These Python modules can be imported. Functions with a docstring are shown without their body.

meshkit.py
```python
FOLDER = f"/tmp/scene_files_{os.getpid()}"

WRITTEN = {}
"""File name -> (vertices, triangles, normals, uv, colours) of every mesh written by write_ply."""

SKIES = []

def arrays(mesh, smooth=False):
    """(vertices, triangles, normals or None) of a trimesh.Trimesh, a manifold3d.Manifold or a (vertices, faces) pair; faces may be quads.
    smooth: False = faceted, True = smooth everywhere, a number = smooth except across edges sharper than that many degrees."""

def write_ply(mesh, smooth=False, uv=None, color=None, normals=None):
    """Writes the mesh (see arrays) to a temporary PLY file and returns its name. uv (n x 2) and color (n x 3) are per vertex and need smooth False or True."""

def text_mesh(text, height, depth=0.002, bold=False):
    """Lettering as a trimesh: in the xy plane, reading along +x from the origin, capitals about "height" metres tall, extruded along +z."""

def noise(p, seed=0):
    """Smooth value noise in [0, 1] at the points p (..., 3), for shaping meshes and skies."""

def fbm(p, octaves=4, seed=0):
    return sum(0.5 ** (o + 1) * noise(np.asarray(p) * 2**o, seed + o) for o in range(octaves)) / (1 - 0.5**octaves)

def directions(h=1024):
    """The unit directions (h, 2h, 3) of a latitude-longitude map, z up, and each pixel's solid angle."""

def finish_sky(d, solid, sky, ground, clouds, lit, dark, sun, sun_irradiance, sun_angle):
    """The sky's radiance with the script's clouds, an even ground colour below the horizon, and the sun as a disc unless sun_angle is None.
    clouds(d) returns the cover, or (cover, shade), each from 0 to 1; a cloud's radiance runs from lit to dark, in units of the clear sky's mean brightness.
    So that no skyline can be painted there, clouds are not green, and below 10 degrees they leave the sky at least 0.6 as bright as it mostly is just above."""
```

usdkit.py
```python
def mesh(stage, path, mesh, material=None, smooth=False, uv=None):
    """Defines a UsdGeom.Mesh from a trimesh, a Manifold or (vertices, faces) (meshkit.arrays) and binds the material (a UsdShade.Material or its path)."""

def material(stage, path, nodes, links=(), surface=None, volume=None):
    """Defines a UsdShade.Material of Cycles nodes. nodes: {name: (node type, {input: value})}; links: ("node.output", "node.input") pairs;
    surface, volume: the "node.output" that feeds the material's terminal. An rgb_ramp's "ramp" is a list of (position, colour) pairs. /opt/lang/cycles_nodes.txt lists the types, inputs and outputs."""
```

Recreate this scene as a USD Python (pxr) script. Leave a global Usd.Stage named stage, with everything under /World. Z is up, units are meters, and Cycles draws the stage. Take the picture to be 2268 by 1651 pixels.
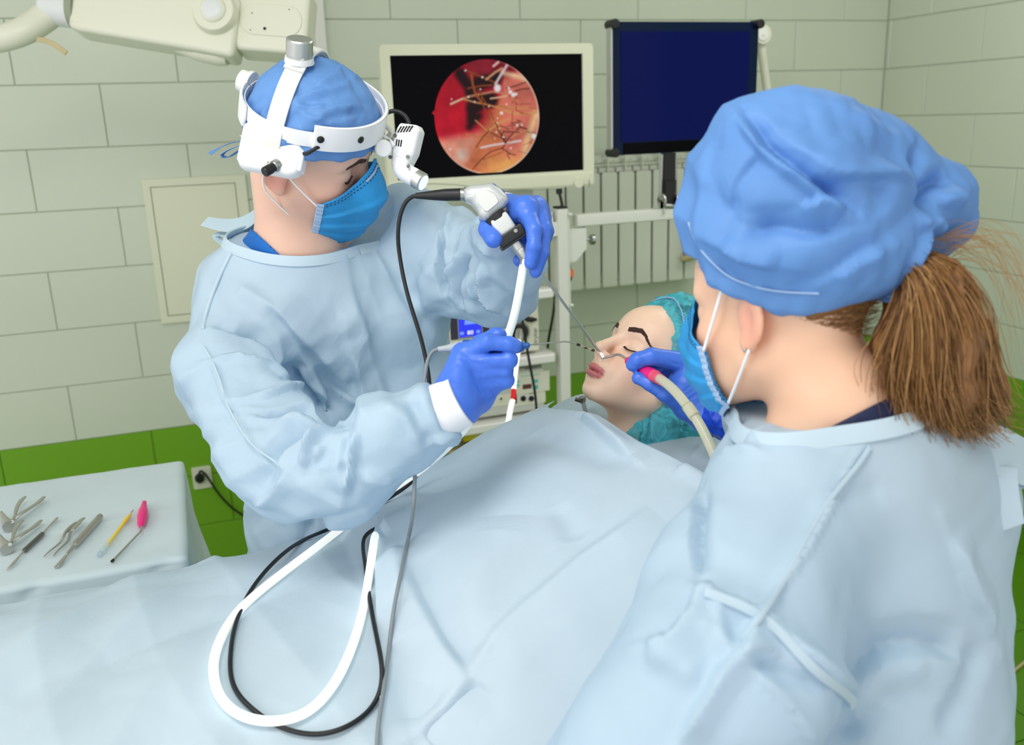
import math, random
import numpy as np
import trimesh
import shapely.geometry as sg
from scipy.spatial import cKDTree
from pxr import Usd, UsdGeom, UsdLux, UsdShade, Gf, Sdf, Vt
import usdkit, meshkit

stage = Usd.Stage.CreateInMemory()
UsdGeom.SetStageUpAxis(stage, 'Z')
UsdGeom.SetStageMetersPerUnit(stage, 1.0)
world = UsdGeom.Xform.Define(stage, '/World')
stage.SetDefaultPrim(world.GetPrim())
UsdGeom.Scope.Define(stage, '/World/Looks')

# ------------------------------------------------------------------ camera, sky, lights, exposure
PW, PH, FPX = 2268, 1651, 2002.24
YAW, PITCH, ROLL = 0.3404, 0.2732, -0.035
CAM = np.array([0.4537, -3.4322, 1.6595])
FW = np.array([math.sin(YAW) * math.cos(PITCH), math.cos(YAW) * math.cos(PITCH), -math.sin(PITCH)])
_r = np.array([math.cos(YAW), -math.sin(YAW), 0.0])
_u = np.cross(_r, FW)
RT = math.cos(ROLL) * _r + math.sin(ROLL) * _u
UP = math.cos(ROLL) * _u - math.sin(ROLL) * _r
TW = -FW                      # towards the photographer
CB = np.stack([RT, UP, TW])   # rows: right, up, towards

cam = UsdGeom.Camera.Define(stage, '/World/camera')
cam.AddTransformOp().Set(Gf.Matrix4d(*[float(x) for x in np.block([[CB, np.zeros((3, 1))], [CAM[None], np.ones((1, 1))]]).ravel()]))
cam.CreateHorizontalApertureAttr(36.0)
cam.CreateVerticalApertureAttr(36.0 * PH / PW)
cam.CreateFocalLengthAttr(36.0 * FPX / PW)
cam.CreateFStopAttr(5.0)
cam.CreateFocusDistanceAttr(1.36)
cam.CreateClippingRangeAttr(Gf.Vec2f(0.05, 100.0))
cam.CreateExposureAttr(-0.42)


def lin(c):
    c = np.asarray(c, float) / 255.0
    return tuple(np.where(c <= 0.04045, c / 12.92, ((c + 0.055) / 1.055) ** 2.4))


def place(x, loc, zaxis=None):
    """Puts a light at loc with its -z axis along zaxis."""
    m = np.eye(4)
    if zaxis is not None:
        z = -np.asarray(zaxis, float); z /= np.linalg.norm(z)
        a = np.cross([0, 1, 0] if abs(z[1]) < 0.9 else [1, 0, 0], z); a /= np.linalg.norm(a)
        m[0, :3], m[1, :3], m[2, :3] = a, np.cross(z, a), z
    m[3, :3] = loc
    x.AddTransformOp().Set(Gf.Matrix4d(*[float(v) for v in m.ravel()]))


dome = UsdLux.DomeLight.Define(stage, '/World/sky')
dome.CreateIntensityAttr(0.39)
dome.CreateColorAttr(Gf.Vec3f(1.0, 0.985, 0.97))
for nm, loc, aim, w, h, power in (('operating_lamp', (0.30, -2.95, 2.60), (0.80, 0.75, -1.4), 0.6, 0.6, 15.0),
                                  ('ceiling_lamp', (-0.70, -2.75, 2.60), (0.85, 0.40, -1), 0.9, 0.6, 2.2),
                                  ('ceiling_lamp_far', (2.5, -1.5, 2.72), (0, 0, -1), 1.2, 0.6, 6.5),
                                  ('window_light', (-1.5, -3.4, 1.9), (1.0, 0.85, -0.25), 1.6, 1.4, 2.7)):
    L = UsdLux.RectLight.Define(stage, '/World/' + nm)
    L.CreateWidthAttr(w); L.CreateHeightAttr(h)
    L.CreateIntensityAttr(power)
    L.CreateColorAttr(Gf.Vec3f(1.0, 0.972, 0.955))
    place(L, loc, aim)

# ------------------------------------------------------------------ helpers: points from the photograph's perspective


def ray(px, py):
    return FW + (px - PW / 2) / FPX * RT + (PH / 2 - py) / FPX * UP


def P(px, py, d):
    return CAM + ray(px, py) * d


def PZ(px, py, z):
    r = ray(px, py); return CAM + r * (z - CAM[2]) / r[2]


def PY(px, py, y):
    r = ray(px, py); return CAM + r * (y - CAM[1]) / r[1]


def project(v):
    d = np.asarray(v) - CAM
    z = d @ FW
    return PW / 2 + FPX * (d @ RT) / z, PH / 2 - FPX * (d @ UP) / z, z


def cdir(r, u, t):
    """A unit direction given along the picture's right, up and towards the photographer."""
    v = r * RT + u * UP + t * TW
    return v / np.linalg.norm(v)


# ------------------------------------------------------------------ helpers: prims
_used, _loc, _mats = {}, {}, {}


def numbered(parent, name):
    k = (parent, name)
    n = _used.get(k, -1) + 1
    _used[k] = n
    return f'{parent}/{name}' + (f'_{n:03d}' if n else '')


def tag(prim, label=None, cat=None, group=None, kind=None):
    for k, v in (('label', label), ('category', cat), ('group', group), ('kind', kind)):
        if v:
            prim.SetCustomDataByKey(k, v)
    return prim


def thing(name, label, cat, loc, group=None, kind=None, rotz=0.0):
    path = numbered('/World', name)
    x = UsdGeom.Xform.Define(stage, path)
    x.AddTranslateOp().Set(Gf.Vec3d(*map(float, loc)))
    if rotz:
        x.AddRotateZOp().Set(rotz)
    _loc[path] = np.asarray(loc, float)
    tag(x.GetPrim(), label, cat, group, kind)
    return path


def part(parent, name, mesh, material, smooth=30, label=None, kind=None, tint=None):
    """A mesh part, given in world coordinates, below a thing (or below one of its parts)."""
    path = numbered(parent, name)
    base = '/'.join(parent.split('/')[:3])
    o = _loc.get(base, np.zeros(3))
    if hasattr(mesh, 'to_mesh'):
        v, f, _ = meshkit.arrays(mesh)
    elif isinstance(mesh, trimesh.Trimesh):
        v, f = np.array(mesh.vertices), np.array(mesh.faces)
    else:
        v, f = np.asarray(mesh[0], float), np.asarray(mesh[1], int)
    m = usdkit.mesh(stage, path, (v - o, f), MAT[material] if isinstance(material, str) else material, smooth=True if tint is not None else smooth)
    if tint is not None:
        UsdGeom.PrimvarsAPI(m).CreatePrimvar('tint', Sdf.ValueTypeNames.Color3fArray, 'vertex').Set(Vt.Vec3fArray.FromNumpy(np.asarray(tint, np.float32)))
    tag(m.GetPrim(), label, kind=kind)
    return path


def single(name, mesh, material, label, cat, group=None, kind=None, smooth=30):
    """A thing that is one mesh."""
    path = part('/World', name, mesh, material, smooth)
    return tag(stage.GetPrimAtPath(path), label, cat, group, kind).GetPath().pathString


def curves(parent, name, lines, widths, material, kind=None, label=None):
    path = numbered(parent, name)
    o = _loc.get('/'.join(parent.split('/')[:3]), np.zeros(3))
    c = UsdGeom.BasisCurves.Define(stage, path)
    pts = np.concatenate([np.asarray(l, float) - o for l in lines]).astype(np.float32)
    c.CreatePointsAttr(Vt.Vec3fArray.FromNumpy(pts))
    c.CreateCurveVertexCountsAttr(Vt.IntArray([len(l) for l in lines]))
    c.CreateTypeAttr('linear')
    w = np.concatenate([np.broadcast_to(x, (len(l),)) for l, x in zip(lines, widths)]).astype(np.float32)
    c.CreateWidthsAttr(Vt.FloatArray.FromNumpy(w))
    c.SetWidthsInterpolation('vertex')
    UsdShade.MaterialBindingAPI.Apply(c.GetPrim()).Bind(MAT[material])
    tag(c.GetPrim(), label, kind=kind)
    return path


# ------------------------------------------------------------------ helpers: materials
MAT = {}


def mat(name, rgb, rough=0.5, metallic=0.0, var=0.0, var_scale=6.0, bump=0.0, bump_scale=200.0, transl=0.0, sss=0.0, spec=None, tint=False,
        emit=None, estr=0.0, coat=0.0, transmission=0.0, sheen=0.0, weave=0.0, tcol=None):
    base = lin(rgb)
    p = {'base_color': base, 'roughness': rough, 'metallic': metallic}
    if spec is not None: p['specular_ior_level'] = spec
    if coat: p['coat_weight'] = coat; p['coat_roughness'] = 0.12
    if transmission: p['transmission_weight'] = transmission
    if sheen: p['sheen_weight'] = sheen
    if sss: p.update(subsurface_weight=sss, subsurface_scale=0.004, subsurface_radius=(1.0, 0.32, 0.16))
    if emit is not None: p.update(emission_color=lin(emit), emission_strength=estr)
    nodes, links, surf = {'p': ('principled_bsdf', p)}, [], 'p.BSDF'
    nodes['tc'] = ('texture_coordinate', {})
    col = None
    if tint:
        nodes['at'] = ('attribute', {'attribute': 'tint'}); col = 'at.color'
    if var:
        nodes['n'] = ('noise_texture', {'scale': var_scale, 'detail': 4.0})
        lo, hi = [c * (1 - var) for c in base], [min(1, c * (1 + var)) for c in base]
        if tint:
            nodes['r'] = ('rgb_ramp', {'ramp': [(0.3, (1 - var,) * 3), (0.7, (1.0,) * 3)]})
            nodes['mx'] = ('mix_color', {'blend_type': 'multiply', 'fac': 1.0})
            links += [('tc.object', 'n.vector'), ('n.fac', 'r.fac'), (col, 'mx.a'), ('r.color', 'mx.b')]; col = 'mx.result'
        else:
            nodes['r'] = ('rgb_ramp', {'ramp': [(0.3, lo), (0.7, hi)]})
            links += [('tc.object', 'n.vector'), ('n.fac', 'r.fac')]; col = 'r.color'
    if col: links.append((col, 'p.base_color'))
    if bump or weave:
        nodes['bn'] = ('noise_texture', {'scale': bump_scale, 'detail': 3.0})
        nodes['b'] = ('bump', {'strength': bump or weave, 'distance': 0.0006})
        links += [('tc.object', 'bn.vector')]
        if weave:      # the pressed dots of nonwoven fabric
            nodes['v'] = ('voronoi_texture', {'scale': 620.0, 'randomness': 0.25})
            nodes['mf'] = ('mix_float', {'fac': 0.55})
            links += [('tc.object', 'v.vector'), ('bn.fac', 'mf.a'), ('v.distance', 'mf.b'), ('mf.result', 'b.height')]
        else:
            links += [('bn.fac', 'b.height')]
        links += [('b.normal', 'p.normal')]
    if transl:
        nodes['t'] = ('translucent_bsdf', {'color': lin(tcol) if tcol else base}); nodes['mc'] = ('mix_closure', {'fac': transl})
        if col and not tcol: links.append((col, 't.color'))
        links += [('p.BSDF', 'mc.closure1'), ('t.BSDF', 'mc.closure2')]; surf = 'mc.closure'
    MAT[name] = usdkit.material(stage, '/World/Looks/' + name, nodes, links, surface=surf)
    return MAT[name]


def clear_mat(name, rgb, mixf=0.35, rough=0.08):
    """Thin clear plastic: see-through, mixed with a tinted surface."""
    MAT[name] = usdkit.material(stage, '/World/Looks/' + name, {
        't': ('transparent_bsdf', {'color': (0.95, 0.96, 0.94)}), 'p': ('principled_bsdf', {'base_color': lin(rgb), 'roughness': rough, 'subsurface_weight': 0.0}),
        'm': ('mix_closure', {'fac': mixf})}, [('t.BSDF', 'm.closure1'), ('p.BSDF', 'm.closure2')], surface='m.closure')


mat('tile_cream', (211, 219, 202), 0.22, var=0.012, var_scale=1.5)
mat('tile_green', (118, 172, 42), 0.25, var=0.03, var_scale=2.0)
mat('floor_green', (88, 142, 22), 0.35, var=0.05, var_scale=3.0)
mat('grout_pale', (216, 222, 205), 0.8)
mat('grout_green', (150, 172, 120), 0.85)
mat('ceiling_white', (232, 232, 224), 0.8)
mat('hatch_paint', (226, 229, 205), 0.4)
mat('hatch_gap', (150, 160, 138), 0.8)
mat('white_plastic', (240, 240, 236), 0.35)
mat('cream_plastic', (222, 224, 200), 0.4)
mat('cream_arm', (226, 227, 208), 0.35)
mat('cap_white', (222, 226, 226), 0.35)
mat('black_plastic', (14, 15, 17), 0.35)
mat('black_rubber', (17, 19, 23), 0.45)
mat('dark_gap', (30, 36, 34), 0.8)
mat('rad_white', (226, 230, 218), 0.35)
mat('cart_white', (226, 228, 220), 0.35)
mat('shelf_white', (236, 236, 232), 0.4)
mat('box_beige', (226, 226, 208), 0.45)
mat('box_grey', (200, 204, 196), 0.5)
mat('metal', (176, 178, 176), 0.28, metallic=1.0)
mat('metal_dark', (128, 126, 122), 0.32, metallic=1.0)
mat('metal_brushed', (205, 207, 205), 0.38, metallic=1.0)
mat('teal_print', (70, 196, 196), 0.5)
mat('brown_screen', (92, 48, 40), 0.3)
mat('navy_glass', (16, 22, 52), 0.12)
mat('print_grey', (120, 120, 124), 0.6)
mat('yellow_tube', (236, 206, 60), 0.4)
mat('yellow_plastic', (206, 190, 30), 0.4)
mat('orange_plastic', (240, 110, 20), 0.4)
mat('tan_plastic', (190, 178, 132), 0.5)
mat('green_plastic', (60, 176, 130), 0.4)


# ------------------------------------------------------------------ helpers: shapes
def cat(*ms):
    return trimesh.util.concatenate([m for m in ms if m is not None])


def box(lo, hi, bevel=0.0):
    """An axis-aligned box; its edges are chamfered by bevel."""
    lo, hi = np.minimum(lo, hi).astype(float), np.maximum(lo, hi).astype(float)
    if bevel <= 0:
        m = trimesh.creation.box(hi - lo); m.apply_translation((lo + hi) / 2); return m
    b = min(bevel, 0.45 * (hi - lo).min())
    pts = []
    for sx in (0, 1):
        for sy in (0, 1):
            for sz in (0, 1):
                c = np.array([(lo, hi)[sx][0], (lo, hi)[sy][1], (lo, hi)[sz][2]])
                s = np.array([1 - 2 * sx, 1 - 2 * sy, 1 - 2 * sz]) * b
                for k in range(3):
                    q = c + s; q[k] = c[k]; pts.append(q)
                pts.append(c + s * 0.32)
    return trimesh.convex.convex_hull(np.array(pts))


def obox(c, ax, half, bevel=0.0):
    """A box with centre c and axes ax (3 rows)."""
    m = box(-np.asarray(half, float), np.asarray(half, float), bevel)
    m.vertices = m.vertices @ np.asarray(ax) + np.asarray(c)
    return m


def frame(z, hint=(0, 0, 1)):
    z = np.asarray(z, float); z = z / np.linalg.norm(z)
    h = np.asarray(hint, float)
    if abs(h @ z) > 0.95: h = np.array([1.0, 0, 0]) if abs(z[0]) < 0.9 else np.array([0, 1.0, 0])
    x = np.cross(h, z); x /= np.linalg.norm(x)
    return np.stack([x, np.cross(z, x), z])


def lathe(a, b, profile, n=28):
    """Revolves (t, r) pairs about the line from a to b; t runs from 0 to 1 along it."""
    a, b = np.asarray(a, float), np.asarray(b, float)
    fr = frame(b - a)
    pr = np.asarray(profile, float)
    ang = np.arange(n) * 2 * np.pi / n
    v = [a + (b - a) * t + r * (np.cos(ang)[:, None] * fr[0] + np.sin(ang)[:, None] * fr[1]) for t, r in pr]
    v = np.concatenate(v + [[a + (b - a) * pr[0, 0]], [a + (b - a) * pr[-1, 0]]])
    f, m = [], len(pr)
    for i in range(m - 1):
        for j in range(n):
            k = (j + 1) % n
            f += [[i * n + j, i * n + k, (i + 1) * n + k], [i * n + j, (i + 1) * n + k, (i + 1) * n + j]]
    for j in range(n):
        k = (j + 1) % n
        f += [[m * n, k, j], [m * n + 1, (m - 1) * n + j, (m - 1) * n + k]]
    return trimesh.Trimesh(v, f, process=False)


def cyl(a, b, r, bevel=0.0, n=28):
    L = np.linalg.norm(np.asarray(b, float) - a)
    if bevel:
        e = bevel / L
        return lathe(a, b, [(0, r - bevel), (e * 0.3, r - bevel * 0.3), (e, r), (1 - e, r), (1 - e * 0.3, r - bevel * 0.3), (1, r - bevel)], n)
    return lathe(a, b, [(0, r), (1, r)], n)


def spline(pts, n=80):
    """A smooth curve through the points."""
    from scipy.interpolate import PchipInterpolator, CubicSpline
    pts = np.asarray(pts, float)
    t = np.r_[0, np.cumsum(np.sqrt(np.linalg.norm(np.diff(pts, axis=0), axis=1)))]
    return CubicSpline(t, pts)(np.linspace(0, t[-1], n))


def tube(pts, r, sides=12, caps=True, flat=None):
    """Sweeps a circle (or an ellipse, flat=(wide, thin, hint)) along the polyline."""
    p = np.asarray(pts, float)
    n = len(p)
    t = np.gradient(p, axis=0); t /= np.linalg.norm(t, axis=1, keepdims=True) + 1e-12
    ang = np.arange(sides) * 2 * np.pi / sides
    r = np.broadcast_to(r, (n,))
    v = []
    if flat is not None:
        hint = np.asarray(flat, float)
    a = np.cross(t[0], [0, 0, 1.0] if abs(t[0][2]) < 0.9 else [1.0, 0, 0]); a /= np.linalg.norm(a)
    for i in range(n):
        a = a - (a @ t[i]) * t[i]; a /= np.linalg.norm(a)
        b = np.cross(t[i], a)
        v.append(p[i] + r[i] * (np.cos(ang)[:, None] * a + np.sin(ang)[:, None] * b))
    v = np.concatenate(v)
    i, j = np.meshgrid(np.arange(n - 1), np.arange(sides), indexing='ij')
    k = (j + 1) % sides
    q = np.stack([i * sides + j, i * sides + k, (i + 1) * sides + k, (i + 1) * sides + j], -1).reshape(-1, 4)
    f = np.vstack([q[:, [0, 1, 2]], q[:, [0, 2, 3]]])
    if caps:
        v = np.vstack([v, p[:1], p[-1:]])
        c = np.arange(sides); k = (c + 1) % sides
        f = np.vstack([f, np.stack([np.full(sides, n * sides), k, c], 1), np.stack([np.full(sides, n * sides + 1), (n - 1) * sides + c, (n - 1) * sides + k], 1)])
    return trimesh.Trimesh(v, f, process=False)


def ribbon(pts, normals, width, thick=0.0012, widths=None):
    """A strip of cloth or plastic along the polyline; normals give its facing, width its breadth across."""
    p, nn = np.asarray(pts, float), np.asarray(normals, float)
    if nn.ndim == 1: nn = np.broadcast_to(nn, p.shape)
    t = np.gradient(p, axis=0); t /= np.linalg.norm(t, axis=1, keepdims=True)
    nn = nn - (nn * t).sum(1, keepdims=True) * t; nn /= np.linalg.norm(nn, axis=1, keepdims=True)
    s = np.cross(t, nn)
    w = np.broadcast_to(width, (len(p),))[:, None] / 2
    e = min(thick, 0.002)
    ring = [p + s * (w - e * .5) + nn * thick / 2, p - s * (w - e * .5) + nn * thick / 2, p - s * w, p - s * (w - e * .5) - nn * thick / 2, p + s * (w - e * .5) - nn * thick / 2, p + s * w]
    v = np.stack(ring, 1).reshape(-1, 3); m = 6; n = len(p)
    i, j = np.meshgrid(np.arange(n - 1), np.arange(m), indexing='ij'); k = (j + 1) % m
    q = np.stack([i * m + j, (i + 1) * m + j, (i + 1) * m + k, i * m + k], -1).reshape(-1, 4)
    f = np.vstack([q[:, [0, 1, 2]], q[:, [0, 2, 3]]])
    cap = [[0, k, k + 1] for k in range(1, m - 1)] + [[(n - 1) * m, (n - 1) * m + k + 1, (n - 1) * m + k] for k in range(1, m - 1)]
    return trimesh.Trimesh(v, np.vstack([f, cap]), process=False)


def extrude(poly, depth, origin, ax, bevel=0.0):
    """Extrudes a shapely polygon given in the plane of ax[0], ax[1] along ax[2]."""
    if bevel:
        import manifold3d as m3
        parts_, steps = [], [(0, bevel), (bevel * .4, bevel * .35), (bevel, 0), (depth - bevel, 0), (depth - bevel * .4, bevel * .35), (depth, bevel)]
        rings = [(z, poly.buffer(-o, join_style=1)) for z, o in steps]
        n = 64
        v = []
        c = np.array(poly.centroid.coords[0])
        rad = max(poly.bounds[2] - poly.bounds[0], poly.bounds[3] - poly.bounds[1]) * 2
        vs = []
        for z, pl in rings:
            L = pl.exterior; Ls = np.linspace(0, 1, 96, endpoint=False)
            pts = np.array([L.interpolate(t, normalized=True).coords[0] for t in Ls])
            if L.is_ccw is False: pts = pts[::-1]
            k = np.argmin(((pts - (c[0] + rad, c[1])) ** 2).sum(1) + 0 * Ls); pts = np.roll(pts, -k, 0)
            vs.append(np.c_[pts, np.full(96, z)])
        m = trimesh.Trimesh(*_stack(vs), process=False)
    else:
        m = trimesh.creation.extrude_polygon(poly, depth, engine='earcut')
    m.vertices = np.asarray(m.vertices) @ np.asarray(ax) + np.asarray(origin)
    return m


def _stack(rings):
    n = len(rings[0]); v = np.vstack(rings + [[rings[0].mean(0)], [rings[-1].mean(0)]]); f = []
    m = len(rings)
    for i in range(m - 1):
        for j in range(n):
            k = (j + 1) % n
            f += [[i * n + j, i * n + k, (i + 1) * n + k], [i * n + j, (i + 1) * n + k, (i + 1) * n + j]]
    for j in range(n):
        k = (j + 1) % n
        f += [[m * n, k, j], [m * n + 1, (m - 1) * n + j, (m - 1) * n + k]]
    return v, np.array(f)


def rrect(w, h, r, n=6):
    return sg.box(-w / 2 + r, -h / 2 + r, w / 2 - r, h / 2 - r).buffer(r, quad_segs=n)


AXZ = np.array([[1.0, 0, 0], [0, 0, 1.0], [0, -1.0, 0]])     # plane of the back wall: x, z, out of the wall towards the room


def text(s, height, origin, ax, depth=0.0006, bold=False, center=False):
    m = meshkit.text_mesh(s, height, depth, bold)
    if center:
        m.apply_translation([-(m.bounds[0][0] + m.bounds[1][0]) / 2, -(m.bounds[0][1] + m.bounds[1][1]) / 2, 0])
    m.vertices = np.asarray(m.vertices) @ np.asarray(ax) + np.asarray(origin)
    return m
# ------------------------------------------------------------------ the room
TH, TWD, HB, XR = 0.2031, 0.5, 0.6, 3.489


def tile_mesh(w, h, t=0.008, b=0.0022):
    """A wall tile in its own plane (x across, y up, z out) with eased edges."""
    v = []
    for z, e in ((0, 0), (t - b, 0), (t, b)):
        v += [[e, e, z], [w - e, e, z], [w - e, h - e, z], [e, h - e, z]]
    f = []
    for i in (0, 4):
        for j in range(4):
            k = (j + 1) % 4
            f += [[i + j, i + k, i + 4 + k], [i + j, i + 4 + k, i + 4 + j]]
    f += [[8, 9, 10], [8, 10, 11]]
    return np.array(v, float), np.array(f)


def tiled_wall(path, origin, ax, length, off_fn, u0):
    gap = 0.0022
    for r in range(-3, 10):
        z0, z1 = HB + r * TH, HB + (r + 1) * TH
        z0 = max(z0, 0.012)
        off = off_fn(r)
        k = math.floor((u0 - off) / TWD)
        while off + k * TWD < length:
            a, b = max(off + k * TWD, u0), min(off + (k + 1) * TWD, length)
            k += 1
            if b - a < 0.02: continue
            v, f = tile_mesh(b - a - gap, z1 - z0 - gap)
            v = (v + [a + gap / 2, z0 + gap / 2, 0]) @ ax + origin
            part(path, 'tile', (v, f), 'tile_green' if r < 0 else 'tile_cream', smooth=False)


w = thing('wall_back', None, None, (0, 0, 0), kind='structure')
part(w, 'grout_bed', cat(box((-1.1, 0, HB), (XR + .12, 0.12, 2.75)), ), 'grout_pale', False)
part(w, 'grout_bed', cat(box((-1.1, 0, 0), (XR + .12, 0.12, HB)), ), 'grout_green', False)
tiled_wall(w, np.zeros(3), AXZ, XR - 0.008, lambda r: 0.0 if r % 2 == 0 else -0.25, -1.0)
w = thing('wall_right', None, None, (XR, 0, 0), kind='structure')
part(w, 'grout_bed', box((XR, -3.6, HB), (XR + .12, 0, 2.75)), 'grout_pale', False)
part(w, 'grout_bed', box((XR, -3.6, 0), (XR + .12, 0, HB)), 'grout_green', False)
tiled_wall(w, np.array([XR, 0, 0]), np.array([[0, -1.0, 0], [0, 0, 1.0], [-1.0, 0, 0]]), 3.6, lambda r: 0.033 if r % 2 == 0 else -0.24, 0.008)
w = thing('floor', None, None, (0, 0, 0), kind='structure')
part(w, 'grout_bed', box((-1.1, -3.7, -0.1), (XR + .12, 0.12, -0.006)), 'grout_green', False)
for i in range(-9, 3):
    for j in range(-5, 5):
        x0, y0 = 2.5 + i * 0.4, -1.93 + j * 0.4
        a, b = max(x0, -1.1), min(x0 + 0.4, XR)
        c, d = max(y0, -3.7), min(y0 + 0.4, 0)
        if b - a < .01 or d - c < .01: continue
        v, f = tile_mesh(b - a - .004, d - c - .004, 0.006, 0.0015)
        part(w, 'tile', (v + [a + .002, c + .002, -0.006], f), 'floor_green', smooth=False)
w = thing('ceiling', None, None, (0, 0, 2.75), kind='structure')
part(w, 'plaster', box((-1.1, -3.7, 2.75), (XR + .12, 0.12, 2.85)), 'ceiling_white', False)

t = thing('trim_1', 'white vertical cable trunking running down the cream wall behind the surgeon', 'trunking', (0.99, -0.02, 0), kind='structure')
part(t, 'trunking', box((0.972, -0.026, 0.615), (1.010, -0.004, 2.74), 0.003), 'white_plastic')

t = thing('wall_hatch', 'cream painted access hatch with a framed square door on the tiled wall', 'hatch', (0.51, 0, 1.25))
x0, x1, z0, z1 = 0.338, 0.682, 0.995, 1.502
out = sg.box(x0, z0, x1, z1); inn = sg.box(x0 + .024, z0 + .026, x1 - .036, z1 - .026)
part(t, 'frame', extrude(out.difference(inn), 0.012, (0, -0.009, 0), AXZ), 'hatch_paint', False)
part(t, 'recess', box((x0 + .01, -0.0092, z0 + .01), (x1 - .02, -0.0085, z1 - .01)), 'hatch_gap', False)
part(t, 'door', box((x0 + .0262, -0.019, z0 + .0282), (x1 - .0382, -0.0093, z1 - .0282), 0.0015), 'hatch_paint', False)

t = thing('wall_socket', 'cream square wall socket on the green tiles', 'socket', (0.404, -0.008, 0.39))
part(t, 'plate', extrude(rrect(.07, .088, .006), 0.009, (0.404, -0.008, 0.39), AXZ, .002), 'cream_plastic', 40)
part(t, 'insert', cyl((0.395, -0.016, 0.393), (0.395, -0.0185, 0.393), 0.022, .0008), 'white_plastic', 40)
t = thing('power_plug', 'black power plug and cord plugged into the wall socket', 'plug', (0.395, -0.03, 0.393))
part(t, 'plug_body', lathe((0.395, -0.017, 0.393), (0.395, -0.05, 0.393), [(0, .0185), (.35, .0185), (.5, .016), (.9, .0125), (1, .010)]), 'black_plastic', 40)
part(t, 'cord', tube(spline([(.395, -.04, .393), (.394, -.045, .415), (.402, -.045, .428), (.420, -.04, .405), (.444, -.035, .347), (.492, -.03, .262), (.560, -.03, .195), (.66, -.05, .14)], 60), .0042, 10), 'black_rubber', True)

# radiator under the wall: sections with fins and an open grille along the top
t = thing('radiator', 'white sectional radiator on the wall behind the equipment cart', 'radiator', (2.05, -0.12, 0.98))
for i in range(12):
    xc = 1.605 + 0.0762 * i
    fp = sg.box(xc - .0345, 0, xc + .0345, .458).buffer(-.006).buffer(.006, quad_segs=4)
    part(t, 'section', cat(extrude(fp, .012, (0, -0.12, 0.985), AXZ, .004),
                           box((xc - .012, -.110, 1.0), (xc + .012, -.035, 1.44), .003)), 'rad_white', 30)
    part(t, 'top_grille', cat(box((xc - .0026, -.119, 1.446), (xc + .0026, -.045, 1.508)), box((xc - .0375, -.116, 1.496), (xc + .0375, -.106, 1.4995)), box((xc - .0375, -.116, 1.470), (xc + .0375, -.106, 1.4735)),
                              box((xc - .036, -.105, 1.440), (xc + .036, -.092, 1.466), .004), box((xc - .036, -.085, 1.476), (xc + .036, -.070, 1.492), .004)), 'rad_white', False, kind='stuff')
part(t, 'grille_back', box((1.57, -.066, 1.440), (2.49, -.058, 1.508)), 'rad_white', False)
part(t, 'header_pipe', cat(cyl((1.56, -.075, 1.47), (2.49, -.075, 1.47), .016), cyl((1.56, -.075, 1.02), (2.49, -.075, 1.02), .016)), 'rad_white', 40)
part(t, 'backing', box((1.57, -.03, .99), (2.48, -.010, 1.45)), 'dark_gap', False, label='dark shadowed gap behind the radiator sections')

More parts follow.
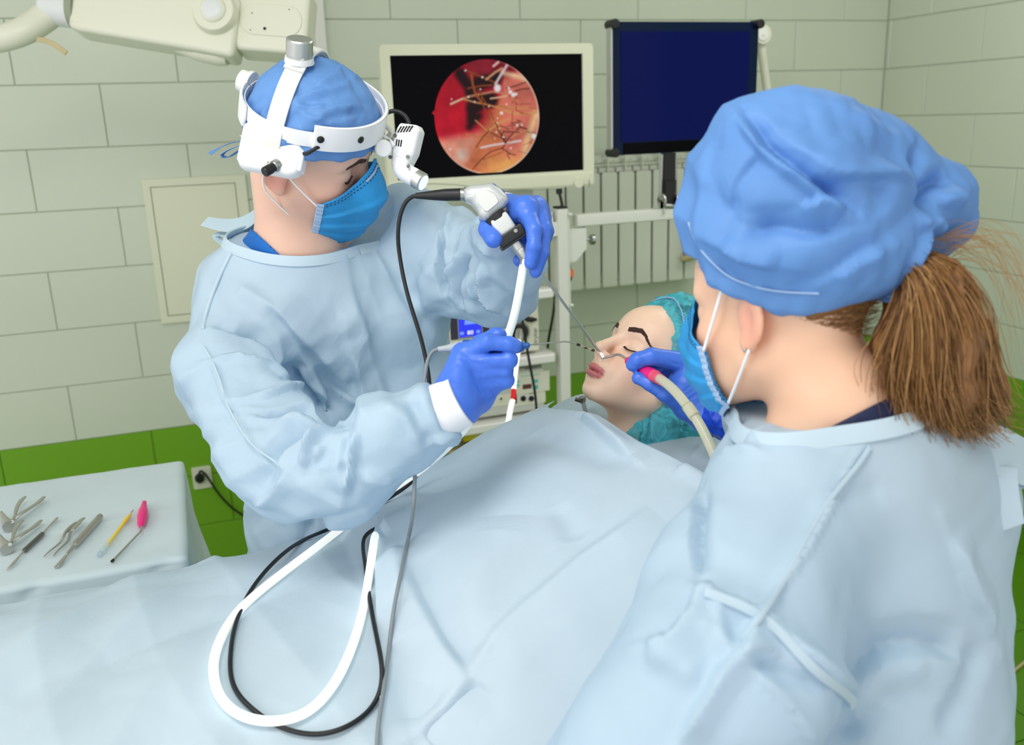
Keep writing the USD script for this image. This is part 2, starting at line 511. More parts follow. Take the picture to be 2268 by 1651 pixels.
# a floor cord and small fittings at the right edge
t = single('floor_cord', tube(spline([(2.45, -1.74, .005), (2.62, -1.70, .005), (2.75, -1.66, .005), (3.0, -1.62, .005), (3.4, -1.7, .005)], 40), .005, 8), 'tan_plastic', 'thin tan cord lying on the green floor beside the nurse', 'cord', smooth=True)
t = thing('wall_valve', 'small green and cream gas fitting on the radiator wall beside the nurse cap', 'fitting', tuple(PY(1524, 560, -.16)))
q = PY(1521, 530, -.16)
part(t, 'knob', obox(q, np.eye(3), (.009, .012, .017), .003), 'green_plastic')
q = PY(1522, 572, -.16)
part(t, 'body', cat(lathe(q + [-.03, 0, -.004], q + [.06, 0, .012], [(0, .006), (.1, .012), (.4, .016), (.8, .014), (1, .008)]), cyl(q + [.01, 0, .01], PY(1521, 530, -.16), .006), cyl(q + [.03, 0, 0], q + [.03, .13, 0], .008)), 'tan_plastic', 40)
# ------------------------------------------------------------------ screens
def attr_emission(name, strength, rough=0.12):
    MAT[name] = usdkit.material(stage, '/World/Looks/' + name, {
        'a': ('attribute', {'attribute': 'tint'}), 'p': ('principled_bsdf', {'base_color': (0.01, 0.01, 0.012), 'roughness': rough, 'emission_strength': strength, 'specular_ior_level': .05})},
        [('a.color', 'p.emission_color')], surface='p.BSDF')


attr_emission('screen_image', 0.92)
mat('screen_black', (7, 7, 11), 0.13, spec=.05)
mat('screen_blue', (6, 10, 40), 0.10, spec=.06, emit=(7, 18, 84), estr=0.8)
mat('screen_teal', (8, 22, 44), 0.12, spec=.12, emit=(6, 24, 52), estr=0.5)
mat('lcd_blue', (10, 30, 200), 0.2, emit=(16, 44, 236), estr=0.9)
mat('lcd_light', (120, 160, 255), 0.3, emit=(90, 130, 255), estr=0.8)
mat('lcd_white', (240, 244, 255), 0.3, emit=(225, 232, 255), estr=0.9)


def seg_dist(px, py, pts):
    d = np.full(px.shape, 1e9)
    for (x0, y0), (x1, y1) in zip(pts[:-1], pts[1:]):
        dx, dy = x1 - x0, y1 - y0
        t = np.clip(((px - x0) * dx + (py - y0) * dy) / (dx * dx + dy * dy + 1e-9), 0, 1)
        d = np.minimum(d, np.hypot(px - x0 - t * dx, py - y0 - t * dy))
    return d


def endoscope_view():
    """The round picture on the screen: colours over a disc, in units of a 1540-wide drawing."""
    n = 210
    r, a = np.meshgrid(np.linspace(0, 1, 110), np.linspace(0, 2 * np.pi, 330), indexing='ij')
    x, y = 770 + 757 * r * np.cos(a), 828 + 757 * r * np.sin(a)
    y = np.minimum(y, 1568)
    C = np.array
    p3 = np.stack([x / 260, y / 260, 0 * x], -1)
    nz = meshkit.fbm(p3, 4, 5)[..., None]; nz2 = meshkit.fbm(p3 * 3, 3, 9)[..., None]
    sm = lambda e0, e1, v: np.clip((v - e0) / (e1 - e0), 0, 1)[..., None] ** 2 * (3 - 2 * np.clip((v - e0) / (e1 - e0), 0, 1)[..., None])
    red, salmon, orange, dark = C([196, 16, 42.]), C([240, 158, 132.]), C([233, 128, 84.]), C([30, 10, 14.])
    c = np.broadcast_to(red, x.shape + (3,)).copy()
    c = c * (1 - .35 * sm(500, 150, y) * sm(200, 700, x))
    c += (C([235, 60, 60]) - c) * sm(980, 1120, y + .15 * (x - 300)) * .8
    c += (salmon - c) * sm(1010, 1200, y + .12 * x)
    c += (orange - c) * sm(-60, 160, (x - 860) + .55 * (y - 560)) * sm(500, 650, y + .35 * (x - 900))
    c += (C([226, 120, 100]) - c) * sm(930, 1040, x) * sm(250, 380, y + .3 * (x - 1000))
    c += (C([246, 170, 96]) - c) * sm(1250, 1480, y) * sm(500, 900, x)
    c += (C([245, 205, 160]) - c) * np.clip(1 - seg_dist(x, y, [(1010, 250), (1200, 290), (1330, 340)])[..., None] / 60, 0, 1)
    c += (C([246, 206, 150]) - c) * np.clip(1 - seg_dist(x, y, [(1490, 800), (1400, 1000), (1290, 1300)])[..., None] / 90, 0, 1)
    c += (C([248, 225, 205]) - c) * np.clip(1 - np.hypot(x - 370, y - 1310)[..., None] / 130, 0, 1)
    dk = np.minimum(seg_dist(x, y, [(400, 250), (520, 420), (560, 640), (540, 860)]) - 75, seg_dist(x, y, [(560, 420), (700, 360), (900, 310)]) - 95)
    dk = np.minimum(dk, seg_dist(x, y, [(560, 700), (700, 600), (820, 600)]) - 100)
    dk = np.minimum(dk, seg_dist(x, y, [(500, 940), (640, 800)]) - 45)
    c += (dark - c) * np.clip(.5 - dk / 70, 0, 1)[..., None] * .96
    c += (C([150, 30, 48]) - c) * sm(330, 200, y) * sm(450, 560, x) * sm(960, 800, x) * .85
    c *= .82 + .36 * nz
    c *= .93 + .14 * nz2

    def hair(pts, w, col, blend=.95):
        nonlocal c
        c += (C(col, float) - c) * (blend * np.clip(1.3 - seg_dist(x, y, pts) / w, 0, 1))[..., None]
    rng = np.random.default_rng(3)
    brown, tan, black, white = (150, 72, 30), (216, 150, 92), (60, 22, 16), (240, 232, 236)
    hair([(250, 640), (400, 580), (520, 545), (700, 515), (860, 490), (1040, 520)], 19, (205, 140, 100)); hair([(250, 635), (420, 572)], 11, (250, 215, 190))
    hair([(440, 580), (600, 625), (760, 655), (880, 690), (1060, 700), (1200, 705), (1450, 732)], 15, tan); hair([(560, 260), (575, 400), (610, 520), (700, 640)], 21, (170, 92, 40))
    hair([(500, 210), (640, 270), (720, 300), (900, 375)], 14, brown); hair([(770, 330), (900, 240), (1000, 190)], 19, (222, 168, 120)); hair([(500, 440), (700, 410), (850, 405)], 14, brown)
    hair([(900, 390), (990, 260), (1075, 150)], 22, (236, 222, 222)); hair([(880, 160), (950, 110)], 20, (245, 215, 200))
    hair([(640, 450), (740, 620), (790, 690)], 11, brown); hair([(690, 560), (720, 700), (790, 850)], 11, brown); hair([(790, 700), (850, 860)], 10, brown)
    hair([(820, 580), (920, 570), (1050, 550)], 15, (236, 190, 150)); hair([(1020, 740), (1160, 790), (1290, 800), (1490, 780)], 17, (226, 170, 100))
    hair([(590, 860), (680, 940), (760, 1010)], 12, tan); hair([(780, 1000), (900, 920), (1090, 850)], 14, (226, 168, 106)); hair([(450, 1035), (560, 1070), (700, 1100), (880, 1150)], 12, (214, 130, 70))
    hair([(655, 1225), (840, 1195), (1010, 1180), (1240, 1155)], 17, white); hair([(1110, 1100), (1220, 1045), (1340, 1020)], 12, tan); hair([(1010, 1310), (1200, 1280)], 10, tan)
    hair([(520, 1510), (640, 1390), (780, 1290), (950, 1240)], 7, black); hair([(580, 1220), (680, 1090), (780, 1000)], 7, black); hair([(670, 1390), (860, 1330), (980, 1290)], 6, brown)
    hair([(1060, 450), (1200, 420), (1340, 375)], 8, black); hair([(1180, 490), (1290, 465), (1390, 460)], 8, black); hair([(1130, 640), (1180, 600), (1200, 560)], 7, brown)
    hair([(1190, 640), (1185, 740), (1280, 780)], 7, brown); hair([(1130, 760), (1120, 990)], 7, brown); hair([(880, 900), (950, 1060), (1000, 1170)], 8, black)
    hair([(1030, 1180), (960, 1060), (990, 1020), (1220, 1040)], 8, black); hair([(1010, 1180), (1060, 1110), (1130, 1050)], 8, black); hair([(800, 1030), (900, 1080), (1000, 1130)], 7, black)
    hair([(1180, 1010), (1240, 970), (1340, 1000)], 9, black); hair([(1000, 1200), (960, 1250), (1030, 1290), (1070, 1330)], 9, black); hair([(1030, 1330), (1070, 1400)], 7, black); hair([(1070, 1320), (1160, 1350)], 7, black)
    for k in range(26):
        x0, y0 = rng.uniform(900, 1400), rng.uniform(480, 1320); t = rng.uniform(-.5, .5); L = rng.uniform(60, 190)
        hair([(x0, y0), (x0 + L * math.cos(t), y0 + L * math.sin(t))], rng.uniform(4, 8), [brown, tan, black][k % 3], .75)
    for px, py, s in [(925, 445, 66), (970, 775, 30), (1090, 450, 22), (1110, 500, 34), (1150, 540, 38), (1190, 530, 26), (505, 550, 16), (715, 300, 18), (590, 615, 14), (1195, 945, 20), (1265, 942, 16), (885, 1028, 15),
                      (930, 980, 13), (985, 1095, 17), (860, 1110, 11), (1090, 1250, 17), (1050, 660, 14), (910, 840, 13), (900, 900, 12), (1440, 1100, 46), (210, 1225, 18), (480, 210, 16), (265, 575, 13), (680, 455, 14), (790, 680, 13)]:
        c += (C([250, 246, 246.]) - c) * np.clip(2.0 - np.hypot(x - px, y - py)[..., None] / s * 2, 0, 1) ** .8
    rim = np.clip((r - .965) / .03, 0, 1)[..., None] * np.clip((x - 300) / 600 + (y - 900) / 900, 0, 1)[..., None]
    c += (C([255, 226, 205.]) - c) * rim * .8
    return x, y, np.clip(c, 0, 255)


def disc_faces(m, n):
    i, j = np.meshgrid(np.arange(m - 1), np.arange(n - 1), indexing='ij')
    q = np.stack([i * n + j, (i + 1) * n + j, (i + 1) * n + j + 1, i * n + j + 1], -1).reshape(-1, 4)
    return np.vstack([q[:, [0, 2, 1]], q[:, [0, 3, 2]]])


# main monitor
t = thing('surgical_monitor', 'large cream framed monitor showing a round red endoscope picture', 'monitor', (1.354, -0.78, 1.45))
ro = extrude(rrect(.654, .421, .012), .03, (1.354, -.77, 1.6615), AXZ, .004)
part(t, 'back_shell', cat(extrude(rrect(.64, .405, .012), .03, (1.354, -.742, 1.6615), AXZ), box((1.2, -.742, 1.52), (1.5, -.70, 1.78), .01)), 'cream_plastic', 30)
xs0, xs1, zs0, zs1 = 1.0555, 1.6465, 1.4995, 1.8425
bez = rrect(.654, .421, .012)
bez = sg.Polygon(bez.exterior.coords).difference(sg.box(xs0 - 1.354, zs0 - 1.6615, xs1 - 1.354, zs1 - 1.6615))
part(t, 'bezel', extrude(bez, .03, (1.354, -.772, 1.6615), AXZ), 'cream_plastic', False)
part(t, 'screen', box((xs0 - .005, -.794, zs0 - .005), (xs1 + .005, -.772, zs1 + .005)), 'screen_black', False, label='black glossy screen glass')
sx, sy, sc_ = endoscope_view()
c0 = PY(1080.5, 260.5, -.7946); sca = .1635 / 757
vv = np.stack([c0[0] + (sx - 770) * sca, np.full(sx.shape, -.7949), c0[2] - (sy - 828) * sca], -1).reshape(-1, 3)
tri = np.array([[c0[0] - .1625, -.7949, c0[2] + .026], [c0[0] - .170, -.7949, c0[2] + .018], [c0[0] - .1625, -.7949, c0[2] + .010]])
vv = np.vstack([vv, tri]); ff = np.vstack([disc_faces(110, 330), [[len(vv) - 3, len(vv) - 2, len(vv) - 1]]])
cc = np.vstack([np.array([lin(q) for q in sc_.reshape(-1, 3)]), [lin((200, 22, 44))] * 3])
part(t, 'picture', (vv, ff), 'screen_image', True, label='round red and orange endoscope picture with hairs', tint=cc)
part(t, 'chin', box((1.03, -.806, 1.4525), (1.678, -.79, 1.494), .006), 'cream_plastic', 30)
part(t, 'control_knob', cyl(PY(1281, 405, -.806) + [0, 0, 0], PY(1281, 405, -.806) + [0, -.006, 0], .0165, .002), 'cream_plastic', 40)
part(t, 'lettering', text('stryker', .0052, PY(1306.5, 415, -.8062), np.array([[0, 0, 1.0], [-1.0, 0, 0], [0, -1.0, 0]])), 'print_grey', False)
part(t, 'contour_line', tube([PY(a, b, -.8062) for a, b in ((905, 409), (960, 407), (1010, 409), (1060, 416), (1110, 419), (1180, 420), (1230, 419))], .0011, 6), 'hatch_gap', True)
part(t, 'stand_neck', cat(box((1.41, -.74, 1.37), (1.50, -.68, 1.55), .006), box((1.36, -.78, 1.362), (1.55, -.60, 1.376), .004)), 'box_grey', 30)

# equipment cart
t = thing('equipment_cart', 'white wheeled endoscopy cart with shelves and square posts', 'cart', (1.25, -.55, 0))
for px in (.905, 1.555):
    for py in (-.80, -.34):
        part(t, 'post', box((px, py, .09), (px + .036, py + .04, 1.385), .003), 'cart_white', 30)
for z in (1.125, .912, .706, .44, .15):
    part(t, 'shelf', cat(extrude(rrect(.61, .52, .012), .03, (1.236, -.55, z - .018), np.array([[1.0, 0, 0], [0, 1.0, 0], [0, 0, 1.0]]), .005)), 'shelf_white', 30)
part(t, 'top_deck', cat(box((.93, -.79, 1.335), (1.545, -.33, 1.362), .004), box((.93, -.80, 1.30), (1.556, -.785, 1.345), .003)), 'cart_white', 30)
part(t, 'post_cap', box((1.555, -.80, 1.385), (1.591, -.76, 1.391), .002), 'dark_gap', 30)
for px in (.92, 1.57):
    for py in (-.78, -.32):
        part(t, 'caster', cat(cyl((px - .014, py, .045), (px + .014, py, .045), .045, .006), cyl((px, py, .06), (px, py, .1), .012)), 'black_rubber', 40)
part(t, 'side_rail', cat(box((1.592, -.795, 1.05), (1.598, -.765, 1.375), .001), cyl((1.592, -.8, 1.365), (1.603, -.8, 1.365), .005), cyl((1.592, -.8, 1.075), (1.603, -.8, 1.075), .005)), 'cart_white', 30)
part(t, 'panel_slot', cat(box(PY(1207, 492, -.802), PY(1213, 499, -.799)), box(PY(1207, 507, -.802), PY(1213, 518, -.799))), 'black_plastic', False)

t = thing('monitor_arm', 'white horizontal swing arm with clamp bracket and hinge carrying the dark screen', 'arm', (1.6, -.76, 1.3))
part(t, 'bar', box((1.628, -.785, 1.322), (1.982, -.745, 1.361), .006), 'cart_white', 30)
br = sg.Polygon([(1.600, 1.318), (1.660, 1.318), (1.660, 1.252), (1.622, 1.213), (1.600, 1.213)])
part(t, 'bracket', extrude(br, .03, (0, -.755, 0), AXZ), 'cart_white', False)
part(t, 'clamp_screw', cat(cyl(PY(1295, 531, -.77), PY(1309, 531, -.77), .0035), cyl(PY(1308, 531, -.77), PY(1316, 531, -.77), .0165, .002)), 'metal', 40)
part(t, 'neck', cat(box(PY(1472, 340, -.77), PY(1490, 440, -.75) + [0, .01, 0], .003), box(PY(1474, 400, -.78), PY(1487, 465, -.75))), 'black_plastic', 30)
part(t, 'rod', cyl(PY(1466, 342, -.765), PY(1462, 462, -.765), .005), 'metal', 40)
part(t, 'rod', cyl(PY(1496, 342, -.765), PY(1497, 462, -.765), .005), 'metal', 40)
for sx_ in (1466, 1495):
    c_ = PY(sx_, 446, -.775)
    part(t, 'hinge_plate', cat(cyl(c_ + [-.003, 0, 0], c_ + [.003, 0, 0], .026, .001), box(c_ + [-.003, -.016, -.04], c_ + [.003, .016, 0])), 'metal_brushed', 40)
    part(t, 'hinge_bolt', cyl(PY(sx_, 442, -.79) + [-.013 if sx_ < 1480 else .003, 0, 0], PY(sx_, 442, -.79) + [-.003 if sx_ < 1480 else .013, 0, 0], .009, .002), 'metal_dark', 40)
part(t, 'hinge_pin', cat(cyl(PY(1468, 457, -.78), PY(1496, 457, -.78), .009), cyl(PY(1480, 478, -.765), PY(1480, 466, -.765), .02)), 'metal', 40)

t = thing('second_monitor', 'square dark blue screen with black bumper corners and no picture', 'monitor', (2.02, -.75, 1.53))
mc = np.array([2.024, -.74, 1.737])
part(t, 'frame', extrude(rrect(.535, .40, .01), .028, mc, AXZ, .004), 'screen_teal', 30)
part(t, 'back_cover', box((1.82, -.74, 1.60), (2.22, -.70, 1.88), .012), 'black_plastic')
part(t, 'side_edge', box((1.754, -.775, 1.545), (1.760, -.742, 1.93), .001), 'metal_brushed')
part(t, 'glass', box((1.79, -.7706, 1.577), (2.255, -.7682, 1.908)), 'screen_blue', False)
part(t, 'lower_bar', box((1.80, -.772, 1.540), (2.26, -.7675, 1.574)), 'screen_black', False)
for xx, zz in ((1.764, 1.929), (2.284, 1.929), (1.764, 1.546), (2.284, 1.546)):
    part(t, 'corner_bumper', cyl((xx, -.79, zz), (xx, -.735, zz), .0145, .003), 'black_rubber', 40)

t = thing('lamp_stand', 'cream jointed folding arm standing behind the dark blue screen', 'arm', (2.45, -.45, 0))
j = PY(1681, 78, -.5)
part(t, 'joint', cyl(j + [0, -.03, 0], j + [0, .03, 0], .034, .004), 'cream_arm', 40)
part(t, 'joint_cap', cat(cyl(j + [-.004, -.034, 0], j + [-.004, -.028, 0], .022, .002), cyl(j + [-.004, -.037, 0], j + [-.004, -.03, 0], .006)), 'white_plastic', 40)
part(t, 'upper_tube', tube([j + [.004, 0, .0], PY(1688, 120, -.5), PY(1702, 225, -.5), PY(1712, 300, -.5)], .0155, 16), 'cream_arm', True)
part(t, 'gas_spring', cat(tube([PY(1675, 92, -.5), PY(1667, 150, -.5), PY(1659, 250, -.5)], .008, 12), tube([PY(1674, 98, -.5), PY(1669, 134, -.5)], .011, 12)), 'cream_arm', 40)
b_ = PY(1700, 300, -.5)
part(t, 'column', cat(cyl((b_[0] + .01, -.5, .05), (b_[0] + .01, -.5, b_[2] + .02), .022), cyl((b_[0] - .04, -.5, b_[2]), (b_[0] + .05, -.5, b_[2]), .026, .003)), 'cream_arm', 40)
part(t, 'base', lathe((b_[0] + .01, -.5, 0.0), (b_[0] + .01, -.5, .06), [(0, .2), (.5, .2), (1, .03)]), 'cream_arm', 30)

# boxes on the cart
t = thing('light_source', 'beige endoscope light source box with a blue lit display on the cart', 'medical device', (1.28, -.6, .927))
part(t, 'housing', box((1.075, -.78, .932), (1.492, -.40, 1.086), .006), 'box_beige', 30)
part(t, 'front_panel', box((1.079, -.785, .938), (1.488, -.779, 1.081), .003), 'box_beige', 30)
d0, d1 = PY(995, 751, -.787), PY(1088, 703, -.787)
part(t, 'display_frame', box((1.193, -.7885, 1.003), (1.322, -.784, 1.074), .001), 'navy_glass', False)
part(t, 'display', box((1.218, -.7896, 1.007), (1.295, -.788, 1.071)), 'lcd_blue', False, label='blue lit display')
part(t, 'display_border', extrude(sg.box(1.216, 1.004, 1.297, 1.0735).difference(sg.box(1.219, 1.008, 1.294, 1.0695)), .001, (0, -.789, 0), AXZ), 'hatch_gap', False)
part(t, 'display_symbol', cat(extrude(sg.Polygon([(1.238, 1.048), (1.275, 1.048), (1.272, 1.066), (1.241, 1.066)]), .0006, (0, -.7896, 0), AXZ)), 'lcd_light', False)
part(t, 'display_button', cat(extrude(rrect(.012, .009, .001), .0006, (1.2285, -.7896, 1.0215), AXZ), extrude(rrect(.012, .009, .001), .0006, (1.282, -.7896, 1.0215), AXZ)), 'lcd_light', False)
part(t, 'reading', text('80', .0115, (1.256, -.7897, 1.0215), AXZ, center=True, bold=True), 'lcd_white', False)
part(t, 'knob', extrude(sg.Point(0, 0).buffer(.008).union(sg.Polygon([(-.023, .004), (-.01, .011), (.006, .007), (.022, .001), (.021, -.005), (.004, -.009), (-.012, -.006)])), .014, PY(1173, 707, -.786), AXZ, .003), 'black_plastic', 40)
pc = PY(1149, 735, -.786)
part(t, 'port', lathe(pc, pc + [0, -.026, 0], [(0, .031), (.3, .030), (.6, .026), (.62, .018), (1, .016)]), 'black_plastic', 40)
part(t, 'port_ring', lathe(pc + [0, -.001, 0], pc + [0, -.012, 0], [(0, .034), (1, .0325)]), 'metal_dark', 40)
part(t, 'brand_lettering', text('stryker', .0135, PY(1190.5, 766, -.7858), np.array([[0, 0, 1.0], [-1.0, 0, 0], [0, -1.0, 0]])), 'print_grey', False)
part(t, 'model_lettering', cat(text('X8000', .0075, PY(962, 697, -.7858), AXZ, bold=True), text('LIGHT SOURCE', .0034, PY(998, 697, -.7858), AXZ)), 'print_grey', False)
for fx in (1.1, 1.46):
    part(t, 'foot', cyl((fx, -.75, .9268), (fx, -.75, .934), .012), 'black_rubber', 40)

t = thing('camera_unit', 'plain grey camera control box on the upper cart shelf behind the sleeve', 'medical device', (1.28, -.6, 1.14))
part(t, 'housing', box((1.06, -.78, 1.146), (1.500, -.40, 1.262), .005), 'box_beige', 30)
part(t, 'front_panel', box((1.066, -.786, 1.152), (1.494, -.779, 1.256), .003), 'box_grey', 30)
for fx in (1.1, 1.47):
    part(t, 'foot', cyl((fx, -.75, 1.1395), (fx, -.75, 1.148), .012), 'black_rubber', 40)

t = thing('electrosurgery_unit', 'beige electrosurgical generator with turquoise labels and sockets on the cart', 'medical device', (1.3, -.6, .72))
part(t, 'housing', box((1.06, -.77, .728), (1.508, -.40, .878), .006), 'box_beige', 30)
part(t, 'front_panel', box((1.066, -.778, .735), (1.503, -.769, .872), .003), 'box_grey', 30)
part(t, 'panel_field', cat(extrude(rrect(.13, .068, .002), .0012, PY(1176, 848, -.778), AXZ), extrude(rrect(.115, .036, .002), .0012, PY(1172, 884, -.778), AXZ), extrude(rrect(.13, .036, .002), .0012, PY(1103, 888, -.778), AXZ)), 'box_beige', False)
for bx in ((1154, 1195, 828, 835), (1181, 1191, 840, 849), (1181, 1191, 853, 863), (1126, 1150, 851, 860), (1140, 1150, 843, 849)):
    part(t, 'turquoise_label', box(PY(bx[0], bx[3], -.7805), PY(bx[1], bx[2], -.779)), 'teal_print', False)
part(t, 'readout', box(PY(1158, 863, -.7805), PY(1177, 850, -.779)), 'brown_screen', False)
for q_, m_ in (((1158.5, 883), 'navy_glass'), ((1176.5, 883), 'navy_glass'), ((1109, 883), 'box_beige')):
    c_ = PY(*q_, -.779)
    part(t, 'socket', cat(lathe(c_, c_ + [0, -.004, 0], [(0, .0095), (1, .009)])), m_, 40)
    part(t, 'socket_hole', cyl(c_ + [0, -.0035, 0], c_ + [0, -.0046, 0], .004), 'black_plastic', 40)
part(t, 'lettering', cat(text('MODE', .004, PY(1172, 874, -.7795), AXZ), box(PY(1162, 815.5, -.7795), PY(1199, 813.5, -.7785))), 'print_grey', False)
for fx in (1.1, 1.47):
    part(t, 'foot', cyl((fx, -.74, .7208), (fx, -.74, .73), .012), 'tan_plastic', 40)

t = thing('foot_switch', 'tan foot switch with a yellow pedal on the low cart shelf', 'foot switch', (1.24, -.66, .61))
part(t, 'body', cat(box((1.17, -.77, .612), (1.33, -.55, .632), .006), box((1.18, -.70, .63), (1.32, -.56, .66), .008)), 'tan_plastic', 30)
part(t, 'pedal', box((1.22, -.775, .655), (1.325, -.62, .688), .008), 'yellow_plastic', 30)
part(t, 'cord', tube(spline([(1.33, -.60, .65), (1.38, -.68, .66), (1.37, -.76, .635), (1.35, -.74, .622), (1.40, -.62, .622)], 40), .0055, 10), 'cream_plastic', True)
t = thing('shaver_console', 'grey console box with small round sockets on the bottom cart shelf', 'medical device', (1.24, -.6, .455))
part(t, 'housing', box((1.02, -.785, .458), (1.48, -.42, .61), .005), 'box_grey', 30)
part(t, 'front_plate', box((1.03, -.790, .515), (1.47, -.784, .602), .002), 'metal_brushed', False)
for q_ in ((995, 1018), (1018, 1018), (1006, 1032)):
    c_ = PY(*q_, -.79)
    part(t, 'socket', cyl(c_, c_ + [0, -.003, 0], .0045), 'dark_gap', 40)

# cables of the cart
def cable(name, label, pts, r, m, n=80, sides=12, cat_='cable', group=None):
    return single(name, tube(spline(pts, n), r, sides), m, label, cat_, group, smooth=True)


cable('power_cable', 'thin black cable hanging in front of the device boxes of the cart', [PY(1140, 640, -.86), PY(1158, 715, -.86), PY(1172, 800, -.86), PY(1186, 880, -.86), PY(1188, 960, -.86), PY(1185, 1010, -.85)], .0042, 'black_rubber')
cable('post_cable', 'short black cable hanging beside the right cart post between two shelves', [PY(1228, 640, -.70), PY(1226, 690, -.70), PY(1219, 730, -.70), PY(1213, 780, -.62)], .0045, 'black_rubber')
t = thing('screen_cable', 'short black cable running from the big monitor into the cart post', 'cable', tuple(PY(1240, 445, -.78)))
part(t, 'cord', tube(spline([PY(1238, 424, -.77), PY(1242, 440, -.775), PY(1245, 455, -.778), PY(1246, 468, -.78)], 30), .0048, 10), 'black_rubber', True)
part(t, 'connector', cyl(PY(1238, 418, -.77), PY(1239, 430, -.772), .010, .002), 'black_plastic', 40)
cable('stand_cable', 'black cable dropping behind the endoscope hand from the big monitor', [PY(1167, 424, -.72), PY(1168, 450, -.72), PY(1169, 500, -.72), PY(1169, 560, -.70)], .0055, 'black_rubber')
t = thing('cable_bundle', 'black cable bundle with an orange clip hooked on the cart post', 'cable', tuple(PY(1260, 605, -.76)))
rb = random.Random(4)
part(t, 'loops', cat(*[tube(spline([PY(1250, 580 + 6 * k, -.75), PY(1262 + rb.uniform(-2, 2), 585 + 7 * k, -.77), PY(1263 + rb.uniform(-3, 2), 605 + 4 * k, -.775), PY(1256, 628 + k, -.76)], 20), .0045, 8) for k in range(4)]), 'black_rubber', True)
part(t, 'clip', box(PY(1262, 598, -.785), PY(1268, 613, -.775), .002), 'orange_plastic')

# ceiling pendant with spring arm, top left
t = thing('pendant_arm', 'cream ceiling pendant spring arm with round joints above the surgeon', 'lamp arm', tuple(P(610, 60, 2.25)))
D = 2.2
A0, A1 = P(172, 22, D), P(492, 46, D)
ex = (A1 - A0) / np.linalg.norm(A1 - A0); ez = UP - (UP @ ex) * ex; ez /= np.linalg.norm(ez); ey = np.cross(ez, ex)
pr = []
L_ = np.linalg.norm(A1 - A0)
arm = sg.Polygon([(-.005, -.052), (.02, -.062), (.30, -.088), (L_ + .045, -.098), (L_ + .052, .04), (L_, .075), (0, .06)]).buffer(-.01).buffer(.01, quad_segs=4)
part(t, 'spring_arm', extrude(arm, .085, A0 + ey * .045, np.stack([ex, ez, -ey]), .014), 'cream_arm', 40)
part(t, 'seam_ring', lathe(A0 - ex * .012, A0 + ex * .004, [(0, .046), (1, .046)]), 'hatch_gap', 40)
part(t, 'joint_sleeve', lathe(P(92, 16, D), A0 - ex * .009, [(0, .020), (.06, .034), (.2, .041), (.9, .043), (1, .044)]), 'cap_white', 40)
part(t, 'curved_tube', tube(spline([P(-120, 108, D - .05), P(-30, 92, D - .04), P(40, 74, D - .03), P(86, 48, D - .01), P(118, 24, D)], 40), np.linspace(.029, .034, 40), 24), 'cream_arm', True)
part(t, 'strap', ribbon(spline([P(82, 88, D - .06), P(108, 93, D - .065), P(128, 104, D - .06), P(147, 118, D - .06)], 24), TW, .012, .003), 'tan_plastic', 40)
hub = P(490, 44, D)
part(t, 'hub', lathe(hub - ey * -.055, hub + ey * -.062, [(0, .045), (.05, .052), (.9, .052), (1, .047)], 40), 'cream_arm', 40)
part(t, 'hub_ring', lathe(hub - ey * .06, hub - ey * .070, [(0, .030), (.6, .030), (1, .026)], 40), 'cream_arm', 40)
part(t, 'hub_cap', lathe(hub - ey * .066, hub - ey * .074, [(0, .024), (.6, .023), (1, .018)], 40), 'cap_white', 40)
bc = P(612, 54, D + .02)
part(t, 'joint_block', extrude(rrect(.178, .165, .02), .09, bc + ey * .045, np.stack([ex, ez, -ey]), .012), 'cream_arm', 40)
part(t, 'cover_plate', extrude(rrect(.148, .075, .036), .004, bc - ey * .0445 + ez * -.008, np.stack([ex, ez, -ey]), .001), 'cream_arm', 40)
sp = bc - ey * .049
part(t, 'plate_screw', cat(cyl(sp + ex * -.013 + ez * -.03, sp + ex * -.013 + ez * -.03 - ey * .001, .0035)), 'black_plastic', 40)
part(t, 'plate_screw', cat(*[cyl(sp + ex * a + ez * b, sp + ex * a + ez * b - ey * .001, .0015) for a, b in ((.042, .02), (-.047, -.036), (-.046, .005))]), 'metal_dark', 40)
part(t, 'lower_fairing', lathe(P(372, 96, D), P(505, 118, D + .01), [(0, .004), (.15, .018), (.5, .03), (.85, .034), (1, .03)]), 'cream_arm', 40)
part(t, 'ceiling_column', cyl(bc + ez * .07, bc + ez * .07 + np.array([0, 0, .82]), .05), 'cream_arm', 40)
# ------------------------------------------------------------------ bodies and cloth: blended solids turned into one surface
def s_cone(p, a, b, ra, rb):
    """Distance to a tapering limb (round cone)."""
    a, b = np.asarray(a, np.float32), np.asarray(b, np.float32)
    ba = b - a; l2 = float(ba @ ba); rr = ra - rb; a2 = l2 - rr * rr; il2 = 1.0 / l2
    pa = p - a; y = pa @ ba; z = y - l2
    q = pa * l2 - y[..., None] * ba; x2 = (q * q).sum(-1)
    y2, z2 = y * y * l2, z * z * l2
    k = np.sign(rr) * rr * rr * x2
    out = (np.sqrt(x2 * a2 * il2) + y * rr) * il2 - ra
    m = np.sign(z) * a2 * z2 > k
    out = np.where(m, np.sqrt(x2 + z2) * il2 - rb, out)
    m2 = (~m) & (np.sign(y) * a2 * y2 < k)
    return np.where(m2, np.sqrt(x2 + y2) * il2 - ra, out)


def s_ball(p, c, r):
    return np.linalg.norm(p - np.asarray(c, np.float32), axis=-1) - r


def s_ell(p, c, r, ax=None):
    q = p - np.asarray(c, np.float32)
    if ax is not None: q = q @ np.asarray(ax, np.float32).T
    r = np.asarray(r, np.float32)
    k0 = np.linalg.norm(q / r, axis=-1); k1 = np.linalg.norm(q / (r * r), axis=-1)
    return np.where(k1 > 1e-9, k0 * (k0 - 1.0) / np.maximum(k1, 1e-9), -r.min())


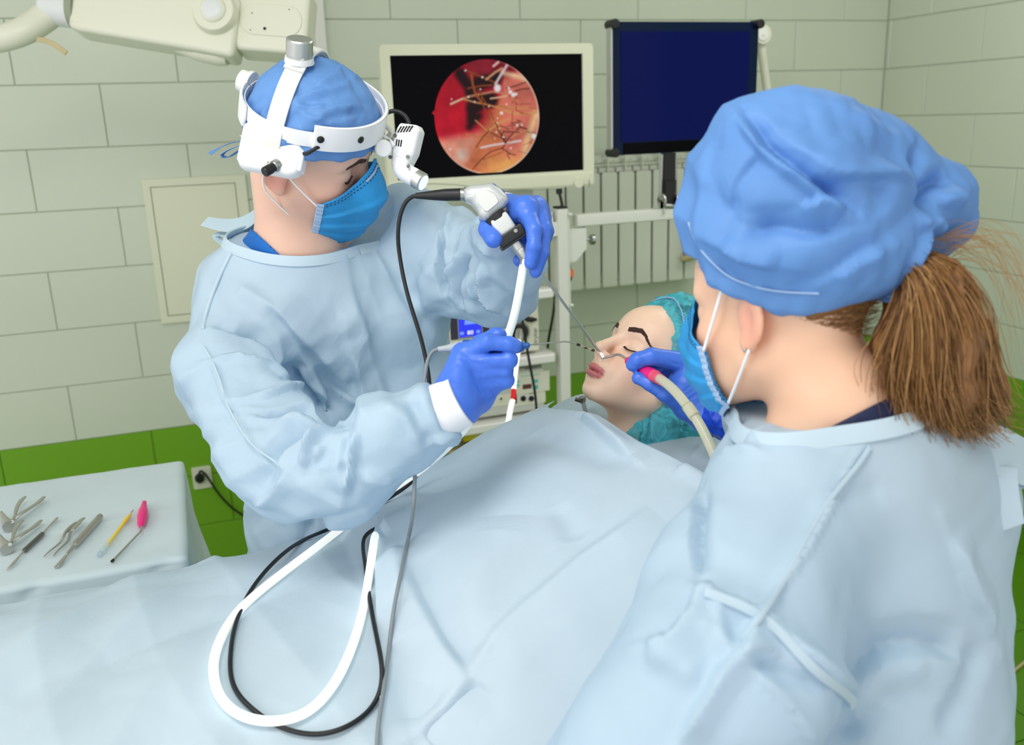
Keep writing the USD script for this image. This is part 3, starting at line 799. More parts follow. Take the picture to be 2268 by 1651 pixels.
def smin(a, b, k):
    h = np.maximum(k - np.abs(a - b), 0) / k
    return np.minimum(a, b) - h * h * k * 0.25


def smax(a, b, k):
    return -smin(-a, -b, k)


def blend(ds, k):
    out = ds[0]
    for d in ds[1:]: out = smin(out, d, k)
    return out


def mesh_sdf(fn, lo, hi, h, B=8, newton=2):
    """The zero surface of fn inside the box lo..hi, sampled every h metres."""
    lo, hi = np.asarray(lo, float), np.asarray(hi, float)
    nb = np.maximum(1, np.ceil((hi - lo) / h / B).astype(int)); n = nb * B
    bi = np.stack(np.meshgrid(*[np.arange(k) for k in nb], indexing='ij'), -1).reshape(-1, 3)
    cen = lo + (bi * B + (B - 1) / 2) * h
    dc = fn(cen.astype(np.float32))
    act = np.abs(dc) < h * B * 1.15
    vol = np.repeat(np.repeat(np.repeat(np.where(dc < 0, -1.0, 1.0).reshape(nb).astype(np.float32), B, 0), B, 1), B, 2)
    o = np.stack(np.meshgrid(*[np.arange(B)] * 3, indexing='ij'), -1).reshape(-1, 3)
    ab = bi[act]
    for s in range(0, len(ab), 1500):
        idx = (ab[s:s + 1500, None] * B + o[None]).reshape(-1, 3)
        vol[idx[:, 0], idx[:, 1], idx[:, 2]] = fn((lo + idx * h).astype(np.float32))
    inside = vol < 0
    sh = np.array(vol.shape) - 1
    cnt = np.zeros(sh, np.int8)
    C8 = [(a, b, c) for a in (0, 1) for b in (0, 1) for c in (0, 1)]
    for a, b, c in C8: cnt += inside[a:a + sh[0], b:b + sh[1], c:c + sh[2]]
    cells = np.argwhere((cnt > 0) & (cnt < 8))
    vals = np.stack([vol[cells[:, 0] + a, cells[:, 1] + b, cells[:, 2] + c] for a, b, c in C8], 1)
    acc, num = np.zeros((len(cells), 3)), np.zeros(len(cells))
    for i in range(8):
        for ax, step in ((0, 4), (1, 2), (2, 1)):
            if C8[i][ax]: continue
            j = i + step
            x = (vals[:, i] < 0) != (vals[:, j] < 0)
            t = vals[:, i] / (vals[:, i] - vals[:, j] + 1e-12)
            pos = np.repeat(np.array(C8[i], float)[None], len(cells), 0); pos[:, ax] += np.clip(t, 0, 1)
            acc[x] += pos[x]; num[x] += 1
    V = lo + (cells + acc / num[:, None]) * h
    ids = np.full(sh, -1, np.int64); ids[tuple(cells.T)] = np.arange(len(cells))
    F = []
    for ax in range(3):
        u, v = (ax + 1) % 3, (ax + 2) % 3
        s0, s1 = [slice(None)] * 3, [slice(None)] * 3
        s0[ax], s1[ax] = slice(0, -1), slice(1, None)
        a, b = inside[tuple(s0)], inside[tuple(s1)]
        e = np.argwhere(a != b)
        e = e[(e[:, u] > 0) & (e[:, v] > 0) & (e[:, u] < sh[u]) & (e[:, v] < sh[v]) & (e[:, ax] < sh[ax])]
        q = []
        for du, dv in ((0, 0), (-1, 0), (-1, -1), (0, -1)):
            w = e.copy(); w[:, u] += du; w[:, v] += dv
            q.append(ids[tuple(w.T)])
        q = np.stack(q, 1)
        flip = ~inside[tuple(e.T)]
        q[flip] = q[flip][:, ::-1]
        F.append(q[(q >= 0).all(1)])
    F = np.vstack(F); F = np.vstack([F[:, [0, 1, 2]], F[:, [0, 2, 3]]])
    V = V.astype(np.float32)
    e = np.float32(h * 0.3)
    for _ in range(newton):
        d = fn(V)
        g = np.stack([fn(V + np.eye(3, dtype=np.float32)[k] * e) - d for k in range(3)], -1) / e
        V = V - np.clip(d, -h, h)[:, None] * g / np.maximum((g * g).sum(-1, keepdims=True), .25)
    return trimesh.Trimesh(np.asarray(V, float), F, process=False)


def laplace(m, it=2, lam=0.5):
    e = m.edges_unique; n = len(m.vertices); v = np.array(m.vertices)
    deg = np.bincount(e.ravel(), minlength=n)[:, None]
    for _ in range(it):
        s = np.zeros_like(v)
        for k in range(3):
            s[:, k] = np.bincount(e[:, 0], v[e[:, 1], k], n) + np.bincount(e[:, 1], v[e[:, 0], k], n)
        v += lam * (s / np.maximum(deg, 1) - v)
    m.vertices = v
    return m


def vnormals(m):
    return meshkit.arrays(m, True)[2]


class Folds:
    """Creases laid along lines seen in the photograph: each line is picked up on the surface itself and the cloth is raised or sunk
    around it, measured in metres on the surface."""

    def __init__(self, m, gain=1.0, wid=1.0):
        self.gain, self.wid = gain, wid
        self.m = m; self.v = np.array(m.vertices); self.n = vnormals(m)
        self.px, self.py, self.d = project(self.v)
        vis = ((self.v - CAM) * self.n).sum(1) < 0
        self.vis = np.where(vis)[0]
        self.tree = cKDTree(np.stack([self.px[self.vis], self.py[self.vis]], 1))
        self.off = np.zeros(len(self.v))

    def pick(self, pts):
        q = np.vstack([np.linspace(a, b, max(2, int(np.hypot(*(np.array(b) - a)) / 7))) for a, b in zip(np.array(pts[:-1], float), np.array(pts[1:], float))])
        out = []
        for x in q:
            near = self.vis[self.tree.query_ball_point(x, 9)]
            if len(near):
                dd = self.d[near]; near = near[dd < dd.min() + .03]
                out.append(self.v[near].mean(0))
        return np.array(out)

    def add(self, pts, height, width, sharp=1.0, side=0.0):
        """height in metres (negative sinks); width is the half width; side shifts the slope to one side so that a flap shows."""
        height, width = height * self.gain, width * self.wid
        line = self.pick(pts)
        if len(line) < 4: return
        for _ in range(6): line[1:-1] = (line[:-2] + 2 * line[1:-1] + line[2:]) / 4
        s_ = np.r_[0, np.cumsum(np.linalg.norm(np.diff(line, axis=0), axis=1))]
        line = np.stack([np.interp(np.linspace(0, s_[-1], 260), s_, line[:, k]) for k in range(3)], 1)
        for _ in range(20): line[1:-1] = (line[:-2] + 2 * line[1:-1] + line[2:]) / 4
        tr = cKDTree(line); dist, idx = tr.query(self.v, distance_upper_bound=width * 1.8)
        ok = np.isfinite(dist)
        t = np.clip(dist[ok] / width, 0, 1.8)
        s = idx[ok] / (len(line) - 1)
        taper = np.clip(np.minimum(s, 1 - s) * 5, 0.12, 1) ** .7
        prof = np.exp(-(t * 1.5) ** (2 if sharp <= 1 else 1.1))
        if side:
            tang = np.gradient(line, axis=0)[idx[ok]]
            sd = np.cross(tang, self.n[ok]); sd /= np.linalg.norm(sd, axis=1, keepdims=True) + 1e-9
            q = ((self.v[ok] - line[idx[ok]]) * sd).sum(1) / width * side
            prof = np.where(q > 0, np.exp(-(q * 4.6) ** 2), np.exp(-np.abs(q * 1.3) ** 1.6)) * np.exp(-np.maximum(t - 1, 0) * 3)
        self.off[ok] += height * taper * prof

    def done(self, extra=None):
        o = self.off + (0 if extra is None else extra)
        self.m.vertices = self.v + self.n * o[:, None]
        return self.m


def crumple(v, scale, amp, seed=0, stretch=None, power=1.0):
    """Ridged noise: sharp ridges and flat facets like those of crisp nonwoven cloth."""
    q = np.asarray(v, float)
    if stretch is not None: q = q @ np.asarray(stretch, float)
    w = meshkit.fbm(q * scale * .5 + 7.7, 2, seed + 40)[..., None] - .5
    n = meshkit.noise(q * scale + w * 1.6, seed); r = 1 - np.abs(2 * n - 1)
    n2 = meshkit.noise(q * scale * 2.1 + w * 2.2 + 3.3, seed + 11); r2 = 1 - np.abs(2 * n2 - 1)
    return amp * ((r ** power - .5) + .42 * (r2 ** power - .5))


def creases(v, freq, amp, n=7, seed=0, cover=.5):
    """Straight, crossing creases in patches, as in crisp nonwoven cloth that was packed folded."""
    rng = np.random.default_rng(seed); v = np.asarray(v, float); out = np.zeros(len(v))
    for i in range(n):
        d = rng.normal(size=3); d /= np.linalg.norm(d)
        f = freq * rng.uniform(.7, 1.5)
        x = v @ d * f + .55 * meshkit.noise(v * freq * .45 + i * 9.1, seed + i) + rng.uniform(0, 9)
        t = np.abs(x % 1 - .5) * 2
        m = np.clip((meshkit.noise(v * freq * .42 + i * 5.7 + 2, seed + 50 + i) - 1 + cover) * 4, 0, 1)
        out += (np.maximum(t, .12) ** 1.4 - .42) * m * rng.choice([-1, 1]) / rng.uniform(.9, 1.6)
    return out * amp


def cut_keep(m, keep):
    """Drops the faces whose corners are not all kept."""
    f = m.faces[np.asarray(keep)[m.faces].all(1)]
    used = np.unique(f); new = np.full(len(m.vertices), -1); new[used] = np.arange(len(used))
    return trimesh.Trimesh(np.array(m.vertices)[used], new[f], process=False)


def limit(lo_pts, pad):
    p = np.asarray(lo_pts); return p.min(0) - pad, p.max(0) + pad


mat('gown_blue', (196, 219, 233), 0.62, transl=0.24, tcol=(104, 196, 240), weave=0.25, bump_scale=300, var=0.05, var_scale=9.0)
mat('drape_blue', (203, 222, 233), 0.62, transl=0.15, tcol=(110, 198, 240), weave=0.28, bump_scale=300, var=0.05, var_scale=7.0)
mat('gown_band', (204, 226, 236), 0.6, transl=0.2, tcol=(120, 200, 240))
mat('table_cloth_blue', (212, 228, 233), 0.62, transl=0.15, weave=0.2, var=0.04)
mat('cap_blue', (106, 158, 222), 0.6, transl=0.22, tcol=(30, 120, 226), weave=0.3, bump_scale=300, var=0.06, var_scale=12.0)
mat('mask_blue', (44, 156, 222), 0.6, transl=0.12, weave=0.15, var=0.16, var_scale=26.0)
mat('mask_edge', (178, 208, 240), 0.6, transl=0.2, weave=0.3)
mat('strap_white', (240, 242, 244), 0.6)
mat('glove_blue', (72, 120, 226), 0.36, bump=0.12, bump_scale=90, spec=0.45)
mat('glove_cuff_blue', (36, 82, 222), 0.36, bump=0.12, bump_scale=90)
mat('cuff_white', (240, 242, 246), 0.8)
mat('scrub_blue', (4, 104, 190), 0.7, weave=0.3)
mat('scrub_navy', (14, 26, 66), 0.7, weave=0.3)
mat('skin_man', (232, 186, 164), 0.46, sss=0.22, tint=True, bump=0.08, bump_scale=500)
mat('skin_woman', (246, 198, 172), 0.42, sss=0.22, tint=True, bump=0.05, bump_scale=500)
mat('brow_brown', (66, 42, 32), 0.7)
mat('lash_black', (16, 12, 12), 0.5)
mat('hair_brown', (120, 82, 44), 0.42, spec=0.4)
mat('hair_dark', (50, 34, 26), 0.45)
mat('headset_white', (240, 242, 244), 0.35)
mat('headset_cream', (226, 228, 222), 0.4)
# ------------------------------------------------------------------ operating table, drapes over the patient, instrument table
def body_top(x, y):
    """Height of the cloth over the lying patient: low over the legs on the left, rising to the propped-up chest on the right."""
    x, y = np.asarray(x, float), np.asarray(y, float)
    z0 = np.interp(x, [-1.0, -.2, .2, .45, .62, .75, .88, 1.01, 1.12, 1.3], [1.03, 1.035, 1.045, 1.05, 1.065, 1.115, 1.165, 1.21, 1.235, 1.25])
    yc = -2.30
    d = y - yc
    hw = np.interp(x, [-.4, .3, .6, .9, 1.2], [.25, .26, .27, .27, .26])
    a = np.abs(d) / hw
    flat = .05 * np.minimum(a, 1) ** 2.2
    slope = np.where(d < 0, .95, 1.7)
    over = np.maximum(a - 1, 0) * hw
    drop = slope * (over ** 2 / (over + .05)) + .10 * np.minimum(a, 1.0) * 0 + over * .1
    return z0 - flat - drop


def on_body(px, py, lift=0.0):
    """Where the sight line through the pixel meets that cloth."""
    r = ray(px, py); ts = np.linspace(.45, 2.4, 1500)
    p = CAM + r * ts[:, None]
    g = p[:, 2] - body_top(p[:, 0], p[:, 1]) - lift
    i = np.argmax(g < 0)
    if g[i] >= 0: return None
    t = ts[i - 1] + (ts[i] - ts[i - 1]) * g[i - 1] / (g[i - 1] - g[i]) if i else ts[0]
    return CAM + r * t


def sheet(nu, nv, fn, thick=0.0015):
    u, v = np.meshgrid(np.linspace(0, 1, nu), np.linspace(0, 1, nv), indexing='ij')
    p = fn(u, v).reshape(-1, 3)
    i, j = np.meshgrid(np.arange(nu - 1), np.arange(nv - 1), indexing='ij')
    q = np.stack([i * nv + j, (i + 1) * nv + j, (i + 1) * nv + j + 1, i * nv + j + 1], -1).reshape(-1, 4)
    m = trimesh.Trimesh(p, np.vstack([q[:, [0, 1, 2]], q[:, [0, 2, 3]]]), process=False)
    return m


def close_sheet(m, thick=0.0016):
    """Gives a sheet its underside, so that it has a thickness."""
    n = vnormals(m); k = len(m.vertices)
    e = np.sort(m.edges, axis=1); order = np.lexsort(e.T); es = e[order]
    uniq, cnt = np.unique(e, axis=0, return_counts=True)
    bset = {tuple(x) for x in uniq[cnt == 1]}
    be = np.array([x for x in m.edges if tuple(sorted(x)) in bset])
    side = np.vstack([np.stack([be[:, 1], be[:, 0], be[:, 0] + k], 1), np.stack([be[:, 1], be[:, 0] + k, be[:, 1] + k], 1)]) if len(be) else np.zeros((0, 3), int)
    return trimesh.Trimesh(np.vstack([m.vertices, m.vertices - n * thick]), np.vstack([m.faces, m.faces[:, ::-1] + k, side]), process=False)


t = thing('operating_table', 'operating table standing under the draped patient, hardly visible', 'operating table', (.4, -2.3, 0))
part(t, 'mattress', cat(box((-.95, -2.52, .84), (.62, -2.08, .90), .02)), 'black_plastic')
part(t, 'back_section', obox((.88, -2.3, .90), frame((-.33, 0, 1), (0, 1, 0)), (.20, .30, .03), .015), 'black_plastic')
part(t, 'table_top', box((-.95, -2.53, .80), (.62, -2.07, .84), .005), 'metal_brushed')
part(t, 'column', box((-.05, -2.42, .08), (.30, -2.18, .80), .02), 'metal_brushed')
part(t, 'base', box((-.40, -2.55, 0), (.55, -2.05, .09), .02), 'cream_plastic')
t = thing('table_clamp', 'small metal rail clamp beside the patient chin', 'clamp', tuple(P(1287, 888, 1.55)))
c_ = P(1290, 886, 1.56)
part(t, 'rod', cyl(P(1274, 884, 1.56), P(1292, 890, 1.56), .004), 'metal_dark', 40)
part(t, 'knob', cyl(c_ + [0, 0, -.004], c_ + [0, 0, .006], .006, .002), 'metal', 40)
part(t, 'bar', cyl(c_, P(1305, 945, 1.66), .004), 'metal_brushed', 40)

# lower drape over the legs, its far edge running behind the belly of the surgeon
def leg_fn(u, v):
    x = -.75 + u * 1.66
    y = -1.93 - v * 1.02
    z = body_top(x, y)
    w = (meshkit.fbm(np.stack([x * 3.0, y * 2.4, 0 * x], -1), 3, 21) - .5) * .030
    return np.stack([x, y, np.maximum(z, .30) + w * np.clip(1.3 - np.abs(y + 2.3), 0, 1)], -1)


m = sheet(400, 260, leg_fn)
F = Folds(m, 1.5)
F.add([(0, 1430), (60, 1415), (130, 1432), (210, 1420), (330, 1385), (430, 1352)], .008, .030, side=1)
F.add([(430, 1262), (445, 1335), (462, 1470)], .006, .018, side=1)
F.add([(20, 1400), (60, 1365), (85, 1335)], .010, .016)
F.add([(200, 1330), (196, 1300), (225, 1285)], .012, .014, side=-1)
F.add([(460, 1240), (490, 1270), (500, 1330)], -.008, .03)
F.add([(150, 1480), (180, 1530), (250, 1580)], -.008, .045)
F.add([(300, 1640), (370, 1590), (440, 1570), (480, 1560)], -.014, .045, side=1)
F.add([(460, 1560), (470, 1600), (480, 1651)], .012, .018, side=1)
F.add([(500, 1545), (540, 1500), (560, 1440), (545, 1400)], .012, .022, side=-1)
F.add([(520, 1480), (560, 1460), (600, 1400)], -.010, .02)
F.add([(600, 1370), (570, 1430), (550, 1480)], .006, .03, side=1)
F.add([(640, 1420), (660, 1470), (690, 1500)], -.008, .028)
F.add([(720, 1450), (740, 1530), (770, 1570)], .008, .03)
F.add([(790, 1230), (800, 1300), (830, 1400), (845, 1500)], -.012, .025)
F.add([(560, 1250), (640, 1225), (720, 1215)], .008, .03, side=-1)
F.off *= 1.5
m = F.done(crumple(F.v, 5.5, .0050, 2) + creases(F.v, 6.5, .0085, 8, 2, .5) + creases(F.v, 16, .0016, 6, 8, .4))
LEG_M = m
single('leg_drape', close_sheet(m), 'drape_blue', 'big pale blue drape over the legs of the patient at the lower left', 'drape', smooth=True)

# chest drape: a second sheet over the raised chest
edge_far = [(838, 1182), (862, 1118), (905, 1068), (985, 1025), (1065, 990), (1130, 950), (1222, 917)]
edge_neck = [(1222, 917), (1290, 928), (1340, 952), (1400, 986), (1440, 1002), (1510, 1035), (1585, 1082)]
edge_near = [(832, 1651), (1000, 1720), (1200, 1720), (1420, 1500), (1520, 1340), (1585, 1082)]


def xy_curve(pts, n, lift=.012):
    q = [on_body(a, b, lift) for a, b in pts]
    q = np.array([p for p in q if p is not None])
    return spline(q, n)


NU, NV = 210, 290
from_neck = xy_curve(edge_neck, NV)[:, :2]
# chest cloth in table coordinates: u from the belly edge to the neck edge, v from the far to the near side
belly = spline([(.80, -1.985), (.737, -2.045), (.700, -2.12), (.668, -2.207), (.645, -2.306), (.624, -2.406), (.604, -2.506), (.584, -2.61), (.545, -2.83), (.51, -3.0)], NV)
neck = np.vstack([from_neck]); kk = spline(np.vstack([[from_neck[0] + [.03, .06]], from_neck[::58], [from_neck[-1] + [.02, -.18]], [from_neck[-1] + [.0, -.42]]]), NV)


def chest_fn(u, v):
    j = np.clip(np.round(v * (NV - 1)).astype(int), 0, NV - 1)
    p = belly[j] * (1 - u[..., None]) + kk[j] * u[..., None]
    x, y = p[..., 0], p[..., 1]
    z = np.maximum(body_top(x, y), .32) + .016 + .016 * np.exp(-((u - .02) / .06) ** 2) * 0
    w = (meshkit.fbm(np.stack([x * 2.6, y * 2.2, 0 * x + 3], -1), 3, 5) - .5) * .028
    return np.stack([x, y, z + w * .7], -1)


m = sheet(NU, NV, chest_fn)
m.faces = m.faces[:, ::-1] if vnormals(m)[:, 2].mean() < 0 else m.faces
F = Folds(m)
F.add([(1455, 1130), (1300, 1240), (1150, 1370), (1020, 1500)], .007, .05, side=1)
F.add([(1290, 930), (1345, 975), (1400, 1015)], .012, .022, side=1)
F.add([(1180, 960), (1300, 1000), (1410, 1030)], -.006, .04)
F.add([(1230, 1120), (1260, 1160), (1275, 1200)], -.004, .025)
F.add([(905, 1240), (930, 1300), (985, 1400), (1030, 1460), (1050, 1500)], -.010, .035, side=1)
F.add([(870, 1215), (880, 1260), (900, 1330)], .010, .03)
F.add([(1130, 1140), (1070, 1280), (1030, 1430)], .008, .06)
F.add([(860, 1420), (900, 1500), (960, 1590)], -.010, .05)
F.add([(940, 1640), (1005, 1575), (1060, 1500)], -.012, .035, side=-1)
F.add([(845, 1180), (880, 1160), (930, 1140)], .010, .03)
F.add([(1500, 1040), (1540, 1060), (1580, 1085)], .008, .02)
F.off *= 1.6
m = F.done(crumple(F.v, 4.5, .0040, 31) + creases(F.v, 6, .0048, 6, 31, .42) + creases(F.v, 15, .0010, 6, 4, .35))
CHEST_M = m
single('chest_drape', close_sheet(m), 'drape_blue', 'smooth pale blue drape spread over the chest of the patient below the chin', 'drape', smooth=True)

# head pillow sheet
def pillow_sdf(p):
    ax = np.stack([cdir(.92, -.1, -.3), cdir(.3, .25, .9), cdir(.0, .95, -.3)])
    return blend([s_ell(p, P(1540, 1062, 1.55), (.20, .15, .060), ax), s_ell(p, P(1315, 955, 1.66), (.10, .09, .065)), s_ell(p, P(1572, 1085, 1.42), (.13, .12, .06), ax)], .05)


lo, hi = limit([P(1250, 800, 1.6), P(1750, 1200, 1.4), P(1500, 985, 1.9), P(1500, 1150, 1.3)], .05)
m = laplace(mesh_sdf(pillow_sdf, lo, hi, .006), 2)
F = Folds(m)
for a in ([(1310, 900), (1330, 925), (1350, 950)], [(1560, 980), (1540, 1020), (1520, 1035)], [(1590, 990), (1600, 1040)], [(1620, 1000), (1640, 1050)]):
    F.add(a, .006, .012)
single('head_pillow', F.done(crumple(F.v, 14, .004, 3)), 'drape_blue', 'pale blue covered pillow under the head and neck of the patient', 'pillow', smooth=True)

# instrument table with its cloth
t = thing('instrument_table', 'small metal table under the instrument cloth at the left', 'table', (-.1, -1.63, 0))
part(t, 'table_top', box((-.58, -1.875, .905), (.372, -1.395, .944), .01), 'metal_brushed')
for a in (-.54, .33):
    for b in (-1.84, -1.43):
        part(t, 'leg', cyl((a, b, .0), (a, b, .905), .014), 'metal_brushed', 40)


def cloth_fn(u, v):
    x = -.85 + u * (1.50); y = -2.12 + v * 1.0
    x0, x1, y0, y1 = -.58, .378, -1.88, -1.388
    cx, cy = np.clip(x, x0, x1), np.clip(y, y0, y1)
    dx, dy = x - cx, y - cy
    q = np.hypot(dx, dy); dirx, diry = dx / np.maximum(q, 1e-9), dy / np.maximum(q, 1e-9)
    wav = .5 + .5 * np.sin(x * 21 + 1.3 * np.sin(y * 9)) * np.cos(y * 15 + x * 4)
    r = .012
    out = np.where(q < r, q, r + (q - r) * (.045 + .09 * wav * np.clip(q / .12, 0, 1)))
    drop = np.where(q < r, q * q / (2 * r), r / 2 + (q - r) * .955)
    z = .9475 - drop + .0016 * (meshkit.fbm(np.stack([x * 9, y * 9, 0 * x], -1), 3, 3) - .5) * 2
    crease = .0011 * np.exp(-((x - .005 - .05 * (y + 1.6)) / .006) ** 2) + .0010 * np.exp(-((y + 1.70 - .1 * x) / .006) ** 2)
    return np.stack([cx + dirx * out, cy + diry * out, z + crease], -1)


m = sheet(230, 190, cloth_fn)
if vnormals(m)[:, 2].mean() < 0: m.faces = m.faces[:, ::-1]
F = Folds(m)
F.add([(100, 1290), (70, 1310), (50, 1340)], -.006, .02)
F.add([(380, 1235), (365, 1255), (330, 1275)], -.006, .025)
F.add([(452, 1110), (455, 1150), (470, 1200)], .006, .012)
single('table_cloth', close_sheet(F.done(crumple(F.v, 11, .0010, 6))), 'table_cloth_blue', 'pale blue cloth laid with surgical instruments over the side table', 'table cloth', smooth=True)
# ------------------------------------------------------------------ heads
class Head:
    """A head with its own axes: x forward (the face), y to the person's left, z up; origin midway between the ears at eye level."""

    def __init__(self, o, fwd, up, scale=1.0, female=False, back=.098):
        self.back = back
        f = np.asarray(fwd) / np.linalg.norm(fwd); u = np.asarray(up) - (np.asarray(up) @ f) * f; u /= np.linalg.norm(u)
        self.o, self.R, self.s, self.female = np.asarray(o, float), np.stack([f, np.cross(u, f), u]), scale, female

    def w(self, *p):
        return self.o + np.asarray(p, float) @ self.R * self.s

    def ws(self, pts):
        return self.o + np.asarray(pts, float) @ self.R * self.s

    def loc(self, p):
        return ((p - self.o.astype(np.float32)) @ self.R.T.astype(np.float32)) / np.float32(self.s)

    def skull(self, q):
        return blend([s_ell(q, (-.010, 0, .034), (.098, .077, .089)), s_ell(q, (.038, 0, -.025), (.052, .060, .085))], .03)

    def face(self, q, mouth=0.0):
        """Signed distance of the bare head in its own axes (metres at scale 1)."""
        fem = self.female
        y = np.abs(q[..., 1]); qm = np.stack([q[..., 0], y, q[..., 2]], -1)      # mirror
        d = s_ell(q, (.088 - self.back, 0, .034), (self.back, .077, .089))
        d = smin(d, s_ell(q, (.034, 0, -.022), (.053, .058 if not fem else .056, .082)), .03)
        d = smin(d, s_ell(q, (.052, 0, .045), (.042, .056, .040)), .03)                                   # forehead
        d = smin(d, s_cone(qm, (.004, .054 if not fem else .050, -.058), (.066, .016, -.103 if not fem else -.096), .017, .0165 if not fem else .014), .032)   # jaw
        d = smin(d, s_ell(q, (.078, 0, -.102 if not fem else -.0955), (.0155, .0185 if not fem else .016, .0145)), .020)                             # chin
        d = smin(d, s_ell(qm, (.054, .043, -.028), (.026, .022, .020)), .028)                            # cheekbones
        d = smin(d, s_ell(qm, (.060, .030, -.062), (.024, .022, .026)), .024)                            # cheeks
        d = smin(d, s_cone(qm, (.087, .010, .024), (.072, .048, .022), .0075, .006), .018)               # brow ridge
        d = smax(d, -s_ell(qm, (.1005, .032, .001), (.0205, .0200, .0120)), .014)                        # sockets
        d = smin(d, s_ell(qm, (.0705, .0335, -.0005), (.0150, .0180, .0138)), .006)                                     # lids over the eyeballs
        tip = (.1145, 0, -.0345) if not fem else (.1150, 0, -.0315)
        d = smin(d, s_cone(q, (.0865, 0, .012), tip, .0078, .0092), .013)                                # nose
        d = smin(d, s_ball(q, (tip[0] - .003, 0, tip[2] - .001), .0098), .006)
        d = smin(d, s_ell(qm, (.0985, .0118, -.0405), (.0112, .0066, .0085)), .006)                      # wings
        d = smin(d, s_cone(q, (.108, 0, -.043), (.092, 0, -.049), .0042, .005), .006)
        d = smax(d, -s_ell(qm, (.1035, .0070, -.0478), (.0062, .0030, .0062)), .0025)                    # nostrils
        d = smin(d, s_ell(q, (.0855, 0, -.062), (.014, .026, .018)), .014)                               # muzzle
        ul = s_ell(q, (.0965, 0, -.0650), (.0095, .0215, .0058))                                         # lips
        ul = smin(ul, s_ell(qm, (.1005, .0060, -.0632), (.0062, .0075, .0045)), .004)
        ll = s_ell(q, (.0955, 0, -.0768), (.0105, .0190, .0066))
        d = smin(d, ul, .0045); d = smin(d, ll, .0045)
        d = smax(d, -s_ell(q, (.1065, 0, -.0708), (.012, .0235, .0011 + mouth)), .0028)
        d = smax(d, -s_ell(q, (.1005, 0, -.0900), (.010, .020, .006)), .010)                              # under the lip
        ear = s_ell(qm @ np.array([[.94, .34, 0], [-.34, .94, 0], [0, 0, 1]], np.float32), (-.0375, .0695, -.006), (.020, .0062, .031))
        ear = smin(ear, s_ell(qm, (-.004, .0765, -.034), (.0085, .0055, .0105)), .008)
        ear = smax(ear, -s_ell(qm, (-.008, .0870, -.008), (.0095, .0075, .0165)), .005)
        d = smin(d, ear, .006)
        return d

    def sdf(self, mouth=0.0, neck=None):
        s = np.float32(self.s)

        def fn(p):
            d = self.face(self.loc(p), mouth) * s
            if neck is not None:
                for a, b, ra, rb in neck: d = smin(d, s_cone(p, a, b, ra, rb), .022)
            return d
        return fn

    def tint(self, v, base, lips=None, blush=.0, shade=None):
        """The skin's own colour over the vertices: lips, redder cheeks and ears."""
        q = self.loc(np.asarray(v, np.float32)); c = np.broadcast_to(np.array(lin(base)), q.shape).copy()
        g = lambda cx, cy, cz, rx, ry, rz: np.exp(-(((q[:, 0] - cx) / rx) ** 2 + ((np.abs(q[:, 1]) - cy) / ry) ** 2 + ((q[:, 2] - cz) / rz) ** 2))[:, None]
        red = np.array(lin((226, 140, 124)))
        c += (red - c) * blush * (g(.06, .045, -.035, .03, .025, .025) + 1.5 * g(-.012, .083, -.01, .02, .012, .03) + .8 * g(.11, 0, -.035, .014, .014, .014)).clip(0, 1)
        c *= 1 + .06 * (meshkit.fbm(np.asarray(v) * 40, 3, 3)[:, None] - .5)
        if lips is not None:
            a = np.minimum((q[:, 0] - .0885) / .003, 1).clip(0, 1) * np.clip(1.25 - np.abs(q[:, 1]) / .0225, 0, .25) / .25
            hz = .0705 + .0
            dz = -(q[:, 2] + hz)
            top = .0125 - .16 * np.abs(q[:, 1]); bot = .0135 - .30 * np.abs(q[:, 1]) ** 1.15
            inl = np.where(dz < 0, np.clip((top + dz) / .0018, 0, 1), np.clip((bot - dz) / .0018, 0, 1))
            k = (a * inl)[:, None]
            c += (np.array(lin(lips)) - c) * k
            c += (np.array(lin((120, 50, 52))) - c) * k * np.clip(1 - np.abs(q[:, 2] + .0708)[:, None] / .0016, 0, 1)
        return c


def surface_march(fn, o, dirs, t0, t1, n=26):
    """First crossing of fn along the rays from outside inwards."""
    lo, hi = np.full(len(dirs), t0, np.float32), np.full(len(dirs), t1, np.float32)
    for _ in range(n):
        mid = (lo + hi) / 2
        inn = fn((o + dirs * mid[:, None]).astype(np.float32)) < 0
        lo, hi = np.where(inn, lo, mid), np.where(inn, mid, hi)
    return o + dirs * ((lo + hi) / 2)[:, None]


def on_face(head, fn, pts, lift=.0005):
    """Points of the head's own (y, z) plane pushed onto the face from the front."""
    o = np.array([head.w(.16, y, z) for _, y, z in pts]); i = np.array([head.w(.02, y * .9, z * .9) for _, y, z in pts])
    d = i - o; L = np.linalg.norm(d, axis=1, keepdims=True); d = d / L
    ts = np.linspace(0, 1, 90)
    v = fn((o[:, None] + d[:, None] * (L * ts)[..., None]).reshape(-1, 3).astype(np.float32)).reshape(len(o), -1)
    k = np.maximum(np.argmax(v < 0, axis=1), 1); r = np.arange(len(o))
    t = L[:, 0] * (ts[k - 1] + (ts[k] - ts[k - 1]) * v[r, k - 1] / (v[r, k - 1] - v[r, k] + 1e-12))
    return o + d * (t - lift)[:, None]


def hits(fn, pxs, d0, d1, n=160):
    """Where the sight lines through the pixels first meet the surface fn, between the distances d0 and d1."""
    r = np.array([ray(a, b) for a, b in pxs]); ts = np.linspace(d0, d1, n)
    v = fn((CAM + r[:, None] * ts[:, None]).reshape(-1, 3).astype(np.float32)).reshape(len(r), -1)
    k = np.maximum(np.argmax(v < 0, axis=1), 1); i = np.arange(len(r))
    t = ts[k - 1] + (ts[k] - ts[k - 1]) * v[i, k - 1] / (v[i, k - 1] - v[i, k] + 1e-12)
    return CAM + r * t[:, None], (v < 0).any(1)
# ------------------------------------------------------------------ the surgeon
def J(*a):
    """Limb joint: pixel, distance along the view, radius."""
    return P(a[0], a[1], a[2]), a[3]


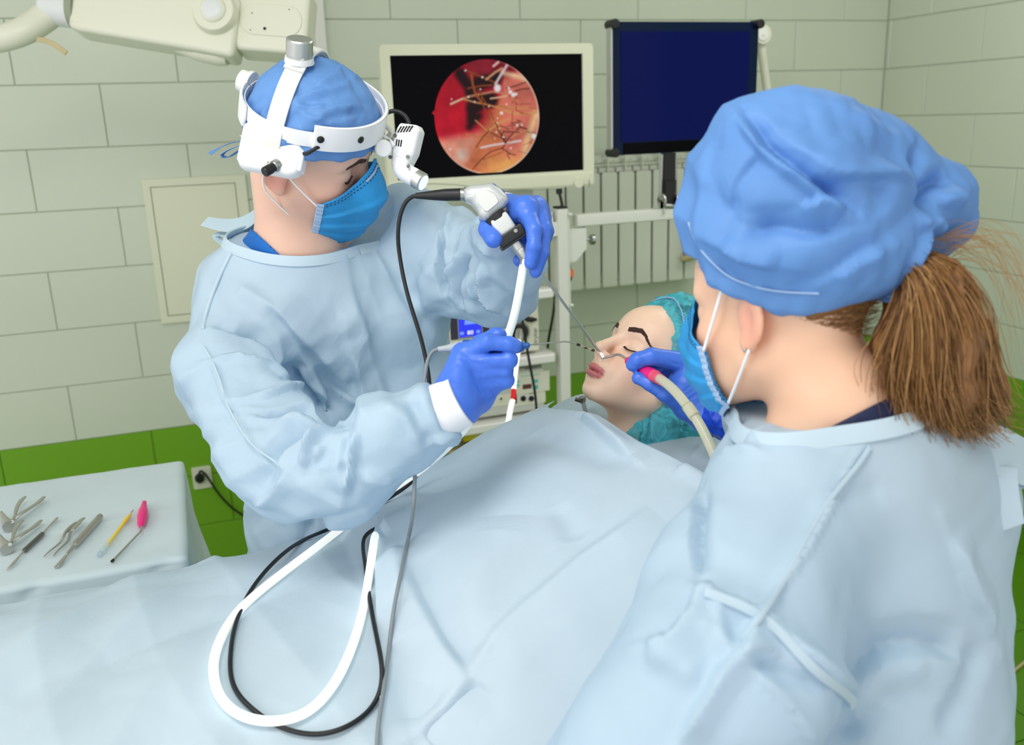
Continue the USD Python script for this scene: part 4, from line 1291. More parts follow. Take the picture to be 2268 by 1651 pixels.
def limb(p, js):
    ds = [s_cone(p, js[i][0], js[i + 1][0], js[i][1], js[i + 1][1]) for i in range(len(js) - 1)]
    return blend(ds, .02) if len(ds) > 1 else ds[0]


SH = Head(P(670.5, 328, 1.355), cdir(.949, -.314, -.035), cdir(.262, .735, .625), 1.0, back=.084)
surgeon = thing('person', 'surgeon in pale blue gown, blue cap and mask, bending over the patient with a scope', 'person', tuple(PZ(720, 1200, 0)[:2] * 0 + np.array([.66, -1.86])) + (0,))

neck_m = [(SH.w(-.022, 0, -.05), P(662, 540, 1.43), .052, .062), (P(662, 540, 1.43), P(672, 640, 1.50), .064, .095), (P(645, 535, 1.45), P(560, 605, 1.47), .046, .045), (P(690, 545, 1.46), P(800, 590, 1.52), .046, .045)]
head_fn = SH.sdf(neck=neck_m)
lo, hi = limit([SH.w(.13, .1, .13), SH.w(-.12, -.1, -.14), P(500, 640, 1.4), P(850, 640, 1.5), SH.w(0, 0, .14), SH.w(.1, -.09, -.13)], .03)
m = mesh_sdf(head_fn, lo, hi, .0034)
tint = SH.tint(m.vertices, (232, 190, 168), blush=.55)
q_ = SH.loc(m.vertices.astype(np.float32))
stub = np.exp(-(((q_[:, 0] - .045) / .04) ** 2 + ((q_[:, 2] + .085) / .04) ** 2)) * .10 + np.exp(-(((q_[:, 0] - .02) / .016) ** 2 + ((q_[:, 2] - .015) / .03) ** 2)) * .10
tint = tint * (1 - stub[:, None] * np.array([.8, .75, .6]))
part(surgeon, 'head', m, 'skin_man', tint=tint, label='bare head and neck')


def lash(head, fn, y0, y1, z, m_, sgn, parent, arch=.004, r=.0009, length=.008, n=26, down=.6):
    pts = on_face(head, fn, [(None, sgn * (y0 + (y1 - y0) * t), z - arch * math.sin(math.pi * t)) for t in np.linspace(0, 1, 14)], .0006)
    base = spline(pts, 40)
    fw = head.R[0]; si = head.R[1] * sgn
    lines = [base]
    w = [np.full(40, r * 2)]
    for k in range(n):
        t = k / (n - 1); b = base[int(2 + t * 36)]
        d = fw * .9 + si * (t - .25) * .8 - head.R[2] * down
        d /= np.linalg.norm(d)
        L = length * head.s * (.65 + .5 * t)
        lines.append(np.array([b, b + d * L * .5, b + d * L + head.R[2] * L * .25])); w.append(np.array([.0011, .0008, .0003]))
    return curves(parent, 'eyelashes', lines, w, 'lash_black')


def brow(head, fn, parent, sgn, pts, m_='brow_brown', n=150, seed=1, wid=.0045, rr=.00055):
    """pts: (y, z, half width) along the brow from the nose outwards."""
    rng = np.random.default_rng(seed)
    pts = np.array(pts, float); t = np.linspace(0, 1, len(pts))
    ls, ws = [], []
    q = []
    for k in range(n):
        s = rng.uniform(0, 1) ** .9; y, z, h = [np.interp(s, t, pts[:, i]) for i in range(3)]
        q.append((None, sgn * y, z + rng.uniform(-1, 1) * h))
    q2 = [(None, a[1] + sgn * .0058, a[2] + .0022 * (1 - 2.2 * abs(a[1]) / .05)) for a in q]
    A, B = on_face(head, fn, q, .0003), on_face(head, fn, q2, .0009)
    for a, b in zip(A, B):
        ls.append(np.array([a, (a + b) / 2 + (b - a) * 0 + head.R[0] * .0004, b])); ws.append(np.array([rr * 2, rr * 1.6, rr * .5]))
    return curves(parent, 'eyebrow', ls, ws, m_)


lash(SH, head_fn, .020, .048, -.007, 'lash_black', -1, surgeon, length=.0036, n=14, down=.85, r=.0007)
brow(SH, head_fn, surgeon, -1, [(.012, .022, .003), (.03, .028, .004), (.05, .022, .002)], n=170, seed=2)
brow(SH, head_fn, surgeon, 1, [(.012, .022, .003), (.03, .028, .004), (.05, .022, .002)], n=110, seed=3)


# cap
def cap_fn(p):
    q = SH.loc(p)
    d = s_ell(q, (.006, 0, .030), (.0935, .100, .108))
    return smin(d, s_ell(q, (.045, 0, .055), (.055, .066, .062)), .03)


def cap_cut(p):
    q = SH.loc(p)
    return smax(cap_fn(p), (.036 + .10 * np.minimum(q[..., 0], .02) - q[..., 2]), .004)


lo, hi = limit([SH.w(.12, .11, .16), SH.w(-.14, -.11, .0), SH.w(.12, -.11, .0), SH.w(-.14, .11, .16), SH.w(.1, .1, -.02), SH.w(-.1, -.1, .16), SH.w(-.14, .1, 0), SH.w(.12, -.1, .16)], .02)
m = mesh_sdf(cap_cut, lo, hi, .0034)
F = Folds(m)
for a in ([(560, 300), (575, 250), (600, 210), (630, 190)], [(590, 265), (605, 235), (628, 225)]): F.add(a, -.006, .010, side=1)
for a in ([(655, 215), (700, 205), (760, 190), (790, 165)], [(650, 230), (690, 240), (720, 232)], [(700, 190), (740, 165), (760, 140)], [(680, 290), (740, 270), (800, 255)], [(690, 270), (730, 240), (790, 235)], [(665, 250), (690, 262), (720, 268)]):
    F.add(a, .0045, .011, side=-1)
for a in ([(750, 145), (765, 165), (800, 220), (815, 250)], [(650, 200), (685, 220), (688, 235)], [(770, 240), (800, 270)]): F.add(a, -.004, .012)
m = F.done(crumple(F.v, 24, .0022, 5) + creases(F.v, 26, .0034, 8, 5) + crumple(F.v, 60, .0010, 9))
cap = part(surgeon, 'cap', m, 'cap_blue', True)
ties = [([P(538, 312, 1.40), P(515, 316, 1.41), P(490, 326, 1.42), P(465, 341, 1.42)], .011), ([P(538, 322, 1.40), P(512, 330, 1.41), P(492, 345, 1.42), P(500, 349, 1.42), P(520, 340, 1.41), P(540, 328, 1.40)], .011)]
for pts, wd in ties:
    part(cap, 'tie', ribbon(spline(pts, 30), cdir(.2, .9, .5), wd, .001), 'cap_blue', True)


# mask and its loops
def mask_surf(head, fn, amax=72, push=.008):
    c0 = head.w(.030, 0, -.055)
    na, ne = 61, 49

    def infl(p):
        q = head.loc(p)
        d = blend([head.face(q), s_ell(q, (.062, 0, -.058), (.056, .044, .056)), s_ell(q, (.088, 0, -.035), (.034, .026, .040))], .02) * np.float32(head.s)
        return d - np.float32(push * head.s)
    A, E = np.meshgrid(np.linspace(-1, 1, na), np.linspace(0, 1, ne), indexing='ij')
    az = np.radians(A * amax)
    top = np.radians(44 - 33 * np.abs(A) ** 1.2); bot = np.radians(-56 + 10 * np.abs(A) ** 2)
    el = top + (bot - top) * E
    d = np.stack([np.cos(az) * np.cos(el), np.sin(az) * np.cos(el), np.sin(el)], -1).reshape(-1, 3) @ head.R
    pts = surface_march(infl, c0, d, .20 * head.s, .0)
    return pts.reshape(na, ne, 3), A, E


def pleat(E, k=3):
    x = np.zeros_like(E)
    for c in (.30, .52, .74): x += .0042 / (1 + np.exp(-(E - c) / .006)) - .0042 * np.clip((E - c) / .2 + 0, 0, 1)
    return x


def add_mask(head, fn, parent, vis_sgn, nose_strip=True):
    pts, A, E = mask_surf(head, fn)
    na, ne = A.shape
    c = head.w(.03, 0, -.055)
    nrm = pts - c; nrm /= np.linalg.norm(nrm, axis=-1, keepdims=True)
    pl = pleat(E) * (1 - np.abs(A) ** 6)
    g = np.where(np.abs(A) > .93, .0012 * np.sin(E * 70), 0) + .0028 * (meshkit.fbm(np.stack([A * 3, E * 5, 0 * A + 3], -1), 3, 2) - .5) + .0024 * np.exp(-((E - .85 + .1 * np.cos(A * 5)) / .02) ** 2)
    q = pts + nrm * (pl + g)[..., None]
    i, j = np.meshgrid(np.arange(na - 1), np.arange(ne - 1), indexing='ij')
    f = np.stack([i * ne + j, (i + 1) * ne + j, (i + 1) * ne + j + 1, i * ne + j + 1], -1).reshape(-1, 4)
    m = trimesh.Trimesh(q.reshape(-1, 3), np.vstack([f[:, [0, 2, 1]], f[:, [0, 3, 2]]]), process=False)
    mk = part(parent, 'mask', close_sheet(m, .0016), 'mask_blue', True)
    for s, k in ((-1, 0), (1, na - 1)):
        e = q[k] + nrm[k] * .0012
        inner = q[k + (1 if s < 0 else -1) * 3] + nrm[k] * .0016
        mid = (e + inner) / 2
        tng = np.cross(np.gradient(mid, axis=0), inner - e); tng /= np.linalg.norm(tng, axis=1, keepdims=True)
        part(mk, 'side_binding', ribbon(mid, nrm[k], .011 * head.s, .0018), 'mask_edge', True)
    part(mk, 'bottom_binding', ribbon(q[:, -1] + nrm[:, -1] * .0008, nrm[:, -1], .006, .0016), 'mask_edge', True)
    for e_ in (.035, .085):
        jj = int(e_ * (ne - 1) + .5)
        row = q[:, jj] + nrm[:, jj] * .0004
        row = spline(row[::2], 160)
        cn = (row - c) / np.linalg.norm(row - c, axis=1, keepdims=True)
        dash = [ribbon(row[k:k + 3] + cn[k:k + 3] * .0003, cn[k:k + 3], .0010, .0005) for k in range(6, 152, 4)]
        part(mk, 'stitching', cat(*dash), 'scrub_navy', False, kind='stuff')
    if nose_strip:
        jj = 3
        row = spline(q[22:39:2, jj], 30); cn = (row - c) / np.linalg.norm(row - c, axis=1, keepdims=True)
        part(mk, 'nose_strip', ribbon(row + cn * .0007, cn, .0042, .0012), 'mask_edge', True)
    return mk, q


mk, mq = add_mask(SH, head_fn, surgeon, -1)


def loops(parent, mesh_pts, ear_top, ear_low, side, r=.0014, behind=None, back=None):
    k = 0 if side < 0 else mesh_pts.shape[0] - 1
    a, b = mesh_pts[k, 1], mesh_pts[k, -2]
    part(parent, 'ear_loop', tube(spline([a, (a + ear_top) / 2 + behind * .3, ear_top], 24), r, 8), 'strap_white', True)
    part(parent, 'ear_loop', tube(spline([b, (b + ear_low) / 2 + behind * .5, ear_low], 24), r, 8), 'strap_white', True)
    if back is None: part(parent, 'ear_loop', tube(spline([ear_top, (ear_top + ear_low) / 2 + behind if back is None else back, ear_low], 24), r, 8), 'strap_white', True)


def skin_pt(head, fn, q):
    """The skin point in front of a point given in head axes, seen along the outward direction from the head's middle."""
    o = head.w(0, 0, q[2]); d = head.w(*q) - o; L = np.linalg.norm(d); d /= L
    return surface_march(fn, o, d[None], L * 2.2, 0.0)[0] + d * .0012


for sd in (-1, 1):
    e1, e2 = SH.w(-.016, sd * .088, .020), SH.w(-.020, sd * .084, -.040)
    loops(mk, mq, e1, e2, sd, behind=SH.R[1] * sd * .006 - SH.R[0] * .006)

# gown
N_AX = cdir(.06, .90, .42)
NC = P(652, 545, 1.425)
sleeve_r = [J(560, 655, 1.47, .080), J(502, 830, 1.36, .074), J(612, 1002, 1.24, .066)]
fore_r = [J(612, 1006, 1.235, .066), J(735, 1030, 1.185, .062), J(880, 960, 1.155, .050), J(978, 912, 1.145, .041)]
sag_r = [J(645, 1078, 1.23, .042), J(725, 1085, 1.20, .045), J(850, 1010, 1.17, .034)]
arm_l = [J(905, 520, 1.53, .082), J(1000, 580, 1.49, .076), J(1085, 610, 1.43, .068), J(1120, 560, 1.36, .052), J(1118, 500, 1.30, .040)]


def neckline(p, d, skin, nc, ax, gap=.009, reach=.13):
    """The gown hugs the base of the neck and ends there in a plane round neckline."""
    r = p - nc.astype(np.float32); h = r @ ax.astype(np.float32)
    rad = np.linalg.norm(r - h[..., None] * ax.astype(np.float32), axis=-1)
    near = (rad < .17) & (np.abs(h) < .25)
    hug = np.full(rad.shape, 1.0, np.float32)
    if near.any(): hug[near] = np.maximum(skin(p[near]) - np.float32(gap), rad[near] - np.float32(.15))
    d = smin(d, hug, .025)
    return smax(d, h - np.maximum(rad - reach, 0) * 2.0, .004)


def neck_ring(fn, nc, ax):
    """The edge of the neckline, walked round the neck."""
    fx = np.cross(ax, RT); fx /= np.linalg.norm(fx); fy = np.cross(fx, ax); out = []
    for a in np.linspace(0, 2 * np.pi, 90, endpoint=False):
        d = math.cos(a) * fy + math.sin(a) * fx
        pp = nc - ax * .005 + d * np.linspace(.15, .02, 260)[:, None]
        v = fn(pp.astype(np.float32)); i = np.where(v < 0)[0]
        out.append(pp[i[0]] if len(i) else pp[0])
    out = np.array(out)
    for _ in range(5): out = (np.roll(out, 1, 0) + out * 2 + np.roll(out, -1, 0)) / 4
    out = np.vstack([out, out[:1]]); rn = out - nc; rn -= (rn @ ax)[:, None] * ax
    return out, rn / np.linalg.norm(rn, axis=1, keepdims=True)


def gown_s(p):
    tor = blend([s_cone(p, P(655, 700, 1.50), P(705, 1150, 1.60), .110, .110), s_cone(p, P(845, 690, 1.56), P(860, 1150, 1.62), .108, .105),
                 s_cone(p, P(600, 610, 1.49), P(655, 720, 1.50), .070, .110), s_cone(p, P(860, 560, 1.56), P(850, 700, 1.56), .085, .105),
                 s_cone(p, P(655, 560, 1.47), P(680, 640, 1.48), .085, .11), s_cone(p, P(705, 1150, 1.62), P(690, 1520, 1.75), .11, .15), s_cone(p, P(850, 1150, 1.64), P(860, 1500, 1.77), .105, .14)], .05)
    def open_end(d, js):
        w_, dr = js[-1][0], js[-1][0] - js[-2][0]; dr = dr / np.linalg.norm(dr)
        return smax(d, (p - w_.astype(np.float32)) @ dr.astype(np.float32), .006)
    fo = smin(open_end(limb(p, fore_r), fore_r), limb(p, sag_r), .045)
    ar = smin(limb(p, sleeve_r), fo, .03)
    d = smin(tor, s_cone(p, *[x for x in (sleeve_r[0][0], sleeve_r[0][0] + (sleeve_r[1][0] - sleeve_r[0][0]) * .35)], sleeve_r[0][1], .075), .05)
    d = smin(d, ar, .022)
    al = open_end(limb(p, arm_l), arm_l)
    al = smin(al, limb(p, [J(1010, 640, 1.45, .045), J(1100, 655, 1.42, .045), J(1160, 600, 1.36, .035)]), .03)
    d = smin(d, al, .03)
    return neckline(p, d, head_fn, NC, N_AX)
    return d


lo, hi = limit([P(395, 520, 1.3), P(1220, 700, 1.3), P(545, 1500, 1.9), P(900, 400, 1.75), P(400, 900, 1.6), P(980, 900, 1.08), P(600, 1150, 1.1)], .03)
m = mesh_sdf(gown_s, lo, hi, .0044)
F = Folds(m, 1.4, .82)
f_ = F.add
f_([(514, 728), (569, 745), (607, 788), (633, 827), (665, 842)], -.026, .026, side=1)
f_([(569, 653), (627, 699), (700, 778), (767, 856)], .010, .040, side=1)
f_([(520, 640), (560, 660), (600, 700)], .006, .022)
f_([(761, 735), (767, 786), (796, 856), (799, 900)], .014, .030, side=1)
f_([(767, 600), (784, 690), (833, 827), (850, 890)], .010, .050, side=-1)
f_([(820, 540), (870, 640), (930, 760)], .006, .050, side=-1)
f_([(880, 900), (920, 870), (950, 840)], .004, .02)
f_([(690, 800), (740, 880), (760, 925)], -.020, .030, side=1)
f_([(640, 842), (700, 880), (747, 931)], -.024, .024, side=-1)
f_([(747, 931), (690, 905), (620, 910), (545, 912)], -.016, .030, side=1)
f_([(500, 890), (590, 880), (680, 862)], .008, .022, side=1)
f_([(747, 931), (680, 950), (625, 985), (600, 1040)], -.020, .026, side=-1)
f_([(545, 912), (640, 935), (725, 928)], .012, .020)
f_([(735, 945), (700, 975), (690, 1010)], .010, .012)
f_([(715, 960), (680, 1000), (672, 1040)], .008, .010)
f_([(720, 990), (700, 1020)], .006, .008)
f_([(738, 935), (745, 950)], -.02, .02)
f_([(445, 765), (470, 802), (503, 888), (525, 935), (565, 992), (640, 1045)], .004, .007)
f_([(470, 800), (520, 790), (600, 805)], .006, .012, side=-1)
f_([(400, 850), (445, 820), (470, 800)], .004, .02)
f_([(800, 953), (793, 980), (781, 1027), (760, 1095)], .012, .026, side=-1)
f_([(778, 960), (772, 1010), (765, 1055)], -.009, .012)
f_([(800, 1050), (850, 1070), (880, 1065)], .006, .02)
f_([(700, 1042), (766, 1020), (787, 1002)], .003, .008)
f_([(640, 1045), (610, 1085), (570, 1112)], .008, .018, side=1)
f_([(850, 900), (905, 930), (940, 985)], .006, .02)
f_([(905, 880), (930, 950), (960, 985)], -.006, .014)
f_([(960, 985), (990, 965), (1015, 975)], .008, .016)
f_([(560, 1150), (640, 1170), (700, 1160)], -.008, .03)
f_([(640, 1225), (700, 1180), (760, 1150)], -.014, .03, side=1)
f_([(982, 515), (975, 545), (976, 619), (985, 660)], -.016, .018, side=1)
f_([(1041, 569), (1019, 616), (1016, 660), (1030, 690)], -.016, .016, side=-1)
f_([(1000, 480), (985, 530), (1000, 590)], .010, .016)
f_([(1025, 560), (1010, 590), (990, 615)], .008, .012)
f_([(1045, 600), (1050, 640), (1058, 665)], .010, .012)
f_([(1062, 575), (1068, 630), (1075, 665), (1110, 690)], .010, .016, side=1)
f_([(1090, 575), (1110, 620), (1160, 640)], .006, .022)
f_([(1060, 500), (1070, 540), (1100, 560)], .008, .014)
f_([(930, 450), (960, 510), (975, 545)], .006, .03)
f_([(960, 560), (940, 640), (950, 700)], .008, .04)
env = np.clip((np.linalg.norm(F.v - NC, axis=1) - .085) / .06, .0, 1)
m = F.done((crumple(F.v, 7.0, .0050, 12) + creases(F.v, 9, .0095, 9, 12, .55) + creases(F.v, 20, .0036, 8, 13)) * env)
gown = part(surgeon, 'gown', m, 'gown_blue', True)
# neck band of the gown, cuffs, seam, ties
ring, rn = neck_ring(gown_s, NC, N_AX)
part(gown, 'neck_band', ribbon(ring + N_AX * .004 - rn * .001, rn + N_AX * .5, .017, .004), 'gown_band', True)
wr, wd = fore_r[-1][0], fore_r[-1][0] - fore_r[-2][0]; wd /= np.linalg.norm(wd)
part(gown, 'knit_cuff', lathe(wr - wd * .02, P(1003, 897, 1.145) + wd * .012, [(0, .037), (.3, .0365), (.36, .0355), (.42, .0362), (.6, .035), (1, .0335)], 36), 'cuff_white', 40)
wl, wdl = arm_l[-1][0], arm_l[-1][0] - arm_l[-2][0]; wdl /= np.linalg.norm(wdl)
part(gown, 'knit_cuff', lathe(wl - wdl * .02, wl + wdl * .035, [(0, .037), (.5, .035), (1, .032)], 36), 'cuff_white', 40)
part(gown, 'neck_tie', ribbon(spline([P(592, 452, 1.47), P(566, 478, 1.49), P(530, 497, 1.50), P(490, 498, 1.50), P(453, 490, 1.50)], 40), cdir(.1, .7, .7), np.linspace(.058, .026, 40), .001), 'gown_band', True)
part(gown, 'neck_tie', ribbon(spline([P(588, 470, 1.47), P(560, 512, 1.49), P(520, 522, 1.50), P(480, 520, 1.50), P(486, 532, 1.50), P(530, 540, 1.49)], 40), cdir(.1, .8, .6), .014, .001), 'gown_band', True)
sl = Folds(m).pick([(512, 562), (488, 610), (466, 665), (452, 720), (452, 765)])
part(gown, 'side_seam', tube(spline(sl[::6], 50) + TW * .002, .0030, 8), 'gown_band', True)
sl = Folds(m).pick([(452, 768), (473, 804), (503, 888), (525, 935), (565, 992), (636, 1042)])
part(gown, 'sleeve_seam', tube(spline(sl[::6], 70) + TW * .001, .0016, 6), 'gown_band', True)

# the blue scrub collar inside the gown neck


def scrub_s(p):
    d = head_fn(p) - np.float32(.0045)
    a, b = P(552, 503, 1.42), P(628, 572, 1.37)
    nrm = np.cross(b - a, (a + b) / 2 - CAM); nrm /= np.linalg.norm(nrm)
    if nrm @ (P(540, 580, 1.42) - a) > 0: nrm = -nrm
    q = SH.loc(p)
    return smax(d, (p - a.astype(np.float32)) @ nrm.astype(np.float32), .002)


lo, hi = limit([P(490, 640, 1.5), P(720, 640, 1.3), P(560, 480, 1.5)], .03)
m = mesh_sdf(scrub_s, lo, hi, .0045)
part(surgeon, 'scrub_collar', m, 'scrub_blue', 40)
# trousers and shoes behind the table
for px in (-.09, .09):
    part(surgeon, 'trouser_leg', tube(spline([(.66 + px, -1.84, .70), (.66 + px, -1.83, .40), (.66 + px, -1.82, .08)], 16), np.linspace(.085, .065, 16), 20), 'scrub_blue', True)
    part(surgeon, 'shoe', obox((.66 + px, -1.86, .045), np.eye(3), (.045, .125, .045), .03), 'white_plastic', 30)
# ------------------------------------------------------------------ the patient
PHD = Head(P(1440.5, 819, 1.50), cdir(-.675, .565, .473), cdir(.586, .80, -.12), .92, female=True)
patient = thing('person', 'patient lying back with closed eyes, turquoise hair net and dark eyebrows', 'person', tuple(P(1440, 950, 1.55)))
neck_p = [(PHD.w(-.015, 0, -.055), P(1418, 985, 1.54), .050, .056), (P(1418, 985, 1.54), P(1340, 1110, 1.53), .060, .09), (P(1380, 1010, 1.56), P(1250, 1010, 1.62), .05, .06)]
pat_fn = PHD.sdf(mouth=.0006, neck=neck_p)
lo, hi = limit([PHD.w(.13, .1, .13), PHD.w(-.12, -.1, -.14), P(1330, 1060, 1.5), P(1420, 1060, 1.5), PHD.w(0, 0, .14), PHD.w(.12, .1, -.13), PHD.w(.12, -.1, -.13)], .03)
m = mesh_sdf(pat_fn, lo, hi, .0022)
part(patient, 'head', m, 'skin_woman', tint=PHD.tint(m.vertices, (250, 212, 186), lips=(206, 122, 122), blush=.32), label='bare face and neck with closed eyes')
lash(PHD, pat_fn, .0175, .0560, -.0058, 'lash_black', 1, patient, arch=.0042, r=.0010, length=.0090, n=46, down=.55)
lash(PHD, pat_fn, .0195, .0475, -.0052, 'lash_black', -1, patient, arch=.0042, r=.0010, length=.0090, n=46, down=.55)
for sg_ in (1, -1):
    brow(PHD, pat_fn, patient, sg_, [(.016, .0225, .0036), (.026, .0265, .0040), (.039, .0310, .0036), (.050, .0275, .0024), (.062, .0150, .0008)], n=620, seed=5 + sg_, rr=.00055)
# wisps of hair at the nape
rng = np.random.default_rng(8)
ls, ws = [], []
for k in range(42):
    a = P(1452 + rng.uniform(-6, 10), 880 + rng.uniform(-10, 100), 1.475 + rng.uniform(0, .03))
    b = a + cdir(-.8, rng.uniform(-.9, .5), .15) * rng.uniform(.012, .034)
    ls.append(spline([a, (a + b) / 2 + cdir(0, 1, .2) * .003, b], 8)); ws.append(np.linspace(.0007, .0003, 8))
curves(patient, 'stray_hair', ls, ws, 'hair_dark')

# hair under the net, then the net itself
def hairmass(p, grow=0.0):
    q = PHD.loc(p)
    d = blend([s_ell(q, (-.022, 0, .046), (.098, .084, .090)), s_ell(q, (-.075, .005, .00), (.062, .074, .075)), s_ell(q, (-.070, .030, -.095), (.050, .060, .068)), s_ell(q, (-.030, 0, .085), (.072, .074, .062))], .03) * np.float32(.92)
    return d - np.float32(grow)


def hair_cut(p):
    q = PHD.loc(p)
    rim = .082 - 1.05 * q[..., 0] - .05 * np.abs(q[..., 1])
    return smax(hairmass(p), np.maximum((q[..., 0] - .055 + np.where(q[..., 2] < .05, (.05 - q[..., 2]) * .75, 0)), -1), .006)


def rimf(q):
    """Positive in front of the elastic edge: across the forehead, past the temple, in front of the ear and under the nape."""
    z, x = q[..., 2], q[..., 0]
    edge = np.interp(z, [-.16, -.125, -.09, -.05, -.01, .03, .06, .085, .11], [-.060, -.030, -.008, .012, .024, .036, .046, .058, .066])
    return x - edge


def net_fn(p):
    q = PHD.loc(p)
    return smax(hairmass(p, .006), rimf(q) * np.float32(.8), .005)


def hair_fn(p):
    q = PHD.loc(p)
    return smax(hairmass(p, -.004), (rimf(q) + .012) * np.float32(.8), .005)


lo, hi = limit([PHD.w(.1, .11, .16), PHD.w(-.16, -.11, -.16), PHD.w(-.16, .11, .16), PHD.w(.1, -.11, -.16), PHD.w(-.16, .11, -.16), PHD.w(.1, -.11, .16)], .01)
m = mesh_sdf(hair_fn, lo, hi, .005)
part(patient, 'hair', m, 'hair_dark', 40)
m = mesh_sdf(net_fn, lo, hi, .0030)
q_ = PHD.loc(m.vertices.astype(np.float32))
rf = rimf(q_)
gath = np.exp(-((rf + .012) / .010) ** 2)
ang = np.arctan2(q_[:, 1], q_[:, 2] - .02)
puck = gath * .0022 * np.sin(ang * 62 + 2.5 * np.sin(ang * 9)) + .0022 * np.exp(-((rf + .022) / .004) ** 2)
pl = (1 - gath) * (crumple(m.vertices, 30, .0120, 3, power=1.2) + crumple(m.vertices, 62, .0060, 8))
m.vertices = m.vertices + vnormals(m) * (puck + pl + (1 - gath) * creases(m.vertices, 30, .0045, 8, 3))[:, None]
MAT['net_teal'] = usdkit.material(stage, '/World/Looks/net_teal', {
    'p': ('principled_bsdf', {'base_color': lin((84, 206, 224)), 'roughness': .5}), 'tr': ('translucent_bsdf', {'color': lin((84, 206, 224))}), 'm1': ('mix_closure', {'fac': .25}),
    't': ('transparent_bsdf', {'color': (.80, .95, .98)}), 'm2': ('mix_closure', {'fac': .74}), 'n3': ('noise_texture', {'scale': 46.0, 'detail': 4.0, 'distortion': 1.4}), 'mr': ('map_range', {'from_min': .34, 'from_max': .62, 'to_min': .42, 'to_max': .97, 'clamp': True}), 'tc': ('texture_coordinate', {}),
    'n': ('noise_texture', {'scale': 420.0, 'detail': 2.0}), 'b': ('bump', {'strength': .4, 'distance': .0006})},
    [('p.BSDF', 'm1.closure1'), ('tr.BSDF', 'm1.closure2'), ('t.BSDF', 'm2.closure1'), ('m1.closure', 'm2.closure2'), ('tc.object', 'n3.vector'), ('n3.fac', 'mr.value'), ('mr.result', 'm2.fac'), ('tc.object', 'n.vector'), ('n.fac', 'b.height'), ('b.normal', 'p.normal')], surface='m2.closure')
net = part(patient, 'hair_net', m, 'net_teal', True)
# the stitched elastic rim of the net
rng = np.random.default_rng(2)
rim = []
for a in np.linspace(-2.5, 2.5, 150):
    o = PHD.w(-.01, 0, .02); dirs = np.array([0, math.sin(a), math.cos(a)])
    zz = np.linspace(.02, .2, 160)
    pts = PHD.ws([[np.interp(.02 + dirs[2] * t, [-.16, -.125, -.09, -.05, -.01, .03, .06, .085, .11], [-.060, -.030, -.008, .012, .024, .036, .046, .058, .066]) - .012, dirs[1] * t, .02 + dirs[2] * t] for t in zz])
    v = hairmass(pts.astype(np.float32), .009); k = np.where(v < 0)[0]
    if len(k): rim.append(pts[k[-1]])
rim = np.array(rim)
cx_ = rim.mean(0)
rn_ = rim - cx_
rr = spline(rim, 900)
off = np.sin(np.linspace(0, 2 * np.pi * 105, 900))[:, None]
part(net, 'elastic_rim', tube(rr + PHD.R[0] * off * .0022, .0011, 6), 'mask_edge', True, label='pale zigzag stitched elastic')
# ------------------------------------------------------------------ gloved hands
def hand(parent, chains, palm, name, h=.0022, k=.006, kp=.012, cut=None, wrinkle=.0007, seed=0):
    def fn(p):
        pl = blend([s_cone(p, a[0], b[0], a[1], b[1]) for a, b in palm], kp)
        for ch in chains:
            d = limb_k(p, ch, .004)
            pl = smin(pl, d, k)
        if cut is not None:
            pl = smax(pl, (p - cut[0].astype(np.float32)) @ cut[1].astype(np.float32), .003)
        return pl
    pts = np.array([j[0] for c in chains for j in c] + [j[0] for pr in palm for j in pr])
    lo, hi = limit(pts, .045)
    m = mesh_sdf(fn, lo, hi, h)
    m.vertices = m.vertices + vnormals(m) * (crumple(m.vertices, 70, wrinkle, seed) + crumple(m.vertices, 150, wrinkle * .45, seed + 3))[:, None]
    return m


def limb_k(p, js, k):
    ds = [s_cone(p, js[i][0], js[i + 1][0], js[i][1], js[i + 1][1]) for i in range(len(js) - 1)]
    return blend(ds, k) if len(ds) > 1 else ds[0]


# right hand of the surgeon, holding the shaver pen
D0 = 1.165
IM, MM, RM, LM = J(1026, 785, D0 + .005, .0125), J(1017, 806, D0 - .004, .0125), J(1028, 828, D0 - .002, .0122), J(1046, 850, D0 + .004, .0118)
WR = J(1003, 893, D0 - .015, .027)
ch = [[IM, J(1080, 758, D0 - .012, .0105), J(1128, 763, D0 - .010, .0092), J(1140, 766, D0 - .008, .0088)],
      [MM, J(1128, 798, D0 - .004, .0100), J(1118, 806, D0 + .024, .0090), J(1092, 800, D0 + .032, .0082)],
      [RM, J(1118, 822, D0 + .002, .0098), J(1106, 828, D0 + .026, .0088), J(1082, 822, D0 + .032, .008)],
      [LM, J(1122, 843, D0 + .008, .0096), J(1108, 848, D0 + .028, .0084), J(1088, 842, D0 + .032, .0078)],
      [J(1030, 800, D0 + .034, .0135), J(1064, 762, D0 + .030, .0115), J(1098, 744, D0 + .022, .0100), J(1106, 742, D0 + .020, .0092)]]
palm = [(WR, IM), (WR, MM), (WR, RM), (J(1020, 905, D0 - .01, .024), LM), (IM, LM), (J(1055, 880, D0 + .012, .020), LM), (WR, J(1055, 880, D0 + .012, .020)), (J(1010, 860, D0 + .012, .024), J(1030, 800, D0 + .034, .0135)), (J(1075, 862, D0 + .016, .014), J(1108, 848, D0 + .014, .010))]
m = hand(surgeon, ch, palm, 'glove', seed=4, k=.0045)
F = Folds(m)
for a in ([(1005, 790), (1035, 800), (1075, 815)], [(1030, 800), (1060, 806), (1090, 808)], [(1040, 822), (1070, 830), (1100, 830)], [(1050, 850), (1080, 850), (1108, 850)], [(1055, 860), (1085, 868), (1096, 872)], [(1060, 870), (1080, 878)], [(1000, 780), (1020, 795)]):
    F.add(a, -.0010, .0035)
for a in ([(985, 858), (1000, 890), (1030, 922)], [(990, 852), (1008, 886), (1040, 918)]): F.add(a, .0012, .003)
